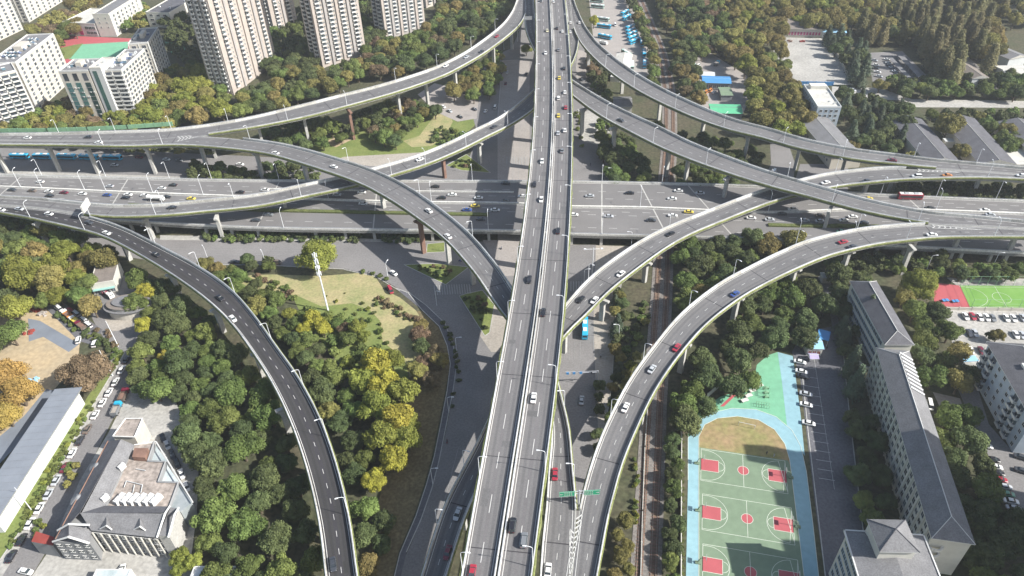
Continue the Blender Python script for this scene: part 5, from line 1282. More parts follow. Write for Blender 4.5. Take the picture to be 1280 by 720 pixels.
# west
def ridge_shed():
    h = 8.0; e0, e1 = G(66,492,h), G(-40,648,h); r0 = G(96,495,h+.8); r540, w540 = G(67,540,h+.8), G(75,540,6)
    root = empty('long_shed', (r0.x, r0.y, 0), 0, 'long shed with a slate metal roof and bright white eastern slope at the lower left', 'shed'); off_ = Vector((r0.x, r0.y, 0))
    u = (e1-e0).normalized(); n = Vector((-u.y, u.x, 0)); 
    if n.dot(r0-e0) < 0: n = -n
    Wd = (r540-e0).dot(n); W2 = (w540-e0).dot(n)-2.2; e0 = e0-u*2; L = (e1-e0).length
    O = e0-off_; O.z = 0
    def P(a, c, z): return O+u*a+n*c+Vector((0, 0, z))
    b = MB(); b.face([P(0, 0, 0), P(0, 0, h), P(0, Wd, h+.8), P(0, W2, 6), P(0, W2, 0)]); b.face([P(L, 0, 0), P(L, W2, 0), P(L, W2, 6), P(L, Wd, h+.8), P(L, 0, h)])
    b.face([P(0, 0, 0), P(L, 0, 0), P(L, 0, h), P(0, 0, h)]); b.face([P(0, W2, 0), P(0, W2, 6), P(L, W2, 6), P(L, W2, 0)]); b.build('wall', 'metal_white', root)
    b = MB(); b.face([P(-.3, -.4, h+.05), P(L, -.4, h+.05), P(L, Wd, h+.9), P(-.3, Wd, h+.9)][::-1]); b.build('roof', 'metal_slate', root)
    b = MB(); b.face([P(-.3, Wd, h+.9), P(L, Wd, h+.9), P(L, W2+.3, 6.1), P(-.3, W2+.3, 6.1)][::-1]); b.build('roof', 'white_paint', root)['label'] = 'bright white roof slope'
    b = MB()
    for k in range(0, int(L), 3): b.tube(P(k, -.4, h+.1), P(k, Wd, h+.95), .06, n=4)
    b.build('roof_seams', 'metal_slate', root)
ridge_shed()
T = Bld('street_shop', 'small shop with a flat brown roof and white wall beside the south west ramp', (112,356), (142,351), (144,327.5), 6); T.walls('stucco_white'); T.flat('roof_brown', 'stucco_white', .3)
T.box('awning', 'teal_panel', .5, T.lx-.5, -1.5, 0, 3.0, 3.2); T.rows('S', .2, 3, 1, 4, 1.8, 2.2); T.done()
# round roofed pavilion
c = G(161,396,0); root = empty('round_pavilion', (c.x, c.y+3, 0), 0, 'round pavilion with stepped curved eaves beside the street in the west', 'pavilion')
for k, (r_, z, t_, mm) in enumerate(((9.0, 0, 4.2, 'stucco_cream'), (10.4, 4.2, .4, 'roof_grey'), (8.2, 4.6, 1.0, 'stucco_white'), (8.8, 5.6, .35, 'roof_brown'), (6.2, 5.95, .7, 'roof_grey'))):
    b = MB(); poly = [(r_*math.cos(a*math.pi/16), r_*.62*math.sin(a*math.pi/16)) for a in range(32)]; b.prism(poly, z, z+t_); b.build(('wall', 'eaves', 'upper_wall', 'eaves', 'roof')[k], mm, root)
# the big grey building of the south west
zE = 10.5
root = empty('station_building', (0,0,0), 0, 'large grey roofed building with dormers, roof terrace and slanted glass side, lower left', 'building')
def quad3(mb, pts, mi=0): mb.face(pts, mi)
def gp(x, y, z): return G(x, y, z)
def plan_prism(name, pix, z, mat_, z0=-.2, top=None, ref=None):
    P = [gp(x, y, ref or z) for x, y in pix]; b = MB(); b.prism([(p.x, p.y) for p in P], z0, z, 0, 1 if top else None)
    return b.build(name, [mat_, top] if top else mat_, root)
base = [(135,552),(167,555),(195,552),(240,628),(226,637),(213,671),(196,671),(115,664),(112,678),(66,676)]
plan_prism('wall', [(139,554),(166,557),(131,634),(104,664),(72,672)], zE-.3, 'wall_grey')
plan_prism('wall', [(104,645),(131,633),(212,634),(196,670),(114,662),(104,655)], zE-.25, 'wall_grey')
plan_prism('terrace', [(167,557),(193,554),(185,577),(207,578),(198,603),(223,604),(212,634),(131,633)], 9.0, 'wall_grey', top='roof_flat')
plan_prism('lower_roof', [(193,554),(209,577),(185,577)], 7.0, 'wall_grey', top='glass_roof', ref=7.0)
plan_prism('lower_roof', [(207,578),(224,603),(198,603)], 7.0, 'wall_grey', top='glass_roof', ref=7.0)
plan_prism('glass_atrium', [(223,604),(240,628),(226,640),(212,634)], 8.0, 'glass_roof')
plan_prism('east_annex', [(213,634),(223,636),(211,670),(198,670)], 10.6, 'concrete', top='roof_grey')
for a_, c_ in (((168,556),(195,552)), ((195,552),(241,628))):
    b = MB(); b.tube(gp(*a_, 9.6), gp(*c_, 9.0), .22, n=5); b.build('white_edge', 'tile_white', root)
b = MB()
for a_, c_ in (((185,577),(207,578)), ((198,603),(223,604)), ((193,553),(185,577)), ((207,578),(198,603)), ((223,604),(212,634))): 
    p, q = gp(*a_, 9.0), gp(*c_, 9.0); b.tube(p+Vector((0,0,.4)), q+Vector((0,0,.4)), .3, n=4)
b.build('terrace_parapet', 'wall_grey', root)
def slope(name, pts, mat_='roof_dark', lab=None):
    b = MB(); P = [gp(x, y, z) for x, y, z in pts]
    nrm = (P[1]-P[0]).cross(P[2]-P[0])
    if nrm.z < 0: P = P[::-1]
    b.face(P); b.face([p-Vector((0, 0, .25)) for p in P][::-1])
    for i in range(len(P)):
        j = (i+1) % len(P); b.face([P[i]-Vector((0,0,.25)), P[j]-Vector((0,0,.25)), P[j], P[i]])
    o = b.build(name, mat_, root); return o
zr = 13.5
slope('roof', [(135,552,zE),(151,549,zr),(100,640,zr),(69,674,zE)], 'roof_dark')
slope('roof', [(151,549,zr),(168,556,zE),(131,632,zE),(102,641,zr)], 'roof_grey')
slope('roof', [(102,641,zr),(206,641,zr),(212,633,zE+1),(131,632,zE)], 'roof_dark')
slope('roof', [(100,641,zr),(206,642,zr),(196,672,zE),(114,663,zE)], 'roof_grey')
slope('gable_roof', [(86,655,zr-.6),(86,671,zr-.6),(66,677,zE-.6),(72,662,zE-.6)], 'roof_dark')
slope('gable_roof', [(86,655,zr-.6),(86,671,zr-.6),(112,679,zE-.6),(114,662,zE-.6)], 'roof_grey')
for pts in ([(66,677,zE-.3),(86,671,zr-.3),(112,679,zE-.3)], [(72,663,zE-.3),(86,655,zr-.3),(112,656,zr-1)], [(196,672,zE+.3),(206,642,zr+.3),(212,633,zE+1.4)], [(210,672,zE+.4),(218,643,zr-.5),(223,635,zE+.4)]):
    b = MB()
    for p, q in zip(pts[:-1], pts[1:]): b.tube(gp(*p), gp(*q), .38, n=4)
    b.build('white_coping', 'tile_white', root)
b = MB(); b.tube(gp(135,551,zE+.2), gp(69,674,zE+.2), .2, n=4); b.build('eaves_trim', 'rust_clad', root)
for x, y in ((133,660), (175,661)):
    p, q, r_ = gp(x-8, y+1, zE+.8), gp(x+7, y+2, zE+.8), gp(x, y-14, zr-.4); b = MB(); t = gp(x, y-3, zE+2.6)
    b.face([p, q, t]); b.face([q, r_, t]); b.face([r_, p, t]); d_ = b.build('dormer', 'roof_grey', root)
    b = MB(); b.tube(p, t, .22, n=4); b.tube(t, q, .22, n=4); b.build('dormer_coping', 'tile_white', d_)
for x, y in ((152,583), (131,622)):
    p = gp(x, y, zE+1.2); b = MB(); b.box((p.x, p.y, zE), (1.0, 2.2, 2.0), -.45); b.build('dormer', 'tile_white', root)
for x, y in ((122,583), (99,623)):
    p = gp(x, y, zE-.5); b = MB(); b.tube((p.x, p.y, 0), (p.x, p.y, zE-.8), 2.4, n=8); b.tube((p.x, p.y, zE-.8), (p.x, p.y, zE+.8), 2.8, .3, n=8); b.build('turret', ['wall_grey'], root)
# front pavilion (gabled) and facade windows
def wallface(pa, pb, z0, z1, cols, rows_, w, h, gm='glass_dark', out=.12, fm='tile_white', name='window', zr_=None):
    """windows along a wall between two surveyed eaves points"""
    A, B = gp(*pa, zr_ or z1), gp(*pb, zr_ or z1); u = (B-A); L = u.length; u.normalize(); ang = math.atan2(u.y, u.x); fh = (z1-z0)/rows_
    me = MB(); me.box((0, -.05, 0), (w, .12, h), mi=0); me.box((0, -.09, -.12), (w+.3, .24, .12), mi=1); me.box((0, -.08, h), (w+.2, .2, .1), mi=1); me.box((0, -.1, 0), (.08, .14, h), mi=1); me = me.mesh('window', [gm, fm])
    for r_ in range(rows_):
        for k in range(cols):
            p = A+u*(L*(k+.5)/cols); o = D.objects.new(name, me); COL.objects.link(o); o.parent = root; o.location = (p.x, p.y, z0+fh*r_+(fh-h)/2); o.rotation_euler.z = ang
plan_prism('front_wall', [(66,677),(112,679),(114,664),(72,664)], zE-.9, 'wall_grey')
wallface((66,677.6), (112,679.6), .6, zE-1, 4, 3, 1.2, 1.0)
wallface((115,664), (196,672.6), .3, zE-.8, 8, 3, 2.0, 2.0, 'glass_dark')
wallface((198,671.3), (211,671.3), .3, zE-.8, 2, 3, 1.6, 2.2, 'glass_dark')
b = MB()
for k in range(9):
    A, B = gp(115,664,zE), gp(196,672.6,zE); p = A+(B-A)*(k/8); b2 = MB(); b2.box((p.x, p.y-.25, 0), (.3, .45, zE-.4), -.12); b2.build('facade_column', 'concrete_stained', root)
plan_prism('red_roofed_entrance', [(39,677),(66,682),(70,672),(45,664)], 6.5, 'wall_grey', top='roof_red', ref=6.5)
plan_prism('north_block', [(141,545),(168,546),(178,523),(157,523)], 9.5, 'stucco_cream', top='roof_flat')
b = MB(); 
for a_, c_ in (((141,545),(168,546)), ((168,546),(178,523)), ((178,523),(157,523)), ((157,523),(141,545))): b.tube(gp(*a_, 9.9), gp(*c_, 9.9), .25, n=4)
b.build('roof_parapet', 'tile_white', root)
plan_prism('rusty_roof_hut', [(168,560),(185,560),(181,572),(165,571)], 11.0, 'rust_clad', z0=9.0)
for k in range(6):
    p = gp(149.5+k*9, 623+.2*k, 10.2); b = MB(); b.box((0, 0, 0), (1.7, 4.2, 1.9), 0, top=.9); b.tube((0, -.9, 1.9), (0, -.9, 2.1), .6, n=10); b.tube((0, .9, 1.9), (0, .9, 2.1), .6, n=10)
    o = b.build('cooling_unit', 'white_paint', root); o.location = (p.x, p.y, 9.0); o.rotation_euler.z = -.42
b = MB()
for (x0, y0), (x1, y1) in (((158,601),(178,606)), ((168,606),(166,616)), ((178,606),(176,616)), ((158,601),(155,609)), ((170,586),(182,588))): b.tube(gp(x0, y0, 9.5), gp(x1, y1, 9.5), .12, n=5)
b.build('roof_pipes', 'metal_white', root)
# yard annexes along the street
T = Bld('glass_canopy', 'flat glass canopy in front of the grey building at the bottom left', (116,722), (160,722), (165,712), 3.5, cat='canopy'); T.walls('tile_white', 3.2); T.flat('glass_roof', 'tile_white', .3); T.done()
T = Bld('white_kiosk', 'white flat roofed kiosk at the bottom edge beside the west wood', (236,728), (300,728), (296,709), 4.5, cat='kiosk'); T.walls('stucco_white'); T.flat('metal_white', 'tile_white', .6); T.done()
# campus kiosk and awnings
T = Bld('gate_kiosk', 'kiosk with a light blue metal roof beside the sports ground gate', (1010,435), (1029,435.5), (1030,422), 4, cat='kiosk'); T.walls('stucco_white', 3.8); T.gable('roof_lightblue', .8, .4, axis='x', gm='metal_white'); T.rows('S', .3, 3.2, 1, 3, 1.2, 1.6, gm='roof_red'); T.done()
T = Bld('blue_awning', 'dark blue awning behind the light blue kiosk roof', (1021,422), (1036,426), (1036,414), 3.2, cat='awning'); T.box('roof', 'roof_blue', 0, T.lx, 0, T.ly, 3.0, 3.2); b = MB(); [b.tube((x, y, 0), (x, y, 3), .07) for x in (.2, T.lx-.2) for y in (.2, T.ly-.2)]; b.build('posts', 'steel', T.root)
T = Bld('purple_tent', 'small pale purple tent below the light blue kiosk', (1013,448), (1024,448), (1024,441), 2.6, cat='tent'); T.gable('purple_tent', .8, .1, axis='x', gm='metal_white', z=2.4); b = MB(); [b.tube((x, y, 0), (x, y, 2.4), .05) for x in (.1, T.lx-.1) for y in (.1, T.ly-.1)]; b.build('posts', 'steel', T.root)
T = Bld('teal_canopy', 'teal canopy beside the parked cars next to the grey blue apartment block', (1205,452), (1224,451), (1222,444), 3, cat='canopy'); T.box('roof', 'roof_lightblue', 0, T.lx, 0, T.ly, 2.8, 3.0); b = MB(); [b.tube((x, y, 0), (x, y, 2.8), .07) for x in (.2, T.lx-.2) for y in (.2, T.ly-.2)]; b.build('posts', 'steel', T.root)
T = Bld('gate_booth', 'small white roofed booth under the wide ramp near the campus gate', (1029,347), (1039,347), (1038,341), 3.2, cat='booth'); T.walls('stucco_white', 3.0); T.gable('metal_white', .6, .3, axis='x', gm='metal_white'); T.done()
# walls and fences
def fence(name, label, pix, h, mat_, t=.25, cat='wall', posts=0, z0=0.0):
    root_ = empty(name, (0, 0, 0), 0, label, cat); P = [gp(x, y, z0) for x, y in pix]; b = MB()
    for p, q in zip(P[:-1], P[1:]):
        d_ = q-p; ang = math.atan2(d_.y, d_.x); m_ = (p+q)/2
        b.box((m_.x, m_.y, z0-.1), (d_.length, t, h+.1), ang)
    b.build('panel', mat_, root_)
    for p, q in zip(P[:-1], P[1:]):
        n_ = max(1, int((q-p).length/5))
        for k in range(n_+1):
            b = MB(); r_ = p.lerp(q, k/n_); b.box((r_.x, r_.y, z0-.1), (t+.15, t+.15, h+.3)); b.build('post', mat_, root_)
    return root_
fence('boundary_wall', 'white boundary wall between the hedge and the blue running track', [(850.5,745),(851,600),(851.5,526),(864,512),(880,498)], 2.2, 'stucco_white')
fence('boundary_wall', 'white wall fragment between the trees above the teal playground', [(884,497),(903,480)], 2.2, 'stucco_white')
fence('site_fence', 'bright blue site fence along the lower side of the empty yard', [(987,106),(1041,107)], 2.6, 'roof_blue', cat='fence')
fence('boundary_wall', 'low wall along the lower side of the football field', [(1182,387.5),(1330,389.5)], 1.6, 'stucco_cream')
fence('boundary_wall', 'thin wall on the left side of the railway in the south', [(800,745),(803,640),(806,560),(812,470)], .9, 'concrete', cat='wall')
fence('boundary_wall', 'wall on the right side of the empty yard at the upper right', [(1042,62),(1064,104)], 2, 'stucco_cream')
fence('green_railing', 'pale green railing behind the upper left end of the north west ramp', [(-40,166),(0,166.5),(110,163),(215,157)], 1.0, 'green_panel', cat='railing', z0=19) if False else None
fence('noise_barrier', 'long green noise barrier standing behind the north west ramp', [(-40,164),(0,165.5),(60,165),(110,163.5),(160,161),(216,157)], 2.4, 'green_panel', cat='barrier', z0=19.3)['category']
fence('white_fence', 'white slatted campus fence running down the left of the long building', [(1051,418),(1062,440),(1080,462),(1092,462)], 1.4, 'white_paint', cat='fence')

# the high-rise beyond the right edge whose shadow lies over the courts
p0 = G(941,558)+Vector((.951,-.309,0))*96; hh = 96*math.tan(math.radians(39)); b = empty('apartment_tower', (p0.x, p0.y, 0), math.radians(-5.3), 'tall pale apartment tower standing outside the lower right corner of the photo', 'building')
hl_ = hh-9
m_ = MB(); m_.box((9, -22, -.3), (18, 44, hl_)); m_.build('wall', 'stucco_cream', b); m_ = MB(); m_.box((9, -22, hl_-.3), (18.6, 44.6, .8)); m_.build('roof', 'roof_grey', b)
for y_, w_, z_ in ((-3.5, 7, hh), (-20, 6, hh-5), (-38, 5, hh-4)): m_ = MB(); m_.box((4, y_, hl_+.5), (8, w_, z_-hl_-.5)); m_.build('stair_head', 'stucco_white', b)
for k in range(11):
    m_ = MB(); m_.box((-.35, -2-4*k, 0), (.7, 1.6, hl_-1)); m_.build('wall_bay', 'tile_white', b)
haze()
# ================================================================== vehicles
def paintmat(n, c):
    M = mat('car_'+n, c, .32, var=.03, scale=.5, spec=.5); M.node_tree.nodes['Principled BSDF'].inputs['Coat Weight'].default_value = .6; MT['car_'+n] = M
for n, c in dict(white=(.72,.72,.70), silver=(.42,.44,.46), grey=(.17,.18,.19), black=(.018,.018,.022), dark=(.045,.05,.06), red=(.33,.025,.045), maroon=(.14,.012,.03), blue=(.03,.07,.25), yellow=(.66,.52,.08), orange=(.55,.22,.06), brown=(.14,.11,.09), teal=(.03,.38,.60), green=(.10,.28,.18), palegreen=(.45,.62,.55), cream=(.62,.58,.40)).items(): paintmat(n, c)
mk('tyre', (.02, .02, .022), .9, .1, 1); mk('hub', (.4, .4, .42), .4, .05, 1, metal=.6)
MT['windscreen'] = glassmat('windscreen', (.02, .025, .03), .08)
mk('headlamp', (.75, .75, .72), .2, .03, 1); mk('taillamp', (.35, .02, .02), .3, .05, 1)
def loft(mb, secs, mi=0, cap=True):
    """secs: list of (x, [(y,z)...]) closed rings"""
    b = len(mb.v); n = len(secs[0][1])
    for x, r in secs: mb.v += [(x, y, z) for y, z in r]
    for i in range(len(secs)-1):
        for j in range(n):
            k = (j+1) % n; mb.f.append((b+i*n+j, b+(i+1)*n+j, b+(i+1)*n+k, b+i*n+k)); mb.mi.append(mi)
    if cap:
        mb.f.append(tuple(b+j for j in range(n))); mb.mi.append(mi); e = b+(len(secs)-1)*n; mb.f.append(tuple(e+j for j in range(n))[::-1]); mb.mi.append(mi)
def ring(w, z0, z1, tuck=.12):
    return [(w*.93, z0), (w, z0+(z1-z0)*.35), (w*.97, z1-.06), (w*.82, z1), (-w*.82, z1), (-w*.97, z1-.06), (-w, z0+(z1-z0)*.35), (-w*.93, z0)]
SH = dict(car=(4.65, .91, .95, 1.46, [(-.32, 0), (-.20, 1), (.10, 1), (.27, 0)]), suv=(4.75, .94, 1.05, 1.75, [(-.47, 0), (-.42, 1), (.12, 1), (.27, 0)]), van=(5.1, .94, 1.15, 1.98, [(-.49, 0), (-.47, 1), (.28, 1), (.42, 0)]))
def body_mesh(kind):
    L, w, belt, top, cab = SH[kind]; b = MB(); h = L/2
    loft(b, [(-h, ring(w*.86, .45, belt-.12)), (-h+.18, ring(w*.95, .28, belt-.02)), (-h+.8, ring(w, .22, belt+.02)), (-.2, ring(w, .2, belt+.02)), (h*.52, ring(w, .22, belt)), (h-.55, ring(w*.96, .24, belt-.10)), (h-.14, ring(w*.86, .30, belt-.20)), (h, ring(w*.70, .40, belt-.32))])
    x1, x2 = cab[1][0]*L, cab[2][0]*L
    b.box(((x1+x2)/2, 0, top-.05), ((x2-x1)+.06, w*1.42, .07), top=.93)     # roof skin
    for y in (-w*1.02, w*1.02): b.box((h*.38, y, belt-.02), (.16, .16, .13))      # mirrors
    return b
def cabin_mesh(kind):
    L, w, belt, top, cab = SH[kind]; b = MB()
    def r(x, t): 
        ww = w*(.90-.20*t); z = belt-.03+(top-.03-belt+.03)*t; return x, ww, z
    P = [r(c[0]*L, c[1]) for c in cab]
    loft(b, [(P[0][0], [(P[0][1], belt-.05), (P[0][1], belt), (-P[0][1], belt), (-P[0][1], belt-.05)]), (P[1][0], [(w*.9, belt-.05), (P[1][1], P[1][2]), (-P[1][1], P[1][2]), (-w*.9, belt-.05)]), (P[2][0], [(w*.9, belt-.05), (P[2][1], P[2][2]), (-P[2][1], P[2][2]), (-w*.9, belt-.05)]), (P[3][0], [(P[3][1], belt-.05), (P[3][1], belt), (-P[3][1], belt), (-P[3][1], belt-.05)])])
    return b
def wheel_mesh(r=.32, w=.22):
    b = MB(); b.tube((0, -w/2, 0), (0, w/2, 0), r, n=14); b.tube((0, -w/2-.01, 0), (0, w/2+.01, 0), r*.6, n=10, mi=1); return b
WH = wheel_mesh().mesh('wheel', ['tyre', 'hub']); WB = wheel_mesh(.48, .3).mesh('wheel', ['tyre', 'hub'])
CAB = {k: cabin_mesh(k).mesh('windows', 'windscreen', False) for k in SH}
_h = MB(); _h.box((0, 0, 0), (.14, .34, .14)); HL = _h.mesh('headlight', 'headlamp'); TLM = _h.mesh('tail_light', 'taillamp')
BODY = {}
def child(name, me, par, loc=(0, 0, 0), rz=0, sc=None):
    o = D.objects.new(name, me); COL.objects.link(o); o.parent = par; o.location = loc; o.rotation_euler.z = rz
    if sc: o.scale = sc
    return o
VPROTO = {}
def make_car(kind, col):
    L, w, belt, top, cab = SH[kind]; r = empty({'car': 'car', 'suv': 'car', 'van': 'van'}[kind])
    me = body_mesh(kind).mesh('body', 'car_'+col, False); child('body', me, r); child('windows', CAB[kind], r)
    for x in (-L*.30, L*.31):
        for y in (-w+.08, w-.08): child('wheel', WH, r, (x, y, .32))
    for y in (-w*.62, w*.62): child('headlight', HL, r, (L/2-.16, y, belt-.38)); child('tail_light', TLM, r, (-L/2+.05, y, belt-.28))
    return r
def make_bus(col, roofc=None, L=11.5, w=1.25, h=3.1, name='bus'):
    r = empty(name); b = MB(); x = L/2
    loft(b, [(-x, ring(w*.97, .45, h-.1)), (-x+.25, ring(w, .35, h)), (x-.35, ring(w, .35, h)), (x, ring(w*.95, .45, h-.25))]); child('body', b.mesh('body', 'car_'+col), r)
    b = MB()
    for y in (-w-.015, w+.015): b.box((-.2, y, 1.35), (L-1.2, .03, 1.05))
    b.box((x+.005, 0, 1.2), (.04, w*1.7, 1.35)); b.box((-x-.005, 0, 1.6), (.04, w*1.5, .8)); child('windows', b.mesh('windows', 'windscreen'), r)
    b = MB(); b.box((-.1, 0, h-.02), (L-1.0, w*1.7, .08)); 
    child('roof_panel', b.mesh('roof_panel', 'car_'+(roofc or col)), r)
    for cx in (-L*.22, L*.18): b = MB(); b.box((cx, 0, h+.06), (2.2, w*1.3, .25), top=.9); child('roof_unit', b.mesh('roof_unit', 'car_'+('white' if roofc != 'white' else 'silver')), r)
    for xx in (-L*.27, L*.30):
        for y in (-w+.1, w-.1): child('wheel', WB, r, (xx, y, .48))
    return r
def make_truck(cabc, loadc, L=6.6, tanker=False, load='soil'):
    r = empty('tanker_truck' if tanker else 'truck'); x = L/2
    b = MB(); loft(b, [(x-1.9, ring(1.15, .5, 2.5)), (x-.5, ring(1.15, .5, 2.5)), (x, ring(1.1, .5, 1.5))]); child('cab', b.mesh('cab', 'car_'+cabc), r)
    b = MB(); b.box((x-.33, 0, 1.55), (.25, 2.0, .75), top=.9); child('windows', b.mesh('windows', 'windscreen'), r)
    b = MB(); b.box((-.9, 0, .55), (L-.6, 1.0, .3)); child('chassis', b.mesh('chassis', 'car_dark'), r)
    b = MB()
    if tanker: b.tube((-x, 0, 1.9), (x-2.2, 0, 1.9), 1.1, n=16); b.box((-1, 0, 2.9), (3.5, .5, .15))
    else:
        b.box((-1.1, 0, .85), (L-2.6, 2.35, .15))
        for y in (-1.15, 1.15): b.box((-1.1, y, 1.0), (L-2.6, .08, 1.3))
        for xx in (-x+.22, x-2.42): b.box((xx, 0, 1.0), (.08, 2.35, 1.3))
    child('tank' if tanker else 'load_bed', b.mesh('bed', 'car_'+loadc), r)
    if not tanker and load: b = MB(); b.box((-1.1, 0, 1.0), (L-2.8, 2.2, 1.0), top=.85); child('load', b.mesh('load', load), r)
    for xx in (-x+1.0, -x+2.2, x-1.1):
        for y in (-1.0, 1.0): child('wheel', WB, r, (xx, y, .48))
    return r
VN = []
def place(kind, col, loc, ang, where, key, noun=None, ordaxis='y', L=None, extra=''):
    pk = (kind, col)
    if pk not in VPROTO:
        if kind in SH: o = make_car(kind, col)
        elif kind == 'bus': o = make_bus(col, {'teal': 'teal', 'palegreen': 'white', 'white': 'white', 'red': 'white', 'green': 'palegreen'}.get(col))
        elif kind == 'tanker': o = make_truck('white', 'white', 9, True)
        elif kind == 'truck': o = make_truck(*{'orange': ('white', 'orange'), 'yellow': ('white', 'yellow'), 'green': ('teal', 'grey'), 'red': ('maroon', 'red'), 'grey': ('dark', 'grey'), 'white': ('white', 'white'), 'brown': ('maroon', 'brown')}[col], load={'orange': 'rust_clad', 'yellow': 'car_yellow', 'green': 'paving', 'brown': 'rust_clad'}.get(col))
        VPROTO[pk] = o
    else: o = copy_tree(VPROTO[pk])
    o.location = loc; o.rotation_euler.z = ang
    VN.append((o, kind, col, where, key, noun, ordaxis, extra)); return o
CN = dict(dark='dark grey', palegreen='pale green')
ORD = ['topmost', 'second', 'third', 'fourth', 'fifth', 'sixth', 'seventh', 'eighth', 'ninth', 'tenth', 'eleventh', 'twelfth', 'thirteenth', 'fourteenth', 'fifteenth', 'sixteenth', 'seventeenth', 'eighteenth', 'nineteenth', 'twentieth']
def number(lst, text, noun, side):
    """give each of a set its own place in order"""
    n = len(lst)
    for i, o in enumerate(lst):
        o['label'] = ('only '+noun+' '+text) if n == 1 else (('first ' if i == 0 else 'last ' if i == n-1 else ORD[i]+' ')+noun+' from the '+side+' '+text if i < 20 else noun+' '+text)
def finish_vehicles():
    g = {}
    for v in VN: g.setdefault((v[3], v[1] if v[1] not in ('car', 'suv') else 'car', v[2], v[4]), []).append(v)
    for (where, kind, col, key), L in g.items():
        ax = L[0][6]; bpy.context.view_layer.update()
        L.sort(key=lambda v: v[0].location.x if ax == 'x' else -v[0].location.y)
        noun = CN.get(col, col)+' '+(L[0][5] or {'tanker': 'tanker truck'}.get(kind, kind))
        number([v[0] for v in L], where, noun, 'left' if ax == 'x' else 'top')
        for v in L: v[0]['category'] = {'tanker': 'truck'}.get(kind, kind); v[0]['group'] = 'vehicles '+where
WHERE = {'R1': 'on the north west ramp', 'R2': 'on the high ramp crossing under the main viaduct', 'R3': 'on the wide ramp over the railway', 'R4': 'on the low shaded east ramp', 'R5': 'on the south west ramp', 'R6': 'on the inner north east ramp', 'R7': 'on the low western ramp', 'R8': 'on the outer north east ramp'}
def on_road(key, px, py, col, kind='car'):
    R = ROADS[key]; z = 18
    for _ in range(3):
        p = G(px, py, z+.7); u, c, n, h, d = near_s(R, p); z = c.z
    t = Vector((n.y, -n.x)); ang = math.atan2(t.y, t.x); where = WHERE.get(key); lat = (Vector((p.x, p.y, 0))-Vector((c.x, c.y, 0))).dot(n)
    if key == 'M':
        if lat > 0: ang += math.pi; where = 'on the left carriageway of the main viaduct'
        else: where = 'on the right carriageway of the main viaduct'
        lat = max(min(lat, h-1.8), -h+1.8); lat = lat if abs(lat) > 2.2 else 2.2*(1 if lat > 0 else -1)
    else: lat = max(min(lat, h-1.9), -h+1.9)
    q = c+n*lat+Vector((0, 0, 0)); q += Vector((t.x, t.y, 0))*((Vector((p.x, p.y, 0))-Vector((c.x, c.y, 0))).dot(Vector((t.x, t.y, 0))))
    place(kind, col, (q.x, q.y, z+.03), ang, where, key, ordaxis='x' if key in ('R3x',) else 'y' if key not in ('R7', 'R4', 'R6', 'R1') else 'x')
for px, py, c in ((676,1,'dark'),(684,38,'cream'),(682,66,'white'),(677.5,201,'white'),(668,230,'black'),(676.5,249,'white'),(661.5,349,'black'),(590,716,'red'),
 (692,2,'white'),(703,39,'white'),(696,35,'black'),(698,62,'grey'),(705,85,'black'),(699,97,'yellow'),(706,115,'white'),(698,122.5,'white'),(707,134,'red'),(698,144,'yellow'),(706,162.5,'white'),(697.5,166,'silver'),(702.5,188,'grey'),(697.5,288,'black'),(679,390,'black'),(667,497,'white'),(638,656,'black'),(655,675,'grey')):
    on_road('M', px, py, c, 'suv' if (px, py) in ((638,656),(655,675),(698,122.5)) else 'car')
for k, L in dict(R8=[(724,28,'white'),(1115,200,'maroon')], R7=[(713,28,'white'),(713,40,'white'),(525,199,'white'),(618,158,'dark'),(215,259,'black')],
  R1=[(34,172,'white'),(110,171,'dark'),(557,82,'white'),(583,71,'silver'),(602,64,'dark'),(621,45,'red')], R2=[(123,178,'white'),(344,191,'white'),(417,208,'white'),(536,263,'white'),(560,295,'white'),(687,592,'red'),(685,713,'white')],
  R5=[(2,250,'red'),(1,262,'white'),(24,261,'silver'),(61,267,'white'),(111,278,'dark'),(133,291,'white'),(195,318,'black'),(275,372,'black'),(291,398,'white'),(416,705,'dark')],
  R4=[(743,375,'white'),(726,374,'black'),(776,342,'white'),(838,292,'black'),(1032,228,'white'),(1083,226,'dark'),(1146,220,'white','suv'),(1184,219,'orange'),(1277,219,'white'),(572,642,'silver'),(568,692,'maroon')],
  R3=[(1054,302,'red'),(1066,308,'dark'),(1165,293,'white'),(919,367,'blue'),(846,434,'red'),(815,461,'silver'),(782,509,'white')], R6=[(776,150,'dark')]).items():
    for q in L: on_road(k, *q[:3], *(q[3:]))
def on_hw(px, py, col, kind='car'):
    p = G(px, py, ZH+.7); i = min(range(len(LM)), key=lambda k: abs(LM[k][0]-p.x)); j = min(i+1, len(LM)-1)
    a = Vector(LM[j-1]); c = Vector(LM[j]); ang = math.atan2((c-a).y, (c-a).x); nth = p.y > LM[i][1]
    if nth: ang += math.pi
    if abs(p.y-LM[i][1]) < 1.7: p.y = LM[i][1]+(1.8 if nth else -1.8)
    place(kind, col, (p.x, p.y, ZH+.03), ang, 'on the '+('far' if nth else 'near')+' side of the cross highway', 'H', ordaxis='x')
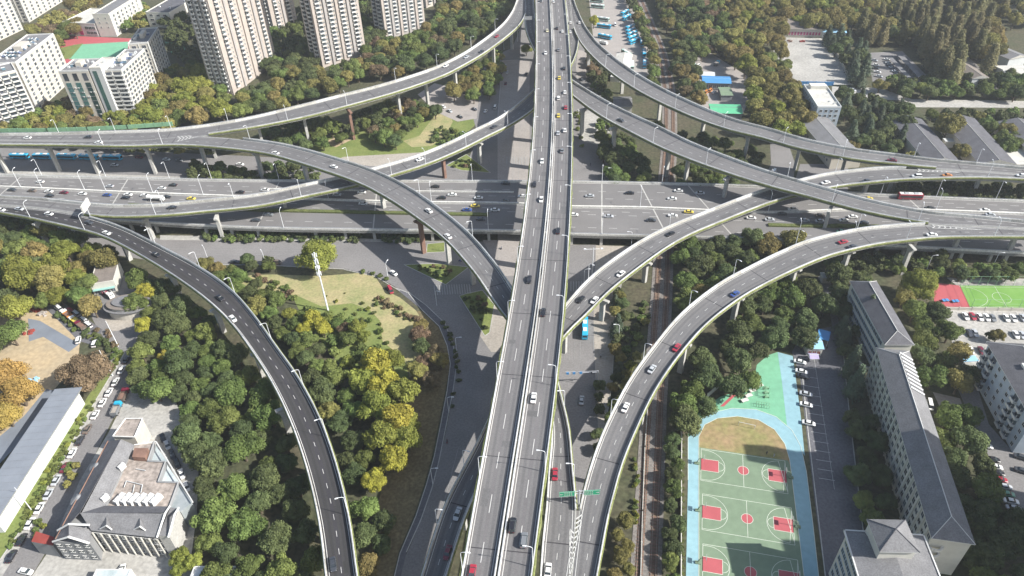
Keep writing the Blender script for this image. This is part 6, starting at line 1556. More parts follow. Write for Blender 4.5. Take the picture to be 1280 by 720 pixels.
for q in ((50,227,'white'),(137,232.5,'silver'),(202,235,'white'),(216,231,'black'),(300,240,'black'),(331,237,'white'),(544,233,'black'),(632,228.5,'dark'),(565,243,'white'),(552,247,'black'),(598,247,'white'),(452,240,'white'),(421,243,'silver'),(653,245,'white'),
 (737,244.5,'silver'),(787,241,'black'),(848,238,'white'),(875,241,'silver'),(840,248,'white'),(15,237,'dark'),(40,238,'brown'),(61,239,'white'),(80,240.5,'maroon'),(103,242,'white'),(62,244.5,'black'),(134,243.5,'blue'),(160,243,'white'),(157,247,'black'),(181,244,'white'),(195,249,'white','tanker'),(208,246,'black'),(239,248,'yellow'),(454,254,'white'),
 (594,257,'yellow'),(584,262,'blue'),(619,262,'white'),(601,273.5,'dark'),(632,251,'dark'),(717,268,'white'),(761,270,'silver'),(814,275,'dark'),(841,269,'white'),(861,264.5,'yellow'),(939,272,'white'),(991,261,'white'),(978,267,'dark'),(962,274,'silver'),(1006,275,'silver'),(1025,276,'silver'),(1025,269,'brown'),(1055,275,'white'),(1066,270.5,'white'),(1080,278,'dark'),(1052,289,'green'),(1085,248,'yellow'),(1137,247,'red','bus'),(1164,262,'dark'),(1231,262.5,'white'),(1238,268,'silver'),(320,275,'dark'),(336,268,'grey')):
    on_hw(*q)
def on_ground(px, py, col, head, where, kind='car', z=0.1, noun=None, ax='y', key='G'):
    """head = photo direction the vehicle points to"""
    p = G(px, py, .7+z); q = G(px+head[0], py+head[1], .7+z); place(kind, col, (p.x, p.y, z), math.atan2(q.y-p.y, q.x-p.x), where, key, noun, ax)
pk_ = (10, 4)
for x, y, c in ((1000,452,'white'),(1002,464,'white'),(1004,470,'black'),(1007.5,492,'silver'),(1008,505.5,'white'),(1011,528.5,'white')): on_ground(x, y, c, (10, 2.2), 'in the bays beside the running track')
lot = 'parked in the row below the football field'
for x, y, c in ((1207,395,'white'),(1216,395,'red'),(1225,396,'white'),(1233.5,396.5,'white'),(1241,397,'grey'),(1258,397,'white'),(1267,397.5,'white'),(1279,397,'silver')): on_ground(x, y, c, (5, 8), lot, ax='x')
for x, y, c in ((1212,416,'dark'),(1219,416,'silver')): on_ground(x, y, c, (5, 9), 'standing in the middle of the pale car park', ax='x')
for x, y, c in ((1270,418,'white'),(1278,418.5,'silver')): on_ground(x, y, c, (5, 9), 'in the car park near the right edge', ax='x')
for x, y, c in ((1201,431,'dark'),(1213,437,'white'),(1205,437,'silver'),(1227,438,'maroon')): on_ground(x, y, c, (4, 8), 'parked beside the teal canopy', ax='x')
low = 'in the parked row at the lower right'
for x, y, c in ((1232,557,'white'),(1241,574,'black'),(1244,583,'white'),(1246.5,590.5,'black'),(1250,599,'red'),(1256,608,'silver'),(1259,617,'green'),(1264,626,'white'),(1267.5,635,'silver'),(1271,644,'white'),(1274,653,'white'),(1277,663,'black'),(1280,673,'white')): on_ground(x, y, c, (10, 1.6), low)
for x, y, c in ((1277,571,'dark'),(1278,588,'dark')): on_ground(x, y, c, (10, 3), 'in front of the right edge apartment block')
on_ground(1162.5, 506, 'white', (2, 9), 'beside the east wall of the long building', 'van')
st = 'parked along the street beside the long shed'
for x, y, c in ((152,462,'white'),(144.5,477,'white'),(136,490,'white'),(128,503,'white'),(119,518,'white'),(109,536,'brown'),(100,550,'black'),(90,566,'white'),(81,584,'maroon'),(70,600,'silver'),(60,617.5,'silver'),(49,635,'white'),(37,654,'white'),(27,674,'black'),(14,695,'black')): on_ground(x, y, c, (6, -10), st)
on_ground(168, 437, 'silver', (4, -9), 'driving up the street beside the west wood'); on_ground(158, 449, 'dark', (5, -8), 'driving on the street just behind the silver car')
on_ground(98, 424.5, 'white', (2, -8), 'at the corner of the construction yard', 'suv'); on_ground(118.5, 429, 'white', (3, -7), 'beside the hedge above the russet tree', 'suv')
for x, y, c in ((203,547,'black'),(209,556,'silver'),(215,568,'black'),(221,579,'black'),(227,592,'white'),(233,608,'white')): on_ground(x, y, c, (3, 8), 'parked beside the slanted glass of the grey building')
on_ground(32, 714, 'white', (9, 2), 'in the yard at the bottom left corner'); on_ground(152, 713, 'white', (2, -8), 'half below the bottom edge beside the glass canopy')
for x, y, c, a in ((155,495,'brown',(6,-13)),(146,512,'green',(5,-11))): on_ground(x, y, c, a, 'parked at the corner of the pale truck yard', 'truck')
for x, y, c in ((84,394,'orange'),(94,402,'yellow'),(101,408,'brown')): on_ground(x, y, c, (-9, -7), 'in the double row of parked lorries on the left', 'truck', ax='x')
for x, y, c in ((60,377,'dark'),(73,385,'white'),(89,389,'maroon'),(95,392,'silver'),(105,400,'white'),(110,406,'white')): on_ground(x, y, c, (-8, -6), 'in the small yard of parked lorries on the left', 'van', ax='x')
on_ground(137, 368.5, 'white', (6, 6), 'in the alley behind the round pavilion', 'truck'); on_ground(128, 363, 'red', (6, 6), 'in the alley behind the round pavilion', 'truck')
co = 'in the coach row behind the highway'
for x in (25, 54, 84, 111.5, 141): on_ground(x, 200+(x-25)*.015-3.5, 'teal', (10, .3), co, 'bus', ax='x', noun='blue coach'.replace('blue ', 'blue '))
on_ground(143, 206, 'silver', (10, .3), 'just in front of the coaches'); on_ground(208, 199, 'white', (10, 1), 'on the street right of the coaches', ax='x'); on_ground(224, 200, 'grey', (10, 1), 'on the street right of the coaches', ax='x'); on_ground(174, 196, 'maroon', (10, .5), 'on the street right of the coaches', ax='x'); on_ground(300, 205, 'white', (10, 1), 'on the street right of the coaches', ax='x')
# street cars
on_ground(492, 341, 'white', (8, 6), 'on the shaded street beside the big park tree'); on_ground(293, 327, 'dark', (10, .3), 'parked beside the trees at the top of the park', ax='x'); on_ground(345,328,'brown',(10,.3),'parked beside the trees at the top of the park', 'van', ax='x')
for x, y, c in ((554,133,'white'),(562,138.5,'silver'),(575,145.5,'black'),(593,136,'dark')): on_ground(x, y, c, (7, 4), 'in the parking area between the curving ramps', ax='x')
on_ground(607, 138.5, 'white', (4, -6), 'on the street just right of the small parking area'); on_ground(619, 134, 'white', (3, -8), 'on the street beside the small parking area', 'van')
for x, y, c in ((632,82,'silver'),(634,90,'white'),(632,104,'maroon')): on_ground(x, y, c, (2, -8), 'on the shaded street beside the topmost viaduct stretch')
on_ground(658, 92, 'dark', (4, -4), 'on the sunlit plaza beside the main viaduct near the top'); 
on_ground(731, 412, 'teal', (0, -10), 'on the street right of the main viaduct', 'bus', noun='blue bus'); on_ground(727, 500, 'silver', (1, -9), 'on the shaded street right of the main viaduct')
on_ground(727, 99, 'dark', (4, 4), 'under the north east ramps beside the main viaduct')
on_ground(488, 362.5, 'red', (4, 8), 'parked on the dry park lawn beside the path', 'van')
on_ground(968, 214, 'white', (4, -9), 'on the pale street below the outer ramp', 'van')
dp = 'in the bus depot'
for x, y, c, h_ in ((746,2,'palegreen',(10,1)),(747,9,'palegreen',(10,1)),(753,25,'palegreen',(10,1.2)),(755,34,'teal',(10,1.2)),(756,47,'teal',(10,2)),(781,17,'teal',(10,-6)),(783,23,'teal',(10,-6)),(788.5,35,'teal',(10,-4)),(789,39.3,'teal',(10,-4)),(790,43.6,'teal',(10,-4)),(791,48,'teal',(10,-4)),(793,52.5,'teal',(10,-4)),(802,54,'teal',(1,10)),(805,67.5,'teal',(.5,10)),(805.5,81,'teal',(.2,10)),(783,68,'green',(8,5)),(790,83,'palegreen',(.5,10))):
    on_ground(x, y, c, h_, dp, 'bus', noun={'teal': 'blue bus', 'palegreen': 'pale roofed bus', 'green': 'green bus'}[c])
on_ground(769, 31, 'white', (1, 8), dp, 'van'); on_ground(754.5, 54, 'white', (8, 2), dp, 'truck')
for x, y, c in ((1109,74,'white'),(1111,78.5,'white'),(1115,84,'silver'),(1119,89,'silver'),(1093,75,'silver'),(1095,81,'white'),(1097,89.5,'white'),(1099,95,'silver'),(1113,81.5,'black'),(1121,93,'black'),(1095,85,'dark')): on_ground(x, y, c, (9, 1.5), 'in the upper right car park')
on_ground(1058, 111, 'white', (8, 3), 'near the gate below the empty yard', ax='x'); on_ground(1066, 112, 'silver', (8, 3), 'near the gate below the empty yard', ax='x')
on_ground(969, 47, 'white', (10, 0), 'at the upper corner of the empty yard', 'van')
for x, y, c, k in ((872,68,'palegreen','van'),(868,82,'palegreen','van'),(873,82,'white','van'),(883,115,'orange','van'),(888,113,'orange','van'),(893,115,'white','car'),(880,121,'orange','car'),(896,80,'green','truck')): on_ground(x, y, c, (6, -5), 'between the market roofs', k, ax='x')
finish_vehicles()

# ================================================================== street lamps
LP = {}
def lamp_meshes(h, arm):
    k = (h, arm)
    if k not in LP:
        b = MB(); b.tube((0, 0, 0), (0, 0, h-.8), .13, .08, 7); pm = b.mesh('pole', 'lamp_white')
        b = MB(); P = [Vector((arm*(1-math.cos(t*math.pi/2)), 0, h-.8+.8*math.sin(t*math.pi/2))) for t in (0, .25, .5, .75, 1)]
        for p, q in zip(P[:-1], P[1:]): b.tube(p, q, .08, .07, 6)
        am = b.mesh('arm', 'lamp_white'); b = MB(); b.box((arm+.45, 0, h-.1), (1.0, .34, .16), top=.8); hm = b.mesh('lamp_head', 'lamp_white'); LP[k] = (pm, am, hm)
    return LP[k]
LM_ = {}
def lamp(px, py, z, where, toward=None, h=9.5, arm=1.6, both=False, ang=None):
    p = G(px, py, z); r = empty('street_lamp', p)
    if ang is None:
        q = toward; ang = math.atan2(q.y-p.y, q.x-p.x)
    r.rotation_euler.z = ang; pm, am, hm = lamp_meshes(h, arm); child('pole', pm, r); child('arm', am, r); child('lamp_head', hm, r)
    if both: child('arm', am, r, rz=math.pi); child('lamp_head', hm, r, rz=math.pi)
    r['category'] = 'street lamp'; r['group'] = 'street lamps '+where; LM_.setdefault(where, []).append(r); return r
def rlamp(key, px, py, where, h=9.0):
    R = ROADS[key]; z = 18
    for _ in range(3): p = G(px, py, z+1); u, c, n, hh, d = near_s(R, p); z = c.z
    sd_ = 1 if (p-c).dot(n) > 0 else -1; q = c+n*sd_*(hh-.2); r = empty('street_lamp', q+Vector((0, 0, .6)), math.atan2(-n.y*sd_, -n.x*sd_))
    pm, am, hm = lamp_meshes(h, 1.6); child('pole', pm, r); child('arm', am, r); child('lamp_head', hm, r); r['category'] = 'street lamp'; r['group'] = 'street lamps '+where; LM_.setdefault(where, []).append(r)
for k, w_, pts in (('R1', 'along the north west ramp', [(71,166),(142,165),(217,159),(286,154),(361,144),(434,129),(498,105),(553,84),(596,62),(627,40)]), ('R2', 'along the high ramp crossing under the main viaduct', [(131,182),(205,184),(310,173),(436,205),(522,245),(590,299),(705,510),(717,600)]),
  ('R7', 'along the low western ramp', [(375,249),(494,222),(530,207),(592,186),(642,160),(289,251),(199,270),(200,257)]), ('R5', 'along the south west ramp', [(38,272),(103,288),(194,307),(248,333),(297,367),(340,421),(380,482),(407,540),(436,646)]),
  ('R3', 'along the wide ramp over the railway', [(859,387),(804,452),(760,522),(922,342),(991,309),(1246,296),(1140,303),(1069,289)]), ('R6', 'along the inner north east ramp', [(756,147),(811,178),(879,207),(982,224),(1043,254),(1150,279)]),
  ('R8', 'along the outer north east ramp', [(760,85),(798,110),(847,135),(909,159),(979,178),(1051,200),(1140,197),(1222,205)]), ('R4', 'along the low shaded east ramp', [(1232,225),(1051,217),(581,580),(542,665),(735,352)]),
  ('M', 'on the left parapet of the main viaduct', [(574,718),(599,592),(620,480),(636,400),(648,330),(657,262),(663,205),(667,165),(669,130),(670,98),(670,68),(670,42),(670,18)]), ('M', 'on the right parapet of the main viaduct', [(665,702),(680,592),(693,480),(703,390),(710,314),(713,252),(715,202),(716,159),(716,122),(714,87),(711,59),(708,34)])):
    for x, y in pts: rlamp(k, x, y, w_)
nw_ = 'along the cross highway'
def hl(L, px, side, w_):
    a = G(px, 240, ZH)
    # nearest deck point under that photo column
    best = min(range(1, len(L)-1), key=lambda i: abs(PJ((L[i][0], L[i][1], ZH))[0]-px)); p = Vector((L[best][0], L[best][1], ZH+.9)); t = Vector(L[best+1])-Vector(L[best-1]); ang = math.atan2(t.y, t.x)+math.pi/2*side
    r = empty('street_lamp', p, ang); pm, am, hm = lamp_meshes(10.5, 1.6); child('pole', pm, r); child('arm', am, r); child('lamp_head', hm, r); r['category'] = 'street lamp'; r['group'] = 'street lamps '+w_; LM_.setdefault(w_, []).append(r)
for x in (59, 129, 204, 278, 353, 585, 765, 840, 955, 1100, 1165, 1235): hl(LN, x, -1, 'on the far edge of the cross highway')
for x in (29, 61, 106, 132, 183, 260, 420, 548, 800, 976, 1174, 1270): hl(LM, x, 1, 'on the median of the cross highway')
for x in (350, 625, 768, 850, 984, 1063): hl(LF, x, 1, 'on the near edge of the cross highway')
for x, y, dx, dy, w_ in ((261,327,-6,-8,'along the park street'),(333,333,-5,-8,'along the park street'),(485,347,6,-8,'along the park street'),(546,382,8,2,'along the park street'),(571,441,8,0,'along the park street'),(561,516,8,0,'along the park street'),(541,605,8,0,'along the park street'),
   (765,227,-8,0,'on the streets right of the main viaduct'),(730,355,8,0,'on the streets right of the main viaduct'),(773,425,-8,0,'on the streets right of the main viaduct'),(789,308,-8,0,'on the streets right of the main viaduct'),(630,62,8,0,'on the shaded street near the top'),(647,52,8,-4,'on the shaded street near the top'),
   (87,302,-8,0,'under the left end of the south west ramp'),(189,300,-8,0,'under the left end of the south west ramp'),(1158,338,8,0,'under the ramp at the right edge'),(1240,335,8,0,'under the ramp at the right edge'),(1046,345,8,0,'near the campus gate')):
    lamp(x, y, 0, w_, ang=math.atan2(G(x+dx, y+dy).y-G(x, y).y, G(x+dx, y+dy).x-G(x, y).x), h=8.5)
bpy.context.view_layer.update()
for w_, L in LM_.items():
    hor = 'highway' in w_ or 'street' in w_; L.sort(key=lambda o: o.location.x if hor else -o.location.y); number(L, w_, 'white street lamp' if 'viaduct' not in w_ or True else '', 'left' if hor else 'top')
# masts
def mast(px, py, h, r0, label, drums=0, name='mast'):
    p = G(px, py, 0); r = empty(name, p, 0, label, 'mast'); b = MB(); b.tube((0, 0, 0), (0, 0, h), r0, r0*.45, 10); child('pole', b.mesh('pole', 'lamp_white'), r)
    for k in range(drums):
        z = h*(.62+.10*k)
        for a in range(4):
            b = MB(); t = a*1.57+k*.6; b.box((.75, 0, 0), (.3, .45, 1.9)); b.box((.38, 0, .6), (.5, .08, .08)); child('antenna', b.mesh('antenna', 'lamp_white'), r, (0, 0, z), t)
    return r
mast(410, 388, 31, .42, 'tall white telecom mast with stacked antennas rising from the park shrubs', 4)
mast(141, 470, 14, .22, 'upper leaning looking white lamp mast beside the parked white cars', 0, 'lamp_mast'); mast(148, 433, 14, .2, 'white lamp mast at the hedge corner near the pavilion', 0, 'lamp_mast'); mast(39, 637, 12, .15, 'slim white mast in the verge beside the long shed', 0, 'lamp_mast')
def cross_arm(px, py, h, w, label):
    p = G(px, py, 0); r = empty('tall_lamp', p, 0, label, 'street lamp'); b = MB(); b.tube((0, 0, 0), (0, 0, h), .22, .14, 8); child('pole', b.mesh('pole', 'lamp_white'), r)
    b = MB(); b.tube((-w/2, 0, h-.6), (w/2, 0, h-.6), .1, n=6); child('arm', b.mesh('arm', 'lamp_white'), r)
    for s_ in (-1, 1): b = MB(); b.box((s_*w/2, 0, h-.75), (1.0, .5, .5)); child('lamp_head', b.mesh('lamp_head', 'lamp_white'), r)
cross_arm(740, 346, 16, 7.5, 'tall T shaped white lamp mast in front of the cross highway')
# lamp bracket with cameras, sign gantries
def glyphs(parent, x0, x1, z0, z1, rows_, seed, y=-.09):
    """rows of small pale character-like strokes, illegible in the photo"""
    r = random.Random(seed); b = MB(); hh = (z1-z0)/rows_
    for k in range(rows_):
        x = x0; ch = hh*.62
        while x+ch*.9 < x1:
            zb = z0+k*hh+hh*.18
            for q in range(3): b.box((x+ch*.4, y, zb+ch*(.05+.42*q)), (ch*r.choice((.75, .5, .7)), .02, ch*.10))
            for q in range(r.choice((1, 2))): b.box((x+ch*(.2+.4*q), y, zb), (ch*.10, .02, ch))
            x += ch*1.15
    return b.build('lettering', 'white_paint', parent)
def sign_board(name, root, cx, z, w, h, arrow=None, m_='green_sign', seed=1, ry=0):
    b = MB(); b.box((cx, 0, z), (w, .12, h)); o = b.build(name, m_, root); b = MB()
    for x0, x1, z0, z1 in ((cx-w/2+.05, cx+w/2-.05, z+h-.14, z+h-.06), (cx-w/2+.05, cx+w/2-.05, z+.06, z+.14), (cx-w/2+.05, cx-w/2+.13, z+.06, z+h-.06), (cx+w/2-.13, cx+w/2-.05, z+.06, z+h-.06)): b.box(((x0+x1)/2, -.07, z0), (x1-x0, .02, z1-z0))
    b.build('border', 'white_paint', o)
    if arrow:
        b = MB(); ax = cx+arrow*(w/2-.75); zc = z+h/2; b.box((ax, -.08, zc-.09), (.8, .02, .18)); tip = ax+arrow*.55
        b.face([(tip, -.09, zc), (tip-arrow*.45, -.09, zc+.4), (tip-arrow*.45, -.09, zc-.4)] if arrow > 0 else [(tip, -.09, zc), (tip+.45, -.09, zc-.4), (tip+.45, -.09, zc+.4)][::-1]); b.build('arrow', 'white_paint', o)
        glyphs(o, cx-w/2+(.3 if arrow > 0 else 1.5), cx+w/2-(1.5 if arrow > 0 else .3), z+.25, z+h-.2, 2, seed)
    return o
mk('green_sign', (.02, .30, .16), .5, .05, .5)
p = G(723.5, 634, 18.5); root = empty('direction_sign', (p.x, p.y, 18.5), math.radians(2), 'twin green direction sign with white arrows pointing apart above the merging ramps', 'road sign')
b = MB(); b.tube((0, .3, 0), (0, .3, 7.6), .22, n=8); b.build('post', 'steel', root); b = MB(); b.tube((-5, .3, 6.2), (5, .3, 6.2), .12, n=6); b.tube((-5, .3, 7.3), (5, .3, 7.3), .12, n=6); b.build('crossbar', 'steel', root)
sign_board('sign_panel', root, -3.6, 5.6, 4.6, 2.2, -1, seed=3); sign_board('sign_panel', root, 3.6, 5.6, 4.6, 2.2, 1, seed=4)
p = G(113, 270.5, 15); root = empty('variable_message_sign', (p.x, p.y, 15), math.radians(96), 'grey overhead message board seen from behind where the two left ramps part', 'road sign')
b = MB(); b.tube((0, 0, 0), (0, 0, 8.2), .3, n=8); b.build('post', 'steel', root); b = MB(); b.box((0, .0, 4.4), (8.5, .8, 3.6)); b.build('board', 'concrete_pale', root)
b = MB(); [b.box((x, .45, 4.5), (.12, .12, 3.4)) for x in (-3.5, -1.8, 0, 1.8, 3.5)]; [b.box((0, .45, z), (8.3, .1, .1)) for z in (5.2, 6.2, 7.2)]; b.build('rear_frame', 'steel', root)
p = G(655, 36, 21.4); root = empty('direction_sign', (p.x, p.y, 21.4), math.radians(3), 'grey backed sign on an arm where the two top ramps part', 'road sign')
b = MB(); b.tube((0, 0, 0), (0, 0, 8), .2, n=8); b.build('post', 'steel', root); b = MB(); b.box((3.4, 0, 6.2), (5, .15, 2.6)); b.build('sign_panel', 'wall_grey', root); b = MB(); b.tube((0, 0, 7.5), (5.6, 0, 7.5), .1, n=6); b.build('crossbar', 'steel', root)
# slim gantry over the street right of the viaduct
p = G(732, 480, 0); root = empty('traffic_gantry', (p.x, p.y, 0), 0, 'thin traffic light gantry over the lanes of the street right of the main viaduct', 'gantry')
b = MB(); b.tube((4.4, 0, 0), (4.4, 0, 7), .18, n=8); b.build('post', 'steel', root); b = MB(); b.tube((4.4, 0, 6.2), (-8, 0, 6.2), .12, n=6); b.tube((4.4, 0, 6.8), (-8, 0, 6.8), .08, n=6); b.build('beam', 'steel', root)
for x in (-7, -4.6, -2): b = MB(); b.box((x, -.2, 5.7), (1.0, .2, 1.1)); b.build('sign_panel', 'roof_blue', root)
b = MB(); b.box((2, -.2, 5.6), (.4, .3, 1.2)); b.build('traffic_light', 'car_dark' , root)
# ================================================================== markings on the streets
b = MB()
def bars(A, B, n, wpx, lpx, z=.12):
    for k in range(n):
        t = (k+.5)/n; p = G(A[0]+(B[0]-A[0])*t, A[1]+(B[1]-A[1])*t); q = G(A[0]+(B[0]-A[0])*t+lpx[0], A[1]+(B[1]-A[1])*t+lpx[1]); gline(b, [p, q], z, wpx)
bars((541,357), (588,355), 15, .5, (1.5, 12)); bars((632,196), (660,196), 9, .5, (0, 10)); bars((712,352), (742,352), 9, .5, (0, 12))
gline(b, [(741,420),(743.5,450),(745,480),(747,520),(749,562)], .12, .18)
for x in (705, 711.5, 718, 725): gline(b, [(x+1,402),(x,450)], .12, .12)
for x in (636,643,650,657): gline(b, [(x,150),(x-2,225)], .12, .12)
bs = b; b = MB()
for k in range(14):
    x0 = 998.2+k*1.95; y0 = 447+k*11.6; gline(b, [(x0, y0), (x0+20, y0+3.2)], .12, .16)
gline(b, [(1017.5,448),(1043,612)], .12, .1)
for k in range(12):
    gline(b, [(1196+k*8.2, 389.5), (1201+k*8.3, 403.5)], .12, .12)
tag(b.build('parking_bay_lines', 'paint'), kind='structure'); b = bs
gline(b, [(200,311),(330,313),(430,314.5)], .12, .12)
for x in range(215, 420, 26): gline(b, [(x,318.5),(x+11,318.7)], .12, .14)
gline(b, [(573,560),(552,640),(536,705)], .12, .15)
tag(b.build('street_markings', 'paint_worn'), kind='structure')
# ================================================================== sports equipment
def hoop(px, py, ang, label):
    p = G(px, py, .1); r = empty('basketball_hoop', p, ang, label, 'basketball hoop', 'basketball hoops'); b = MB(); b.box((-1.0, 0, 0), (1.6, 1.0, .35)); b.tube((-1.0, 0, .3), (-.6, 0, 2.6), .1, n=6); b.tube((-.6, 0, 2.6), (1.0, 0, 3.3), .08, n=6); b.tube((-1.4, 0, .3), (-.6, 0, 2.5), .06, n=5); child('stand', b.mesh('stand', 'court_green'), r)
    b = MB(); b.box((1.05, 0, 2.9), (.05, 1.8, 1.05)); child('backboard', b.mesh('backboard', 'white_paint'), r); b = MB()
    for k in range(10): a0, a1 = k*.628, (k+1)*.628; b.tube((1.35+.23*math.cos(a0), .23*math.sin(a0), 3.05), (1.35+.23*math.cos(a1), .23*math.sin(a1), 3.05), .02, n=4)
    child('rim', b.mesh('rim', 'roof_red'), r); return r
ca = math.atan2(X1.y, X1.x)
for k, nm in ((0, 'upper'), (1, 'middle'), (2, 'lower')):
    o = (G(876.5, 561), G(878.0, 617.5), G(878.5, 680))[k]
    for s_, sd2 in ((0, 'left'), (27.6, 'right')):
        q = o+X1*(s_-.4 if s_ == 0 else s_+.4)+Y1*6.7; h_ = hoop(0, 0, ca if s_ == 0 else ca+math.pi, '%s end basketball hoop of the %s red keyed court' % (sd2, nm)); h_.location = (q.x, q.y, .1)
p, q = G(922.5, 532), G(943, 536.5); r = empty('football_goal', p, math.atan2(q.y-p.y, q.x-p.x), 'white football goal on the worn grass inside the running track', 'goal'); L = (q-p).length; b = MB()
for a, c in (((0,0,0),(0,0,2)), ((L,0,0),(L,0,2)), ((0,0,2),(L,0,2))): b.tube(a, c, .08, n=6)
child('goal_frame', b.mesh('goal_frame', 'white_paint'), r); b = MB(); 
for a, c in (((0,0,2),(0,1.2,0)), ((L,0,2),(L,1.2,0)), ((0,1.2,0),(L,1.2,0))): b.tube(a, c, .04, n=5)
child('net_bar', b.mesh('net_bar', 'white_paint'), r)
for i, (x, y) in enumerate(((949.5,481.5),(941,487.5),(936,494),(931,500))):
    p = G(x, y, .75); r = empty('concrete_table', (p.x, p.y, .05), .35, '', 'table', 'pale tables on the teal playground'); b = MB(); b.box((0, 0, .72), (2.7, 1.5, .08)); child('tabletop', b.mesh('tabletop', 'concrete_pale'), r)
    for s_ in (-.9, .9): b = MB(); b.box((s_, 0, 0), (.15, 1.0, .72)); child('leg', b.mesh('leg', 'concrete'), r)
    r['label'] = '%s pale outdoor table on the teal playground from the top' % ('first', 'second', 'third', 'fourth')[i]
def frame_gear(px, py, w, d_, h, n, label):
    p = G(px, py, 0); r = empty('climbing_frame', p, ca, label, 'climbing frame'); b = MB()
    for k in range(n+1):
        x = -w/2+w*k/n
        for y in (-d_/2, d_/2): b.tube((x, y, 0), (x, y, h), .06, n=5)
        b.tube((x, -d_/2, h), (x, d_/2, h), .05, n=5)
    child('uprights', b.mesh('uprights', 'green_panel'), r); b = MB()
    for y in (-d_/2, d_/2): b.tube((-w/2, y, h), (w/2, y, h), .06, n=5)
    child('top_bars', b.mesh('top_bars', 'green_panel'), r)
frame_gear(953, 508, 4.5, 1.6, 1.4, 5, 'low bar frame near the running track bend'); frame_gear(955, 492, 1.0, 3.6, 2.2, 3, 'tall bar frame beside the pale tables')
for i in range(3):
    p = G(958.5, 487+i*5.5, 0); r = empty('exercise_bar', p, 0, ('upper', 'middle', 'lower')[i]+' green exercise bars right of the pale tables', 'exercise bar'); b = MB(); [b.tube((x, 0, 0), (x, 0, 2.0), .06, n=5) for x in (-.8, .8)]; b.tube((-.8, 0, 2), (.8, 0, 2), .05, n=5); child('bars', b.mesh('bars', 'green_panel'), r); b = MB(); b.box((0, .5, .1), (1.5, .9, .5)); child('step_box', b.mesh('step_box', 'green_panel'), r)
for x, y, nm in ((1182,375,'left'), (1194.5,376,'right')):
    p = G(x, y, .76); r = empty('ping_pong_table', (p.x, p.y, .07), .1, nm+' blue table tennis table on the red court', 'table'); b = MB(); b.box((0, 0, .72), (2.74, 1.6, .06)); child('tabletop', b.mesh('tabletop', 'roof_blue'), r); b = MB(); b.box((0, 0, .78), (.03, 1.7, .16)); child('net', b.mesh('net', 'white_paint'), r)
    for s_ in (-1, 1): b = MB(); b.box((s_, 0, 0), (.1, 1.2, .72)); child('leg', b.mesh('leg', 'steel'), r)
# light fence round the football field
r = empty('field_fence', (0,0,0), 0, 'tall thin mesh fence posts around the bright green football field', 'fence')
for k in range(10):
    p = G(1200+k*11, 357, 0); b = MB(); b.tube(p, p+Vector((0, 0, 5)), .08, n=5); b.build('post', 'green_panel', r)
for k in range(6):
    p = G(1213+k*20, 386, 0); b = MB(); b.tube(p, p+Vector((0, 0, 5)), .08, n=5); b.build('post', 'green_panel', r)
b = MB()
for (x0, y0), (x1, y1) in (((1200,357),(1299,357)), ((1213,386),(1313,386)), ((1200,357),(1213,386))):
    for z in (.2, 2.5, 5): b.tube(G(x0, y0)+Vector((0,0,z)), G(x1, y1)+Vector((0,0,z)), .05, n=4)
b.build('rails', 'green_panel', r)
# catenary-free railway signals, small yard things
for x, y, lab in ((905,18,''),):
    pass
# bundles and pallets on the construction yard
for i, (x, y, m_, lab) in enumerate(((45,388,'roof_red','reddish pile of building material at the top of the construction yard'),(55,393,'paving_pink','pale pile of building material beside the reddish one'),(28,480,'purple_tent','purple grey tarpaulin heap on the sandy yard'),(41,476,'roof_lightblue','light blue tarpaulin heap on the sandy yard'),(988,52,'rust_clad','brown rubble heap in front of the gatehouse'),(1003,52,'roof_red','red container beside the gatehouse'),(37,416,'roof_red','small red heap near the green tree by the yard'))):
    p = G(x, y, 0); r_ = random.Random(i); b = MB()
    for k in range(7): b.box((r_.uniform(-2, 2), r_.uniform(-1.4, 1.4), k*.004), (r_.uniform(.8, 2), r_.uniform(.6, 1.6), r_.uniform(.4, 1.1)), r_.uniform(0, 3), top=r_.uniform(.6, 1))
    o = b.build('material_pile', m_, None, loc=p); tag(o, lab, 'pile')

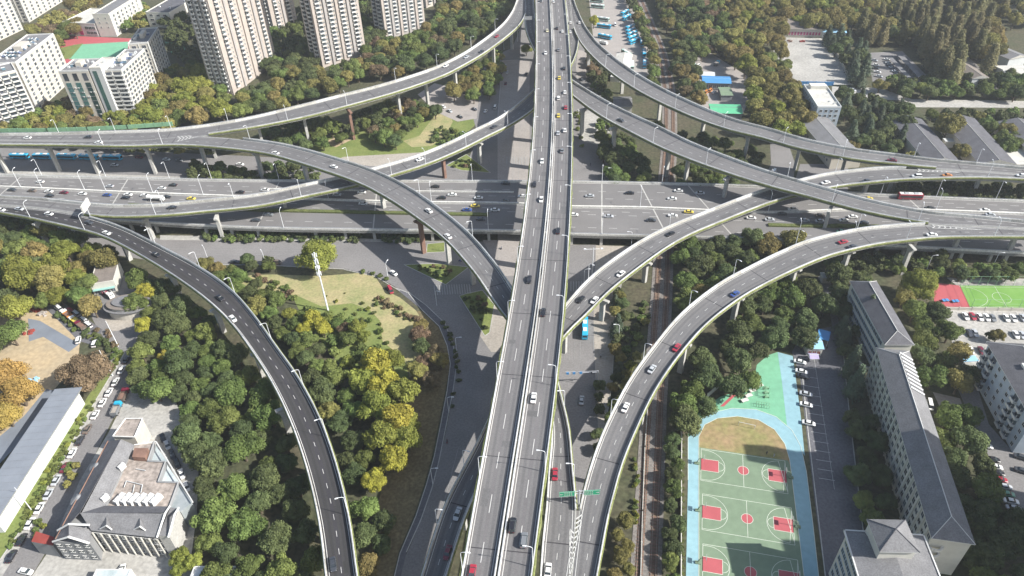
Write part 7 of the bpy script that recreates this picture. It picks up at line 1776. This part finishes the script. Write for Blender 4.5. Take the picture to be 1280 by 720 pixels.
# ================================================================== people and scooters (a few specks in the photo)
mk('skin', (.38, .24, .17), .7, .05, 2); mk('cloth_dark', (.05, .055, .07), .9, .1, 2); mk('cloth_light', (.40, .40, .42), .9, .1, 2); mk('hair', (.02, .017, .015), .8, .1, 3)
def body(pose, mat_):
    """one continuous skinned figure; joints as a connected tree"""
    st = pose == 'stand'
    J = dict(pel=(0, 0, .92), ch=(0, 0, 1.3), nk=(0, 0, 1.48), hd=(.02, 0, 1.60), tp=(.02, 0, 1.72), ls=(0, .19, 1.40), le=(.02, .25, 1.12), lh=(.08, .27, .86), rs=(0, -.19, 1.40), re=(-.02, -.25, 1.12), rh=(.02, -.27, .86),
             lk=(.10, .10, .50), lf=(.02, .11, .06), lt=(.20, .12, .04), rk=(-.02, -.10, .50), rf=(-.12, -.11, .06), rt=(.06, -.12, .04)) if st else \
        dict(pel=(-.15, 0, .80), ch=(-.05, 0, 1.16), nk=(0, 0, 1.34), hd=(.04, 0, 1.46), tp=(.05, 0, 1.58), ls=(-.02, .19, 1.27), le=(.18, .24, 1.08), lh=(.42, .22, 1.02), rs=(-.02, -.19, 1.27), re=(.18, -.24, 1.08), rh=(.42, -.22, 1.02),
             lk=(.28, .14, .76), lf=(.26, .14, .34), lt=(.42, .14, .32), rk=(.28, -.14, .76), rf=(.26, -.14, .34), rt=(.42, -.14, .32))
    E_ = [('pel','ch'),('ch','nk'),('nk','hd'),('hd','tp'),('ch','ls'),('ls','le'),('le','lh'),('ch','rs'),('rs','re'),('re','rh'),('pel','lk'),('lk','lf'),('lf','lt'),('pel','rk'),('rk','rf'),('rf','rt')]
    Rr = dict(pel=.16, ch=.17, nk=.065, hd=.105, tp=.08, ls=.07, le=.05, lh=.04, rs=.07, re=.05, rh=.04, lk=.075, lf=.05, lt=.04, rk=.075, rf=.05, rt=.04)
    K = list(J); me = D.meshes.new('person'); me.from_pydata([J[k] for k in K], [(K.index(a), K.index(c)) for a, c in E_], []); me.materials.append(MT[mat_])
    o = D.objects.new('person', me); COL.objects.link(o); md = o.modifiers.new('skin', 'SKIN')
    if not me.skin_vertices: bpy.context.view_layer.objects.active = o; 
    sv = me.skin_vertices[0].data if len(me.skin_vertices) else None
    if sv:
        for i, k in enumerate(K): sv[i].radius = (Rr[k], Rr[k])
        sv[0].use_root = True
    o.modifiers.new('sub', 'SUBSURF').levels = 1; o.modifiers['sub'].render_levels = 1
    h = MB(); blob(h, Vector((J['tp'][0]-.02, 0, J['tp'][2]-.03)), .11, (1, 1, .8)); hr = h.build('hair', 'hair', o)
    return o
def scooter_mesh(col):
    r = empty('scooter'); b = MB(); b.box((-.35, 0, .45), (.7, .32, .32), top=.8); b.box((.1, 0, .28), (.6, .3, .08)); b.box((.45, 0, .3), (.12, .36, .7)); child('body', b.mesh('body', 'car_'+col), r)
    b = MB(); b.tube((.5, 0, .35), (.4, 0, 1.02), .03, n=5); b.tube((.4, -.3, 1.02), (.4, .3, 1.02), .025, n=5); child('handlebar', b.mesh('handlebar', 'car_dark'), r)
    b = MB(); b.box((-.3, 0, .77), (.6, .28, .08)); child('seat', b.mesh('seat', 'car_black'), r)
    w_ = MB(); w_.tube((0, -.06, 0), (0, .06, 0), .25, n=12); wm_ = w_.mesh('wheel', 'tyre')
    for x in (-.55, .62): child('wheel', wm_, r, (x, 0, .25))
    return r
spots_ = [(559,553,(1,-10),'red','on the shaded street near the park slope'), (751,446,(0,-10),'black','on the paved street below the blue bus'), (575,327,(8,2),'blue','in the sun beside the cladded pier below the highway'), (627,311,(-2,8),'black','on the shaded plaza under the main viaduct')]
for x, y, hd_, col, wh in spots_:
    p = G(x, y, .1); q = G(x+hd_[0], y+hd_[1], .1); a = math.atan2(q.y-p.y, q.x-p.x); s_ = scooter_mesh(col); s_.location = p; s_.rotation_euler.z = a; tag(s_, col+' scooter with a rider '+wh, 'scooter')
    o = body('ride', 'cloth_dark' if col != 'black' else 'cloth_light'); o.location = p; o.rotation_euler.z = a; tag(o, 'person riding the '+col+' scooter '+' '.join(wh.split()[:8]), 'person')
for x, y, m_, lab in ((958,568,'cloth_dark','person in dark clothes walking left of the right hand hoop on the upper court'), (967,571,'cloth_light','person in pale clothes nearest the right hand hoop on the upper court'), (1033,437,'cloth_dark','person standing right of the light blue kiosk'), (738,207,'cloth_dark','person walking on the shaded path behind the highway'), (1020,446,'cloth_light','person beside the small purple tent')):
    o = body('stand', m_); o.location = G(x, y, .1); o.rotation_euler.z = x*1.3; tag(o, lab, 'person')
